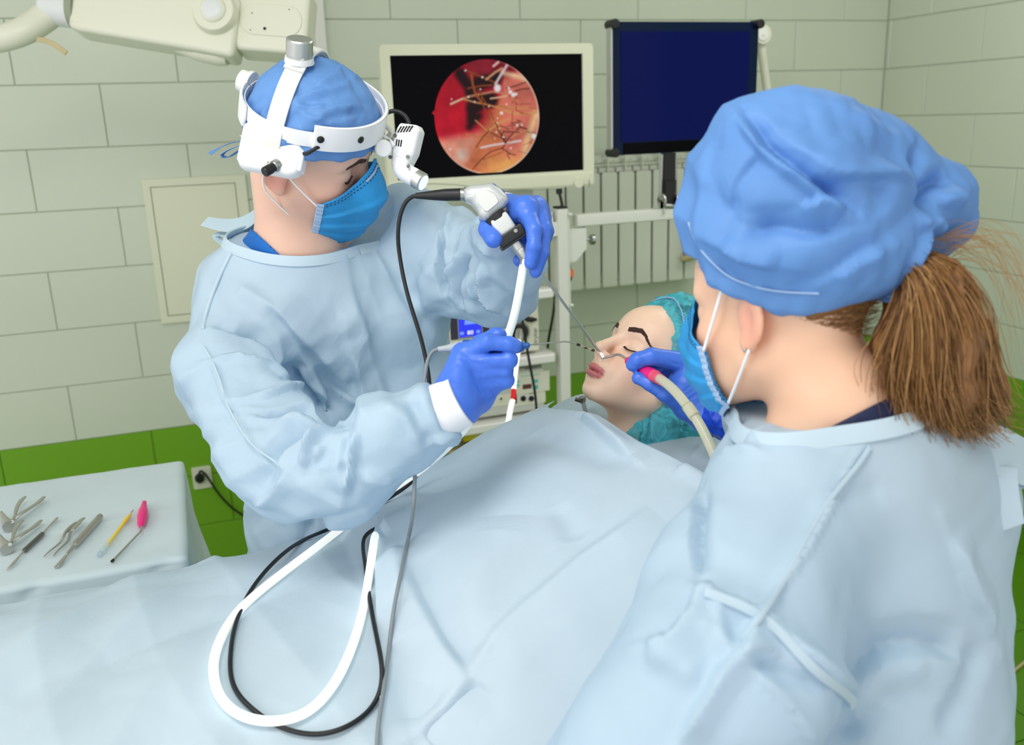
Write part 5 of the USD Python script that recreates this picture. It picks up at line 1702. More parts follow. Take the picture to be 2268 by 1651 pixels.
part(surgeon, 'glove', F.done(), 'glove_blue', True, label='blue glove holding the shaver pen')

# left hand of the surgeon, holding the camera head from above
D1 = 1.235
ch = [[J(1163, 464, D1, .0150), J(1183, 508, D1 - .022, .0106), J(1182, 547, D1 - .026, .0094), J(1175, 583, D1 - .018, .0084)],
      [J(1188, 458, D1 + .018, .0140), J(1204, 508, D1 + .0, .0104), J(1200, 560, D1 - .008, .0094), J(1186, 602, D1 - .004, .0084)],
      [J(1196, 468, D1 + .036, .0130), J(1210, 512, D1 + .026, .0100), J(1196, 556, D1 + .026, .0090), J(1150, 577, D1 + .030, .0084)],
      [J(1196, 486, D1 + .054, .0115), J(1208, 524, D1 + .048, .0092), J(1190, 560, D1 + .050, .0084), J(1160, 574, D1 + .046, .0078)],
      [J(1090, 478, D1 + .010, .0150), J(1082, 508, D1 - .008, .0128), J(1093, 530, D1 - .024, .0118)]]
PW_ = J(1122, 482, D1 + .055, .027)
palm = [(PW_, ch[0][0]), (PW_, ch[1][0]), (PW_, ch[2][0]), (PW_, ch[3][0]), (ch[0][0], ch[3][0]), (PW_, ch[4][0]), (ch[4][0], J(1130, 470, D1 + .008, .013)), (J(1130, 470, D1 + .008, .013), ch[0][0]), (J(1150, 520, D1 + .045, .018), ch[3][0])]
m = hand(surgeon, ch, palm, 'glove', seed=9, k=.0045)
F = Folds(m)
for a in ([(1140, 488), (1155, 480), (1165, 495)], [(1168, 515), (1180, 512)], [(1190, 470), (1196, 500), (1200, 520)], [(1185, 465), (1192, 490)], [(1178, 590), (1190, 585)]): F.add(a, -.0010, .0035)
part(surgeon, 'glove', F.done(), 'glove_blue', True, label='blue glove holding the endoscope camera head')
# ------------------------------------------------------------------ headlight worn by the surgeon
hs = thing('headlight', 'white head-worn surgical lamp with battery box and crown strap, on the blue cap', 'headlamp', tuple(SH.w(0, 0, .1)))


def cap_pt(az, z, lift):
    """A point just above the cap at an azimuth (0 = forehead, positive = left) and height, in head axes."""
    d = np.array([math.cos(az), math.sin(az), 0]) @ SH.R; o = SH.w(-.01, 0, z)
    return surface_march(cap_fn, o, d[None], .2, 0.0)[0] + d * lift, d


def band_part(a0, a1, zf, width, thick, lift, n=60, ext=None):
    pts, ns = [], []
    for a in np.linspace(math.radians(a0), math.radians(a1), n):
        p, d = cap_pt(a, zf(a), lift); pts.append(p); ns.append(d)
    pts = np.array(pts); ns = np.array(ns)
    for _ in range(4): pts[1:-1] = (pts[:-2] + 2 * pts[1:-1] + pts[2:]) / 4
    return pts, ns


zb = lambda a: .072 - .012 * (1 - math.cos(a)) / 2
pts, ns = band_part(-180, 180, zb, .02, .003, .0045, 120)
part(hs, 'band', ribbon(pts, ns, .023, .0028), 'headset_white', True)
pts, ns = band_part(-62, 60, lambda a: .074, .03, .004, .0085, 70)
part(hs, 'front_pad', ribbon(pts, ns, .037, .0065), 'headset_white', True, label='padded white leather forehead pad')
for a in (-57, -28):
    p, d = cap_pt(math.radians(a), .074, .012)
    part(hs, 'rivet', lathe(p - d * .001, p + d * .003, [(0, .0052), (.5, .005), (.9, .003), (1, .0005)], 24), 'black_plastic', 40)
# battery box on the right temple
bp, bd = cap_pt(math.radians(-113), .052, .020)
bd = bd / np.linalg.norm(bd)
bx = cdir(.98, -.19, .02)
bc_ = P(604, 328, 1.256)
bd = cdir(-.08, .05, .98); bd = bd - (bd @ bx) * bx; bd /= np.linalg.norm(bd); bz = np.cross(bd, bx); ax_ = np.stack([bx, bz, bd])
box_poly = sg.Polygon([(-.046, -.024), (-.038, -.036), (.030, -.036), (.043, -.030), (.046, .022), (.036, .033), (-.036, .034), (-.046, .024)]).buffer(-.006).buffer(.006, quad_segs=5)
part(hs, 'battery_box', extrude(box_poly, .032, bc_ - bd * .022, ax_, .009), 'headset_white', 40)
lid = sg.LineString([(-.044, .006), (-.030, .004), (-.012, -.004), (.002, -.012), (.003, -.022), (-.006, -.026), (-.042, -.026)]).buffer(.0006)
part(hs, 'lid_line', extrude(lid, .0006, bc_ + bd * .0098, ax_), 'cap_white', False)
part(hs, 'end_cap', extrude(rrect(.008, .052, .003), .024, bc_ - bd * .018 + bx * .0425, ax_, .003), 'headset_white', 40)
kp = bc_ + bd * .0085 + bx * .012 - bz * .025
kd = bd * .55 - bz * .66 - bx * .42; kd /= np.linalg.norm(kd)
part(hs, 'dimmer_collar', lathe(kp - kd * .004, kp + kd * .005, [(0, .0085), (.8, .0085), (1, .007)], 24), 'metal', 40)
part(hs, 'dimmer_knob', lathe(kp + kd * .004, kp + kd * .022, [(0, .0068), (.3, .0062), (.35, .0072), (.92, .0070), (1, .0058)], 24), 'black_plastic', 40)
part(hs, 'indicator', cyl(bc_ + bd * .0095 + bx * .001 - bz * .023, bc_ + bd * .0107 + bx * .001 - bz * .023, .0013), 'metal_dark', 40)
part(hs, 'side_lead', tube(spline([P(672, 340, 1.252), P(684, 338, 1.245), P(697, 330, 1.243), P(708, 326, 1.25)], 20), .0027, 8), 'black_rubber', True)
# rear ratchet
rp, rd = cap_pt(math.radians(172), .066, .008)
part(hs, 'ratchet', lathe(rp, rp + rd * .020, [(0, .019), (.3, .019), (.35, .0165), (.9, .016), (1, .013)], 28), 'headset_cream', 40)
part(hs, 'ratchet_cover', ribbon(*[x for x in (band_part(-179, -128, lambda a: .060, .03, .004, .009, 30))], .034, .005), 'headset_white', True)
# strap over the crown
st, sn = [], []
for t in np.linspace(-100, 62, 80):
    a = math.radians(t)
    d = (SH.R[1] * math.sin(a) * 1.0 + SH.R[2] * math.cos(a)) - SH.R[0] * .02
    d /= np.linalg.norm(d); o = SH.w(-.012, 0, .045)
    p = surface_march(cap_fn, o, d[None], .2, 0.0)[0] + d * .0065
    st.append(p); sn.append(d)
st, sn = np.array(st), np.array(sn)
part(hs, 'crown_strap', ribbon(st, sn, .026, .0028), 'headset_cream', True)
i0, i1 = 36, 79
part(hs, 'crown_bridge', ribbon(st[i0:i1] + sn[i0:i1] * .0035, sn[i0:i1], .029, .006), 'headset_cream', True)
k0 = np.argmin(np.abs(np.array([project(p)[0] for p in st]) - 667) + np.abs(np.array([project(p)[1] for p in st]) - 140))
kc, kn = st[k0], (sn[k0] + UP * .55); kn /= np.linalg.norm(kn)
flute = [(0, .0172), (.18, .0172), (.22, .0185), (.93, .0182), (1, .0168)]
part(hs, 'crown_knob', lathe(kc + kn * .005, kc + kn * .032, flute, 36), 'metal_brushed', 30)
part(hs, 'knob_base', lathe(kc, kc + kn * .007, [(0, .0205), (1, .0195)], 36), 'cap_white', 40)
for k_, off_ in ((i0 + 4, -.006), (i0 + 5, .006), (i1 - 4, .004)):
    fr_ = frame(sn[k_], st[min(k_ + 1, 79)] - st[k_])
    sd_ = np.cross(sn[k_], (st[min(k_ + 1, 79)] - st[k_ - 1]) / np.linalg.norm(st[min(k_ + 1, 79)] - st[k_ - 1]))
    c_ = st[k_] + sn[k_] * .0105 + sd_ * off_
    part(hs, 'strap_clip', cat(obox(c_, np.stack([sd_, np.cross(sn[k_], sd_), sn[k_]]), (.0022, .004, .0048), .0006), obox(c_ + sn[k_] * .004, np.stack([sd_, np.cross(sn[k_], sd_), sn[k_]]), (.0042, .0028, .0014), .0005)), 'headset_cream', 30)
# lamp head on its bracket
DL = 1.345
b0, b1 = P(828, 296, 1.352), P(872, 318, DL)
for dy, dd in ((-12, .012), (14, -.012)):
    part(hs, 'bracket', tube(spline([P(822, 292 + dy * .6, 1.35 + dd), P(842, 286 + dy, DL + dd), P(862, 298 + dy, DL + dd), P(874, 318 + dy * .5, DL + dd)], 24), .0036, 10), 'headset_white', True)
part(hs, 'mount_block', obox(P(836, 308, 1.345), CB, (.010, .018, .013), .004), 'headset_white', 30)
part(hs, 'pivot', lathe(P(852, 326, DL - .03), P(866, 298, DL + .02), [(0, .006), (.2, .0065), (.8, .006), (1, .005)], 20), 'metal_brushed', 40)
part(hs, 'pivot_knob', lathe(P(850, 330, DL - .035), P(846, 326, DL - .015), [(0, .0105), (.1, .0125), (.9, .0125), (1, .011)], 28), 'cap_white', 40)
lx, lu = cdir(.93, -.20, .30), cdir(.27, .95, .15); lu = lu - (lu @ lx) * lx; lu /= np.linalg.norm(lu)
lt = np.cross(lx, lu)
lp = P(901, 322, DL - .002)
body = sg.Polygon([(-.012, .030), (.016, .030), (.022, .022), (.019, -.012), (.008, -.040), (-.016, -.034), (-.020, -.004), (-.016, .022)]).buffer(-.004).buffer(.004, quad_segs=4)
part(hs, 'lamp_housing', extrude(body, .030, lp - lt * .015, np.stack([lx, lu, lt]), .007), 'headset_white', 40)
part(hs, 'lamp_tube', tube(spline([P(893, 352, DL), P(893, 376, DL), P(908, 388, DL - .003), P(924, 397, DL - .007)], 30), np.linspace(.0148, .0135, 30), 22), 'headset_white', True)
n0, n1 = P(920, 395, DL - .006), P(938, 405, DL - .010)
part(hs, 'lens_ring', lathe(n0, n1, [(0, .0128), (.1, .0142), (.9, .0142), (1, .0125)], 28), 'metal_brushed', 40)
part(hs, 'lamp_lens', cyl(n1 - (n1 - n0) * .1, n1 + (n1 - n0) * .02, .0118), 'lcd_white', 40)
for k in range(5):
    c_ = lp + lt * .0152 + lu * .021 + lx * (-.008 + .0045 * k)
    part(hs, 'vent_slot', obox(c_ + lt * .0 + lu * .002 * (k - 2) * .4, np.stack([lx * .4 + lu * .9, lx, lt]), (.0052, .0010, .0006)), 'dark_gap', False)
for k in range(3):
    part(hs, 'vent_slot', obox(lp + lt * .0152 - lx * (.002 + .0038 * k) + lu * .000, np.stack([lu, lx, lt]), (.0048, .0009, .0006)), 'dark_gap', False)
for a, b in ((-.014, .010), (-.016, -.022), (.012, -.018)):
    part(hs, 'screw', cyl(lp + lt * .0145 + lx * a + lu * b, lp + lt * .0162 + lx * a + lu * b, .0028), 'metal_dark', 40)
part(hs, 'focus_lever', cat(tube([lp + lt * .012 + lx * .014 - lu * .030, lp + lt * .022 + lx * .018 - lu * .032], .0022, 8)), 'metal', True)
part(hs, 'lamp_lead', tube(spline([P(826, 278, 1.35), P(846, 258, 1.345), P(872, 246, DL), P(896, 256, DL), P(906, 276, DL), P(906, 292, DL)], 50), .0031, 10), 'black_rubber', True)

# ------------------------------------------------------------------ the nurse in front
NH = Head(P(1731, 680, .92), cdir(-.66, .02, -.75), cdir(-.10, .99, .08), .90, female=True)
nurse = thing('person', 'nurse seen from behind with blue cap, brown ponytail and pale gown, holding the suction tube', 'person', (1.10, -2.86, 0))
neck_n = [(NH.w(-.026, 0, -.05), P(1855, 905, .905), .052, .056), (P(1865, 905, .905), P(1890, 1050, .94), .058, .085), (P(1880, 930, .91), P(1760, 1020, .91), .048, .045), (P(1900, 930, .93), P(2020, 1000, 1.0), .048, .05)]
nur_fn = NH.sdf(neck=neck_n)
lo, hi = limit([NH.w(.13, .1, .13), NH.w(-.12, -.1, -.14), P(1740, 1020, .9), P(2000, 1020, .95), NH.w(0, 0, .14), NH.w(.12, .1, -.13), NH.w(.12, -.1, -.13)], .03)
m = mesh_sdf(nur_fn, lo, hi, .0028)
part(nurse, 'head', m, 'skin_woman', tint=NH.tint(m.vertices, (232, 188, 158), blush=.5), label='bare cheek, ear and neck')
mkn, mqn = add_mask(NH, nur_fn, nurse, 1, nose_strip=False)
for sd in (-1, 1):
    loops(mkn, mqn, NH.w(.016, sd * .084, .034), NH.w(-.010, sd * .083, -.040), sd, r=.0017, behind=NH.R[1] * sd * .006 - NH.R[0] * .005, back=NH.w(-.03, sd * .072, 0))
e_ = skin_pt(NH, nur_fn, (-.004, .078, -.040))
part(nurse, 'earring', trimesh.creation.icosphere(2, .0017).apply_translation(e_ + TW * .002), 'metal', True)


# cap: a roomy bag gathered by a tie at the back
def ncap(p):
    q = NH.loc(p)
    d = s_ell(p, P(1775, 480, .885), (.106, .100, .093), np.stack([cdir(.97, -.25, .0), cdir(.25, .97, .0), TW]))
    d = smin(d, s_ell(p, P(1735, 345, .885), (.070, .052, .076), np.stack([cdir(.95, -.25, 0), cdir(.25, .95, 0), TW])), .05)
    d = smin(d, s_ell(p, P(1950, 425, .925), (.088, .062, .070), np.stack([cdir(.86, -.50, 0), cdir(.50, .86, 0), TW])), .05)
    d = smin(d, s_ell(p, P(2075, 460, .935), (.036, .040, .045)), .03)
    d = smin(d, s_ell(p, P(1640, 500, .93), (.052, .062, .075)), .04)
    return smin(d, s_ell(q, (-.01, 0, .045), (.105, .088, .075)) * np.float32(NH.s), .03)


RIM = [(1519, 490, .95), (1545, 545, .93), (1590, 605, .885), (1640, 645, .85), (1720, 660, .825), (1800, 668, .815), (1868, 668, .82), (1990, 640, .85), (2050, 560, .90)]


def ncap_cut(p):
    px, py, dd = project(np.asarray(p, float))
    X = np.array([r[0] for r in RIM]); Y = np.array([r[1] for r in RIM])
    a = NH.loc(p)
    # the rim is a tilted plane in head axes: low at the nape, high over the brow, a little notched for the ponytail
    rim = .018 + np.where(a[..., 0] > 0, .66, .36) * np.maximum(a[..., 0], -.10)
    d = smax(ncap(p), (rim - a[..., 2]) * np.float32(.9), .004)
    notch = s_ell(p, P(2040, 655, .87), (.048, .030, .09), np.stack([cdir(.9, .42, 0), cdir(-.42, .9, 0), TW]))
    return smax(d, -notch, .006)


lo, hi = limit([P(1490, 200, .98), P(2180, 200, .98), P(1490, 720, .98), P(2180, 720, .78), P(1700, 200, .76)], .02)
m = mesh_sdf(ncap_cut, lo, hi, .0032)
F = Folds(m); f_ = F.add
f_([(1650, 255), (1700, 325), (1775, 385), (1845, 430), (1880, 460)], -.012, .011, side=1)
f_([(1640, 265), (1690, 340), (1760, 400), (1830, 450)], .006, .014, side=1)
f_([(1775, 390), (1860, 395), (1960, 385), (2020, 395)], .006, .016, side=1)
f_([(1770, 470), (1830, 440), (1878, 462)], .007, .020, side=-1)
f_([(1650, 520), (1720, 505), (1800, 520), (1880, 500)], -.007, .020, side=1)
f_([(1600, 540), (1660, 570), (1730, 590)], .006, .018, side=1)
f_([(1840, 615), (1890, 580), (1960, 545)], .006, .014, side=-1)
f_([(1960, 390), (1940, 440), (1955, 480)], -.004, .022)
f_([(2030, 320), (2020, 360), (2040, 420), (2070, 450)], -.008, .014, side=1)
f_([(2060, 470), (2045, 440), (2080, 400), (2110, 395)], -.010, .014)
f_([(2075, 440), (2110, 430), (2125, 450)], .006, .012)
f_([(2020, 490), (2060, 480), (2070, 510)], .008, .012)
f_([(1880, 250), (1960, 290), (2020, 320)], .004, .02)
f_([(1980, 640), (2000, 570), (2040, 500)], .008, .012, side=-1)
f_([(1700, 330), (1640, 400), (1610, 480)], -.004, .02, side=1)
F.off *= 1.5
m = F.done(crumple(F.v, 14, .0030, 61) + creases(F.v, 13, .0085, 8, 61) + creases(F.v, 34, .0015, 6, 62))
ncp = part(nurse, 'cap', m, 'cap_blue', True)
hem = [(1519, 498, .0), (1527, 530, 0), (1560, 580, 0), (1600, 622, 0), (1650, 652, 0), (1720, 664, 0), (1800, 670, 0), (1868, 668, 0)]
hl = F.pick([(a, b - 7) for a, b, _ in hem]) if False else None
tr_ = Folds(m)
hl = tr_.pick([(1524, 492), (1540, 530), (1570, 575), (1610, 610), (1655, 632), (1720, 645), (1790, 652), (1855, 652)])
hl = spline(hl[::6], 120)
part(ncp, 'hem_stitch', tube(hl + (CAM - hl) / np.linalg.norm(CAM - hl, axis=1, keepdims=True) * .0012, .0011, 6), 'mask_edge', True)
part(ncp, 'tie', ribbon(spline([P(1962, 640, .855), P(1990, 640, .85), P(2015, 620, .85), P(2030, 640, .848), P(2020, 668, .846), P(1995, 672, .85)], 30), cdir(0, .2, 1), np.linspace(.012, .022, 30), .0012), 'cap_blue', True)
part(ncp, 'tie', ribbon(spline([P(1925, 640, .862), P(1950, 652, .858), P(1985, 655, .855)], 16), cdir(0, .2, 1), .014, .0012), 'cap_blue', True)

# hair: a scalp layer under the cap and a loose ponytail of strands over a soft core
def nape_fn(p):
    q = NH.loc(p)
    d = blend([s_ell(q, (-.018, 0, .030), (.098, .083, .086)), s_ell(q, (-.055, 0, -.030), (.046, .056, .046))], .02) * NH.s + np.where(q[..., 2] > -.01, .005, 0)
    front = q[..., 0] - (.010 - .45 * np.minimum(q[..., 2] - .0, 0) * -1)
    return smax(smax(d, (q[..., 0] + .058) * np.float32(.9), .01), np.maximum(-.030 - .25 * q[..., 0] - q[..., 2], q[..., 2] - .022) * np.float32(.95), .01)


lo, hi = limit([NH.w(.1, .1, .13), NH.w(-.13, -.1, -.1), NH.w(-.13, .1, .13), NH.w(.1, -.1, -.1), NH.w(.1, .1, -.1), NH.w(-.13, -.1, .13)], .01)
m = mesh_sdf(nape_fn, lo, hi, .004)
part(nurse, 'scalp_hair', m, 'hair_brown', True, label='brown hair pulled back under the cap')
tail_c = [J(2010, 600, .868, .022), J(2060, 650, .862, .030), J(2080, 760, .868, .034), J(2080, 860, .878, .030), J(2100, 930, .89, .018)]
tail_c2 = [J(2060, 650, .88, .022), J(2140, 760, .905, .022), J(2180, 860, .92, .016), J(2215, 910, .94, .008)]
tail_c3 = [J(2035, 670, .86, .022), J(1990, 770, .862, .020), J(1980, 850, .868, .012)]


def tail_fn(p):
    return blend([limb(p, tail_c), limb(p, tail_c2), limb(p, tail_c3)], .02)


lo, hi = limit([P(1900, 550, .85), P(2290, 560, .95), P(1900, 960, .8), P(2290, 980, .95), P(2000, 960, 1.0)], .03)
m = mesh_sdf(tail_fn, lo, hi, .0045)
m.vertices += vnormals(m) * (crumple(m.vertices, 1, .006, 3, stretch=np.stack([RT * 90, UP * 12, TW * 90], 1)))[:, None]
MAT['hair_brown'] = usdkit.material(stage, '/World/Looks/hair_brown_strands', {
    'g': ('geometry', {}), 'mp': ('mapping', {'scale': (90, 90, 9)}), 'n': ('noise_texture', {'scale': 1.6, 'detail': 3.0}), 'r': ('rgb_ramp', {'ramp': [(.25, lin((60, 36, 16))), (.5, lin((128, 86, 44))), (.75, lin((176, 130, 82)))]}),
    'p': ('principled_bsdf', {'roughness': .42, 'specular_ior_level': .4})}, [('g.position', 'mp.vector'), ('mp.vector', 'n.vector'), ('n.fac', 'r.fac'), ('r.color', 'p.base_color')], surface='p.BSDF')
pony = part(nurse, 'ponytail', m, 'hair_brown', True, label='loose brown ponytail')
for nm, c in (('hair_strand_a', (96, 62, 28)), ('hair_strand_b', (138, 98, 52)), ('hair_strand_c', (172, 130, 80))): mat(nm, c, .4, spec=.4)
rng = np.random.default_rng(11)
A_ = P(2012, 612, .862)
keys = [  # guide lines of the ponytail: start offset, then way points
    [(2010, 585, .856), (2085, 600, .842), (2150, 720, .85), (2175, 850, .875), (2230, 940, .91)],
    [(2005, 590, .85), (2060, 615, .828), (2110, 740, .828), (2125, 860, .845), (2170, 950, .87)],
    [(2000, 600, .85), (2040, 640, .825), (2060, 760, .822), (2065, 870, .836), (2090, 965, .86)],
    [(1996, 610, .85), (2010, 670, .83), (1995, 770, .83), (1985, 850, .836), (2010, 955, .85)],
    [(1994, 615, .855), (1985, 690, .835), (1945, 770, .834), (1930, 830, .838), (1960, 915, .846)],
    [(2015, 580, .855), (2110, 600, .838), (2190, 720, .855), (2215, 850, .88), (2285, 930, .91)],
    [(2012, 585, .853), (2095, 605, .832), (2165, 730, .835), (2175, 860, .855), (2215, 955, .885)]]
G = np.array([[P(*k) for k in kk_] for kk_ in keys])
groups_ = {0: [], 1: [], 2: []}; wds = {0: [], 1: [], 2: []}
for k in range(3400):
    w_ = rng.dirichlet(np.ones(7) * .35); g_ = np.tensordot(w_, G, 1)
    off = rng.normal(0, 1, 3) * np.array([.006, .003, .006])
    sc = np.array([.25, .6, 1.0, 1.2, 1.6])[:, None]
    pts = g_ + off * sc + rng.normal(0, .0028, (5, 3)) * np.array([.2, .5, 1, 1.1, 1.6])[:, None]
    L_ = rng.uniform(.80, 1.04)
    s_ = spline(pts, 16)[:max(9, int(15 * L_) + 1)]
    c_ = int(rng.integers(0, 3)) if rng.random() < .8 else 1
    groups_[c_].append(s_); wds[c_].append(np.linspace(.0012, .0005, len(s_)))
for k in range(46):      # flyaway hairs
    a = P(rng.uniform(2040, 2130), rng.uniform(520, 580), .87); b = a + cdir(1, rng.uniform(-.5, .35), rng.uniform(-.2, .3)) * rng.uniform(.03, .07)
    c2 = b + cdir(.4, -1, 0) * rng.uniform(.02, .14)
    groups_[2].append(spline([a, b, c2], 14)); wds[2].append(np.linspace(.0005, .0002, 14))
for k in range(3):
    curves(pony, 'strands', groups_[k], wds[k], ('hair_strand_a', 'hair_strand_b', 'hair_strand_c')[k], kind='stuff')
# short fine hair at the nape, swept back towards the ponytail
ls, ws = [[], []], [[], []]
qx = rng.uniform(0, 1, (1500, 2)); qx = np.c_[1985 - 300 * qx[:, 0] ** 1.7, 664 + (20 + 115 * (1 - qx[:, 0]) ** .9) * qx[:, 1] ** 1.3]
hp, ok = hits(nur_fn, qx, .70, 1.0)
for k in range(len(qx)):
    if not ok[k]: continue
    d = cdir(1, rng.normal(.30, .22), -.12); L_ = rng.uniform(.010, .024)
    s0 = hp[k] + TW * .0004
    i_ = int(rng.random() < .35)
    ls[i_].append(np.array([s0, s0 + d * L_ * .5 + TW * .0014, s0 + d * L_ + TW * .0012])); ws[i_].append(np.array([.00045, .0004, .0002]))
for i_ in (0, 1):
    curves(nurse, 'nape_hair', ls[i_], ws[i_], ('hair_strand_b', 'hair_strand_a')[i_], kind='stuff')

# gown
NC2 = P(1862, 915, .905); NA2 = cdir(-.14, .96, .18)
n_sh = [J(1748, 1125, .880, .074), J(1640, 1330, .825, .086), J(1600, 1510, .770, .088)]
n_fa = [J(1600, 1510, .770, .088), J(1440, 1660, .755, .070), J(1300, 1800, .77, .06)]
n_ra = [J(1800, 965, 1.12, .065), J(1715, 930, 1.20, .053), J(1652, 920, 1.245, .043)]


def ngown(p):
    d = blend([s_cone(p, P(1850, 1090, .955), P(1865, 1560, .985), .125, .155), s_cone(p, P(1965, 1090, 1.0), P(1930, 1560, 1.03), .115, .132),
               s_cone(p, P(1850, 1560, 1.0), P(1840, 2200, 1.25), .145, .16), s_cone(p, P(1805, 1010, .92), P(1748, 1125, .90), .044, .075), s_cone(p, P(1985, 1000, .96), P(2075, 1110, 1.03), .055, .080),
               s_cone(p, P(1640, 1180, .98), P(1620, 1320, .98), .055, .06)], .05)
    d = smin(d, limb(p, n_sh), .03)
    d = smin(d, limb(p, n_fa), .02)
    w_, dr = n_ra[-1][0], n_ra[-1][0] - n_ra[-2][0]; dr = dr / np.linalg.norm(dr)
    ra = smax(limb(p, n_ra), (p - w_.astype(np.float32)) @ dr.astype(np.float32), .006)
    d = smin(d, ra, .03)
    return neckline(p, d, nur_fn, NC2, NA2, reach=.15)


lo, hi = limit([P(1290, 1800, .74), P(1500, 1100, .98), P(2330, 1100, 1.1), P(2330, 1500, .85), P(1600, 850, 1.33), P(1860, 780, .90), P(1930, 2200, 1.30), P(1700, 1600, .66)], .04)
lo[2] = max(lo[2], .25)
m = mesh_sdf(ngown, lo, hi, .0048)
F = Folds(m, 1.35, .85); f_ = F.add
f_([(1920, 970), (1850, 1090), (1770, 1230), (1690, 1350), (1630, 1430)], .0035, .005)
f_([(1845, 1085), (1790, 1200), (1710, 1330)], .005, .05, side=1)
f_([(1555, 1310), (1600, 1335), (1685, 1362)], .010, .012, side=-1)
f_([(1560, 1300), (1540, 1360), (1490, 1425), (1440, 1435)], .010, .020, side=1)
f_([(1550, 1090), (1540, 1180), (1550, 1280)], -.012, .016, side=1)
f_([(1690, 1360), (1650, 1430), (1600, 1490), (1540, 1580), (1500, 1651)], .010, .018, side=1)
f_([(1690, 1370), (1760, 1440), (1830, 1500), (1880, 1540), (1900, 1600)], .010, .020, side=1)
f_([(1880, 1490), (1960, 1440), (2050, 1430), (2130, 1450)], -.014, .03, side=1)
f_([(1870, 1550), (1960, 1490), (2060, 1470)], .006, .03)
f_([(1840, 1100), (1900, 1090), (1960, 1085)], -.004, .02)
f_([(1640, 1460), (1700, 1470), (1780, 1510), (1820, 1520)], -.006, .012)
f_([(1660, 1480), (1740, 1560), (1800, 1651)], .005, .012, side=1)
f_([(1640, 1460), (1680, 1440), (1730, 1460)], .006, .010)
f_([(1560, 1380), (1600, 1430), (1630, 1450)], .004, .012)
f_([(1590, 1340), (1600, 1400), (1620, 1440)], .004, .008)
f_([(1440, 1450), (1500, 1470), (1560, 1500)], .006, .02)
f_([(1960, 1560), (1900, 1600), (1830, 1640)], -.010, .02)
f_([(2100, 1190), (2130, 1290), (2190, 1410)], .008, .03, side=1)
f_([(2170, 1440), (2130, 1530), (2080, 1640)], -.008, .022)
f_([(1640, 1000), (1620, 960), (1640, 920)], -.008, .012)
f_([(1660, 990), (1690, 960), (1720, 950)], .006, .012)
f_([(1610, 1000), (1650, 1000), (1690, 1010)], .006, .010)
f_([(1650, 880), (1690, 890), (1730, 880)], -.006, .012)
m = F.done((crumple(F.v, 6, .0060, 71) + creases(F.v, 8, .0060, 7, 71, .42) + creases(F.v, 20, .0020, 6, 72, .42)) * np.clip((np.linalg.norm(F.v - NC2, axis=1) - .07) / .06, 0, 1))
ng = part(nurse, 'gown', m, 'gown_blue', True)


ring, rn = neck_ring(ngown, NC2, NA2)
part(ng, 'neck_band', ribbon(ring + NA2 * .004 - rn * .001, rn + NA2 * .5, .020, .004), 'gown_band', True)
G_ = Folds(m)
part(ng, 'shoulder_seam', ribbon(spline(G_.pick([(1924, 990), (1850, 1090), (1770, 1230), (1690, 1350), (1640, 1425)])[::10], 90) + TW * .0022, TW, .0045, .0012), 'gown_band', True)
part(ng, 'sleeve_seam', ribbon(spline(G_.pick([(1560, 1316), (1600, 1334), (1684, 1360), (1760, 1440), (1830, 1500), (1880, 1545), (1900, 1600)])[::10], 90) + TW * .0020, TW, .008, .0012), 'gown_band', True)
part(ng, 'back_tie', ribbon(spline([P(2150, 975, .93), P(2185, 985, .92), P(2240, 1010, .925), P(2300, 1030, .95)], 20), cdir(.0, .4, 1), .055, .0015), 'gown_band', True)
part(ng, 'back_tie', ribbon(spline([P(2200, 1030, .915), P(2205, 1090, .91), P(2225, 1175, .91)], 20), cdir(0, .25, 1), np.linspace(.05, .046, 20), .0015), 'gown_band', True)
part(ng, 'back_tie', ribbon(spline([P(2225, 1060, .925), P(2250, 1066, .93), P(2300, 1062, .95)], 16), cdir(0, .4, 1), .016, .0015), 'gown_band', True)
part(ng, 'knit_cuff', lathe(n_ra[-1][0] - (n_ra[-1][0] - n_ra[-2][0]) * .3, P(1625, 912, 1.27), [(0, .036), (.5, .0345), (1, .033)], 32), 'cuff_white', 40)


def nscrub(p):
    d = nur_fn(p) - np.float32(.0045)
    a, b = P(1895, 918, .87), P(1990, 870, .87)
    nrm = np.cross(b - a, (a + b) / 2 - CAM); nrm /= np.linalg.norm(nrm)
    if nrm @ (P(1990, 960, .87) - a) > 0: nrm = -nrm
    return smax(d, (p - a.astype(np.float32)) @ nrm.astype(np.float32), .002)


lo, hi = limit([P(1860, 850, .85), P(2090, 1010, .98), P(2090, 850, .85), P(1860, 1010, .98)], .02)
m = mesh_sdf(nscrub, lo, hi, .004)
part(nurse, 'scrub_collar', m, 'scrub_navy', 40)
part(nurse, 'scrub_back', ribbon(spline([P(2165, 1130, .955), P(2178, 1200, .955), P(2172, 1260, .96)], 16), TW, .05, .002), 'scrub_blue', True)
for px in (-.09, .09):
    part(nurse, 'trouser_leg', tube(spline([(1.12 + px, -2.90, .60), (1.12 + px, -2.90, .35), (1.12 + px, -2.90, .08)], 16), np.linspace(.08, .065, 16), 20), 'scrub_navy', True)
    part(nurse, 'shoe', obox((1.12 + px, -2.86, .045), np.eye(3), (.045, .125, .045), .03), 'white_plastic', 30)

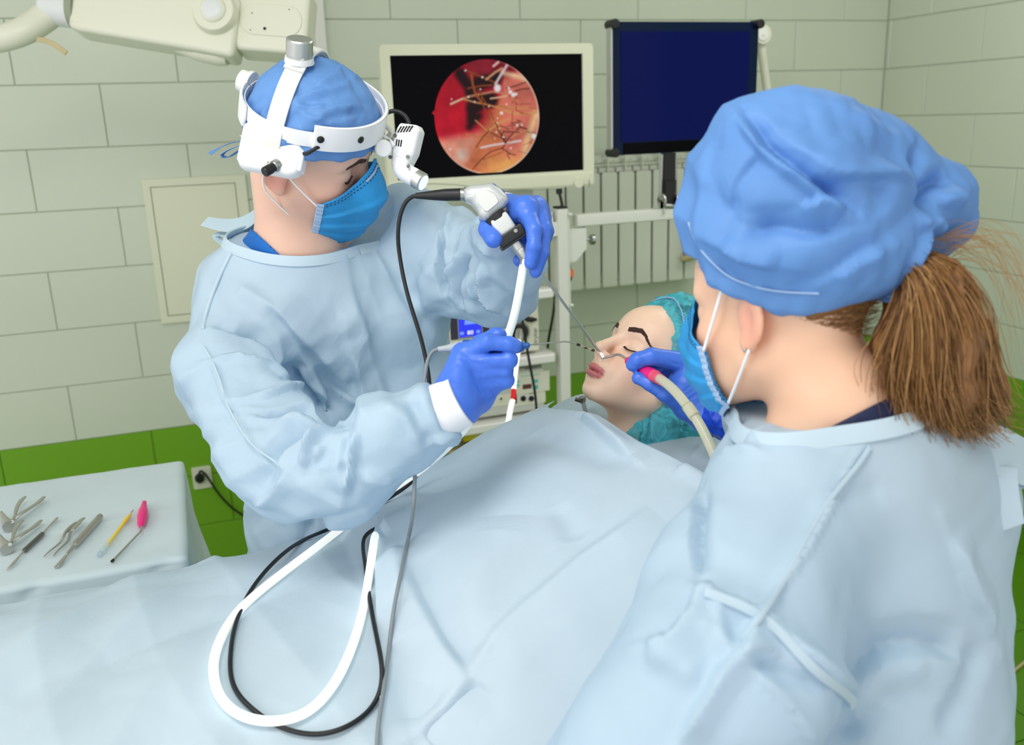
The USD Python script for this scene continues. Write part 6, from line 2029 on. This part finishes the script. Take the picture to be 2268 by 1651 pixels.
# right hand of the nurse on the suction tube
D2 = 1.285
ch = [[J(1533, 806, D2, .0150), J(1443, 790, D2 - .012, .0118), J(1412, 798, D2 - .010, .0106), J(1402, 808, D2 - .006, .0098)],
      [J(1545, 812, D2 + .016, .0140), J(1462, 800, D2 + .016, .0112), J(1424, 812, D2 + .022, .0100), J(1416, 822, D2 + .026, .0094)],
      [J(1556, 830, D2 + .028, .0135), J(1490, 822, D2 + .040, .0108), J(1450, 836, D2 + .044, .0098), J(1440, 846, D2 + .044, .009)],
      [J(1566, 850, D2 + .036, .0125), J(1510, 848, D2 + .054, .0100), J(1475, 860, D2 + .056, .009), J(1466, 866, D2 + .054, .0086)],
      [J(1520, 905, D2 + .004, .0150), J(1474, 872, D2 - .012, .0118), J(1440, 850, D2 - .012, .0100), J(1414, 838, D2 - .008, .0090)]]
W1, W2 = J(1590, 880, D2 + .004, .026), J(1575, 925, D2 + .004, .024)
palm = [(W1, c[0]) for c in ch[:4]] + [(W1, W2), (W2, ch[4][0]), (ch[0][0], ch[3][0]), (J(1520, 858, D2 + .008, .024), ch[0][0]), (J(1520, 858, D2 + .008, .024), ch[4][0]), (J(1520, 858, D2 + .008, .024), W1), (J(1540, 840, D2 + .002, .022), W2)]
m = hand(nurse, ch, palm, 'glove', seed=14, k=.005)
F = Folds(m)
for a in ([(1478, 800), (1500, 808), (1520, 812)], [(1438, 822), (1450, 818)], [(1456, 868), (1462, 862)], [(1465, 878), (1474, 868)], [(1480, 880), (1490, 872)], [(1440, 860), (1444, 850)], [(1498, 880), (1530, 858), (1550, 830)], [(1505, 886), (1540, 862), (1560, 840)], [(1510, 895), (1546, 872), (1566, 850)], [(1545, 800), (1552, 812)]):
    F.add(a, -.0010, .0034)
part(nurse, 'glove', F.done(), 'glove_blue', True, label='blue glove holding the pink suction handle')


def cuff_s(p):
    return blend([s_cone(p, P(1580, 900, D2), P(1630, 916, D2 - .012), .036, .041)], .01)


def cuff_cut(p):
    a, b = P(1572, 896, D2), P(1640, 919, D2 - .014); dr = (b - a) / np.linalg.norm(b - a)
    y = (p - a.astype(np.float32)) @ dr.astype(np.float32)
    return smax(smax(cuff_s(p), y - np.linalg.norm(b - a), .003), -y, .003)


lo, hi = limit([P(1540, 820, D2), P(1660, 990, D2), P(1600, 900, D2 - .06), P(1600, 900, D2 + .06)], .01)
m = mesh_sdf(cuff_cut, lo, hi, .0026)
m.vertices += vnormals(m) * (crumple(m.vertices, 40, .0045, 5) + crumple(m.vertices, 90, .0018, 6))[:, None]
part(nurse, 'glove_cuff', m, 'glove_cuff_blue', True, label='crumpled blue glove cuff')
# ------------------------------------------------------------------ instruments in the hands
mat('camera_grey', (206, 210, 210), .34, metallic=.35)
mat('camera_panel', (214, 217, 214), .45)
mat('button_blue', (16, 70, 190), .4)
mat('steel', (205, 206, 202), .3, metallic=.9)
mat('pen_grey', (170, 180, 186), .4)
mat('pen_blue', (16, 92, 168), .4)
mat('cord_grey', (128, 138, 142), .45)
mat('pink_plastic', (250, 40, 140), .35, transl=.15)
mat('coral_plastic', (250, 96, 130), .35, transl=.2)
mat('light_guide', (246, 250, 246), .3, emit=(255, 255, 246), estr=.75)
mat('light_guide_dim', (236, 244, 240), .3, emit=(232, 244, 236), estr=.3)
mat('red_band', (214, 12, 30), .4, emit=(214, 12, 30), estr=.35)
mat('tube_clear', (238, 237, 216), .18, transl=.5)
mat('marker_black', (14, 14, 16), .5)
mat('black_metal', (24, 25, 28), .3, spec=.6)

DC = 1.222
sx_ = cdir(.56, -.83, -.12); sy_ = np.cross(TW, sx_); sy_ /= np.linalg.norm(sy_); sz_ = np.cross(sx_, sy_)
E3 = np.stack([RT, UP, TW])


def pxpoly(pts, d, c):
    """Pixel outline turned into metres about the pixel c at distance d."""
    k = d / FPX
    return sg.Polygon([((a - c[0]) * k, -(b - c[1]) * k) for a, b in pts])


t = thing('endoscope', 'nasal endoscope with grey camera head, black coupler and long thin steel shaft', 'endoscope', tuple(P(1080, 450, DC)))
c0 = (1080, 450); o0 = P(*c0, DC)
outl = pxpoly([(1027, 424), (1042, 414), (1089, 409), (1108, 420), (1124, 437), (1126, 448), (1114, 465), (1084, 489), (1073, 491), (1062, 483), (1056, 468), (1044, 453), (1030, 446)], DC, c0).buffer(-.003).buffer(.003, quad_segs=4)
part(t, 'camera_body', extrude(outl, .038, o0 - TW * .019, E3, .009), 'camera_grey', 40)
pan = pxpoly([(1053, 434), (1062, 427), (1080, 428), (1096, 437), (1104, 451), (1101, 456), (1081, 473), (1074, 472), (1064, 460)], DC, c0).buffer(-.0015).buffer(.0015)
part(t, 'side_panel', extrude(pan, .002, o0 + TW * .0185, E3, .0007), 'camera_panel', 40)
rim_ = pan.exterior
part(t, 'panel_rim', tube(np.array([o0 + x * RT + y * UP + TW * .0196 for x, y in rim_.coords]), .0009, 6), 'camera_grey', True)
for k in range(3):
    a, b = 1094 + 9 * k, 414 + 6.5 * k
    part(t, 'button', obox(P(a, b, DC - .001), np.stack([cdir(.82, -.57, 0), cdir(.57, .82, 0), TW]), (.0034, .003, .0062), .0015), 'button_blue', 30)
part(t, 'strain_relief', lathe(P(1021, 431, DC), P(921, 434, DC + .01), [(0, .0084), (.35, .0082), (.62, .0066), (1, .0040)]), 'black_rubber', 40)
part(t, 'relief_ring', cat(*[lathe(P(946 + 6.5 * k, 432.6, DC + .0075 - k * .0006), P(949 + 6.5 * k, 432.5, DC + .0072 - k * .0006), [(0, .0050 + .00036 * k), (.5, .0058 + .00036 * k), (1, .0050 + .00036 * k)]) for k in range(5)]), 'black_rubber', 40, kind='stuff')
part(t, 'cable_ferrule', lathe(P(1032, 431, DC), P(1020, 431, DC), [(0, .0100), (.3, .0100), (.4, .0085), (1, .0085)]), 'metal', 40)
ax0, ax1 = P(1095, 474, DC), P(1167, 572, DC + .006)
L0 = ax1 - ax0


def on_ax(s): return ax0 + L0 * s


part(t, 'coupler_ring', lathe(on_ax(.02), on_ax(.14), [(0, .0178), (.12, .0190), (.88, .0190), (1, .0178)], 12), 'black_metal', 25)
part(t, 'coupler', lathe(on_ax(.12), on_ax(.40), [(0, .0125), (.5, .0135), (1, .0140)], 32), 'cap_white', 40)
part(t, 'release_lever', obox(on_ax(.26) + TW * .012, np.stack([sy_, sx_, sz_]), (.013, .013, .006), .005), 'camera_panel', 40)
part(t, 'coupler_clamp', obox(on_ax(.50), np.stack([sy_, sx_, sz_]), (.0195, .0085, .017), .004), 'black_metal', 30)
part(t, 'clamp_flange', obox(on_ax(.60), np.stack([sy_, sx_, sz_]), (.0215, .0035, .014), .0015), 'black_metal', 30)
part(t, 'clamp_screw', cyl(on_ax(.50) + TW * .0165 + sy_ * .008, on_ax(.50) + TW * .0182 + sy_ * .008, .0026), 'metal', 40)
part(t, 'ocular_tube', lathe(on_ax(.62), on_ax(1.0), [(0, .0088), (.45, .0088), (.47, .0082), (.50, .0088), (.9, .0088), (1, .007)], 28), 'steel', 40)
part(t, 'light_post', lathe(on_ax(.93), P(1160, 588, DC + .004), [(0, .005), (.6, .0055), (1, .0062)]), 'steel', 40)
tip = P(1331, 784, 1.405)
part(t, 'shaft', tube([on_ax(.97), P(1200, 606, DC + .03), tip], .0021, 14), 'steel', True)
cam_cable = [P(923, 434, DC + .01), P(895, 455, DC + .015), P(882, 510, DC + .02), P(885, 565, DC + .03), P(902, 650, DC + .03), P(928, 735, DC + .03), P(944, 800, DC + .03), P(952, 865, DC + .03)]
loop_px = [(880, 1092), (800, 1140), (720, 1176), (640, 1217), (570, 1288), (526, 1370), (511, 1445), (518, 1520), (560, 1572), (620, 1610), (700, 1627), (770, 1609), (828, 1560), (846, 1500), (836, 1420), (818, 1325), (808, 1245), (806, 1195)]


_dv = np.vstack([LEG_M.vertices, CHEST_M.vertices]); _dx, _dy, DRAPE_D = project(_dv)
DRAPE_TREE = cKDTree(np.stack([_dx, _dy], 1))


def laid(pts, lift):
    out = []
    for a, b in pts:
        r = ray(a, b); i = DRAPE_TREE.query_ball_point((a, b), 12)
        if not i: i = [DRAPE_TREE.query((a, b))[1]]
        out.append(CAM + r * (DRAPE_D[i].min() - lift))
    return out


part(t, 'camera_cable', tube(spline(cam_cable + [P(945, 960, 1.30), P(925, 1050, 1.34)] + laid(loop_px, .0045) + [P(815, 1182, 1.335), P(850, 1160, 1.43)], 330), .0029, 12), 'black_rubber', True, label='black camera cable looped on the drape')

lc = [P(1160, 586, DC + .004), P(1149, 650, DC + .01), P(1136, 710, DC + .02), P(1118, 765, DC + .03), P(1096, 830, DC + .03), P(1066, 890, DC + .03), P(1036, 940, DC + .02), P(992, 990, DC + .03), P(925, 1045, 1.29)]
lp_px = [(830, 1113), (715, 1202), (610, 1282), (532, 1350), (487, 1420), (473, 1480), (489, 1545), (535, 1585), (600, 1598), (675, 1580), (735, 1522), (777, 1440), (802, 1360), (815, 1290), (824, 1230), (829, 1196)]
t = thing('light_cable', 'thick glowing white fibre light cable looped over the drapes', 'cable', tuple(lc[0]))
pts = spline(lc + laid(lp_px, .0085) + [P(838, 1180, 1.335), P(864, 1150, 1.44)], 352)
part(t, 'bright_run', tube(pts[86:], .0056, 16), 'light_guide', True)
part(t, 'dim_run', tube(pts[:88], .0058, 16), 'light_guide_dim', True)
fe = [P(1150, 752, 2.46), P(1146, 790, 2.44), P(1141, 830, 2.42), P(1138, 864, 2.40)]
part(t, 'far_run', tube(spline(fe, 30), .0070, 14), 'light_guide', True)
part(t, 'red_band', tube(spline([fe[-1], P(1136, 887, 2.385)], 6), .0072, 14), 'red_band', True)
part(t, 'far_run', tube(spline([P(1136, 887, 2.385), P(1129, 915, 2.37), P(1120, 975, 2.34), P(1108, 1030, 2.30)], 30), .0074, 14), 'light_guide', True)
part(t, 'plug', lathe(P(1150, 733, 2.49), P(1150, 756, 2.455), [(0, .009), (.5, .0115), (1, .0095)]), 'metal_brushed', 40)

# shaver pen
t = thing('shaver_pen', 'blue and grey electrosurgery pen with a thin bent steel needle and black marks', 'surgical pen', tuple(P(1030, 768, D0)))
part(t, 'tail', lathe(P(1032, 768, D0 + .012), P(970, 774, D0 + .012), [(0, .0085), (.35, .0078), (.7, .0045), (1, .0034)]), 'pen_grey', 40)
part(t, 'barrel', lathe(P(1026, 768, D0 + .012), P(1148, 770, D0 + .004), [(0, .0088), (.04, .0092), (.9, .0088), (1, .0075)]), 'pen_blue', 40)
part(t, 'nose', lathe(P(1146, 770, D0 + .004), P(1174, 764, D0 + .003), [(0, .0076), (.45, .0062), (.5, .0044), (.9, .0038), (1, .0012)]), 'pen_blue', 40)
ndl = [P(1172, 764, D0 + .003), P(1215, 760, D0 + .06), P(1250, 757, D0 + .105), P(1262, 758, D0 + .118), P(1282, 764, D0 + .145), P(1331, 782, 1.395)]
part(t, 'needle', tube(ndl, .00115, 8), 'steel', True)
for a, b, dd in ((1281, 764, D0 + .143), (1297, 770, D0 + .172), (1313, 776, D0 + .198)):
    part(t, 'mark', tube([P(a - 2.4, b - .9, dd - .004), P(a + 2.4, b + .9, dd + .004)], .0019, 8), 'marker_black', True)
part(t, 'cord', tube(spline([P(972, 774, D0 + .012), P(955, 783, D0 + .012), P(944, 815, D0 + .01), P(936, 880, D0 + .0), P(925, 960, D0 - .01), P(919, 1050, D0 - .01), P(916, 1120, D0 - .02)] + laid([(905, 1190), (886, 1280), (871, 1360), (860, 1450), (848, 1540), (838, 1610), (835, 1670)], .004), 160), .0026, 10), 'cord_grey', True)

# suction
t = thing('suction_tube', 'pink suction handle with bent steel tip and clear hose held by the nurse', 'suction tube', tuple(P(1430, 828, D2)))
part(t, 'tip', tube(spline([P(1332, 793, 1.392), P(1350, 790, 1.382), P(1366, 786, 1.368), P(1374, 787, 1.36), P(1392, 800, 1.33), P(1404, 808, 1.31)], 40), .0021, 12), 'steel', True)
part(t, 'hub', lathe(P(1389, 797, 1.325), P(1410, 812, 1.30), [(0, .0036), (.15, .0062), (1, .0075)]), 'pink_plastic', 40)
part(t, 'handle', lathe(P(1404, 810, 1.30), P(1462, 840, 1.255), [(0, .0070), (.3, .0088), (.7, .0095), (1, .0075)]), 'pink_plastic', 40)
part(t, 'connector', lathe(P(1446, 831, 1.262), P(1470, 846, 1.245), [(0, .0088), (.3, .0092), (.35, .0080), (.9, .0076), (1, .0066)]), 'coral_plastic', 40)
part(t, 'vent_hole', cyl(P(1464, 842, 1.243), P(1466, 843, 1.240), .0035), 'pink_plastic', 40)
hose = spline([P(1458, 838, 1.25), P(1490, 862, 1.22), P(1520, 897, 1.19), P(1548, 938, 1.17), P(1572, 985, 1.155), P(1592, 1035, 1.14), P(1612, 1100, 1.13)], 60)
part(t, 'hose', tube(hose, .0067, 16), 'tube_clear', True)
part(t, 'hose_joint', tube(hose[21:28], .0080, 16), 'tube_clear', True)

# the light at the end of the scope, glowing in the nostril
nl = UsdLux.SphereLight.Define(stage, '/World/endoscope_light')
nl.CreateRadiusAttr(.0022); nl.CreateIntensityAttr(7.0); nl.CreateColorAttr(Gf.Vec3f(1.0, .16, .12))
nl.AddTranslateOp().Set(Gf.Vec3d(*map(float, P(1336, 789, 1.380))))
mat('glow_tip', (255, 240, 235), .3, emit=(255, 226, 214), estr=1.6)
t_ = part('/World/endoscope', 'lit_tip', tube(spline([P(1330, 783, 1.392), P(1334, 788, 1.390), P(1335, 793, 1.391)], 10), .0019, 10), 'glow_tip', True, label='bright lit tip at the nostril')

# ------------------------------------------------------------------ instruments on the side table
ZT = .9505


def T(px, py, h=0.0):
    return PZ(px, py, ZT + h)


def leaf(pts, w, th, m_):
    """A flat, rounded steel blade along the points; w is the breadth at each."""
    return ribbon(spline(pts, 30), (0, 0, 1), np.interp(np.linspace(0, 1, 30), np.linspace(0, 1, len(w)), w), th)


mat('steel_dull', (186, 184, 178), .34, metallic=.85)
for nm, (ox, oy), sc in (('upper', (0, 0), 1.0), ('lower', (-4, 53), .97)):
    lab = 'nasal speculum with two leaf handles, farther one at the far end of the instrument row' if nm == 'upper' else 'nasal speculum with two leaf handles, nearer one beside the dark elevator'
    q = lambda a, b, h=0.0: T(a * sc + ox, b + oy if nm == 'upper' else 1102 + (b - 1102) * sc + 52, h)
    t = thing('nasal_speculum', lab, 'speculum', tuple(q(30, 1155)), group=None)
    part(t, 'short_handle', leaf([q(31, 1150, .010), q(36, 1130, .016), q(44, 1113, .016), q(56, 1101, .012)], [.004, .007, .009, .010, .006], .003, 0), 'steel_dull', 40)
    part(t, 'long_handle', leaf([q(24, 1156, .010), q(45, 1139, .014), q(72, 1122, .012), q(86, 1112, .008), q(98, 1101, .008)], [.006, .009, .009, .008, .010, .007], .003, 0), 'steel_dull', 40)
    part(t, 'arm', tube(spline([q(34, 1140, .012), q(29, 1152, .012), q(18, 1164, .010)], 16), .0035, 10), 'steel_dull', True)
    part(t, 'blade', lathe(q(20, 1167, .010), q(2, 1136, .012), [(0, .011), (.15, .0105), (.55, .006), (1, .0035)], 20), 'steel_dull', 40)
    part(t, 'pivot_screw', cyl(q(27, 1156, .006), q(27, 1156, .018), .003), 'steel', 40)
t = thing('elevator', 'double ended periosteal elevator with a dark knurled middle', 'elevator', tuple(T(70, 1205)))
part(t, 'grip', lathe(T(52, 1222, .004), T(96, 1181, .004), [(0, .002), (.05, .0042), (.95, .0042), (1, .002)]), 'metal_dark', 40)
part(t, 'front_blade', leaf([T(53, 1221, .004), T(38, 1238, .004), T(26, 1252, .003), T(15, 1263, .002)], [.004, .0035, .006, .006, .002], .002, 0), 'steel_dull', 40)
part(t, 'rear_blade', leaf([T(95, 1182, .004), T(110, 1165, .004), T(119, 1156, .004), T(127, 1147, .003)], [.0045, .004, .006, .005], .002, 0), 'steel_dull', 40)
t = thing('bayonet_forceps', 'steel bayonet forceps with two thin bent prongs', 'forceps', tuple(T(150, 1190)))
part(t, 'spring_end', leaf([T(186, 1148, .009), T(172, 1160, .010), T(160, 1172, .010), T(150, 1179, .009)], [.006, .011, .012, .009], .003, 0), 'steel_dull', 40)
part(t, 'prong', tube(spline([T(168, 1160, .010), T(147, 1177, .012), T(140, 1190, .010), T(134, 1201, .006), T(118, 1215, .005), T(98, 1233, .003)], 40), np.linspace(.0034, .0012, 40), 10), 'steel_dull', True)
part(t, 'prong', tube(spline([T(174, 1158, .008), T(158, 1176, .008), T(154, 1187, .007), T(151, 1197, .005), T(138, 1211, .004), T(119, 1231, .003)], 40), np.linspace(.0034, .0012, 40), 10), 'steel_dull', True)
t = thing('bone_chisel', 'steel bone chisel with a thick ribbed cylindrical handle', 'chisel', tuple(T(180, 1195)))
part(t, 'handle', lathe(T(162, 1211, .006), T(223, 1143, .006), [(0, .003), (.03, .0052), (.08, .0058), (.84, .0060), (.86, .0052), (.88, .0060), (.91, .0052), (.93, .0060), (.96, .0052), (.98, .0058), (1, .003)], 20), 'steel_dull', 30)
part(t, 'shank', lathe(T(164, 1209, .006), T(148, 1229, .005), [(0, .0035), (1, .0028)]), 'steel_dull', 40)
part(t, 'blade', leaf([T(150, 1227, .005), T(140, 1239, .004), T(132, 1249, .003), T(124, 1257, .002)], [.005, .0075, .0085, .0085], .0025, 0), 'steel_dull', 40)
t = thing('needle_tube', 'yellow needle handle with a clear protective cap', 'needle', tuple(T(260, 1180)))
part(t, 'needle', cyl(T(289, 1137, .004), T(295, 1131, .004), .0013), 'steel', 40)
part(t, 'handle', lathe(T(239, 1206, .004), T(290, 1138, .004), [(0, .0026), (.70, .0030), (.74, .0042), (.88, .0036), (.93, .0024), (1, .0018)]), 'yellow_tube' if 'yellow_tube' in MAT else 'yellow_plastic', 40)
clear_mat('clear_cap', (210, 226, 236), .30)
part(t, 'cap', tube([T(240, 1205, .004), T(221, 1228, .004)], .0046, 16, caps=False), 'clear_cap', True)
part(t, 'cap_rim', tube(np.array([T(221, 1228, .0045) + .0046 * (math.cos(a) * np.cross((0, 0, 1), (.55, -.83, 0)) + math.sin(a) * np.array((0, 0, 1.))) for a in np.linspace(0, 2 * np.pi, 24)]), .0006, 6), 'mask_edge', True)
t = thing('spare_suction', 'spare suction tip with a pink handle lying at the right of the table', 'suction tip', tuple(T(310, 1160)))
part(t, 'handle', lathe(T(312, 1167, .008), T(320, 1112, .008), [(0, .003), (.12, .0072), (.4, .0094), (.62, .0085), (.78, .0052), (.82, .0058), (.86, .0048), (.97, .0044), (1, .0028)]), 'pink_plastic', 40)
part(t, 'tube', tube(spline([T(313, 1166, .008), T(311, 1178, .007), T(303, 1187, .006), T(280, 1211, .004), T(249, 1243, .003)], 40), .0021, 12), 'steel_dull', True)
part(t, 'black_tip', cyl(T(251, 1241, .003), T(248, 1244, .003), .0026), 'marker_black', 40)
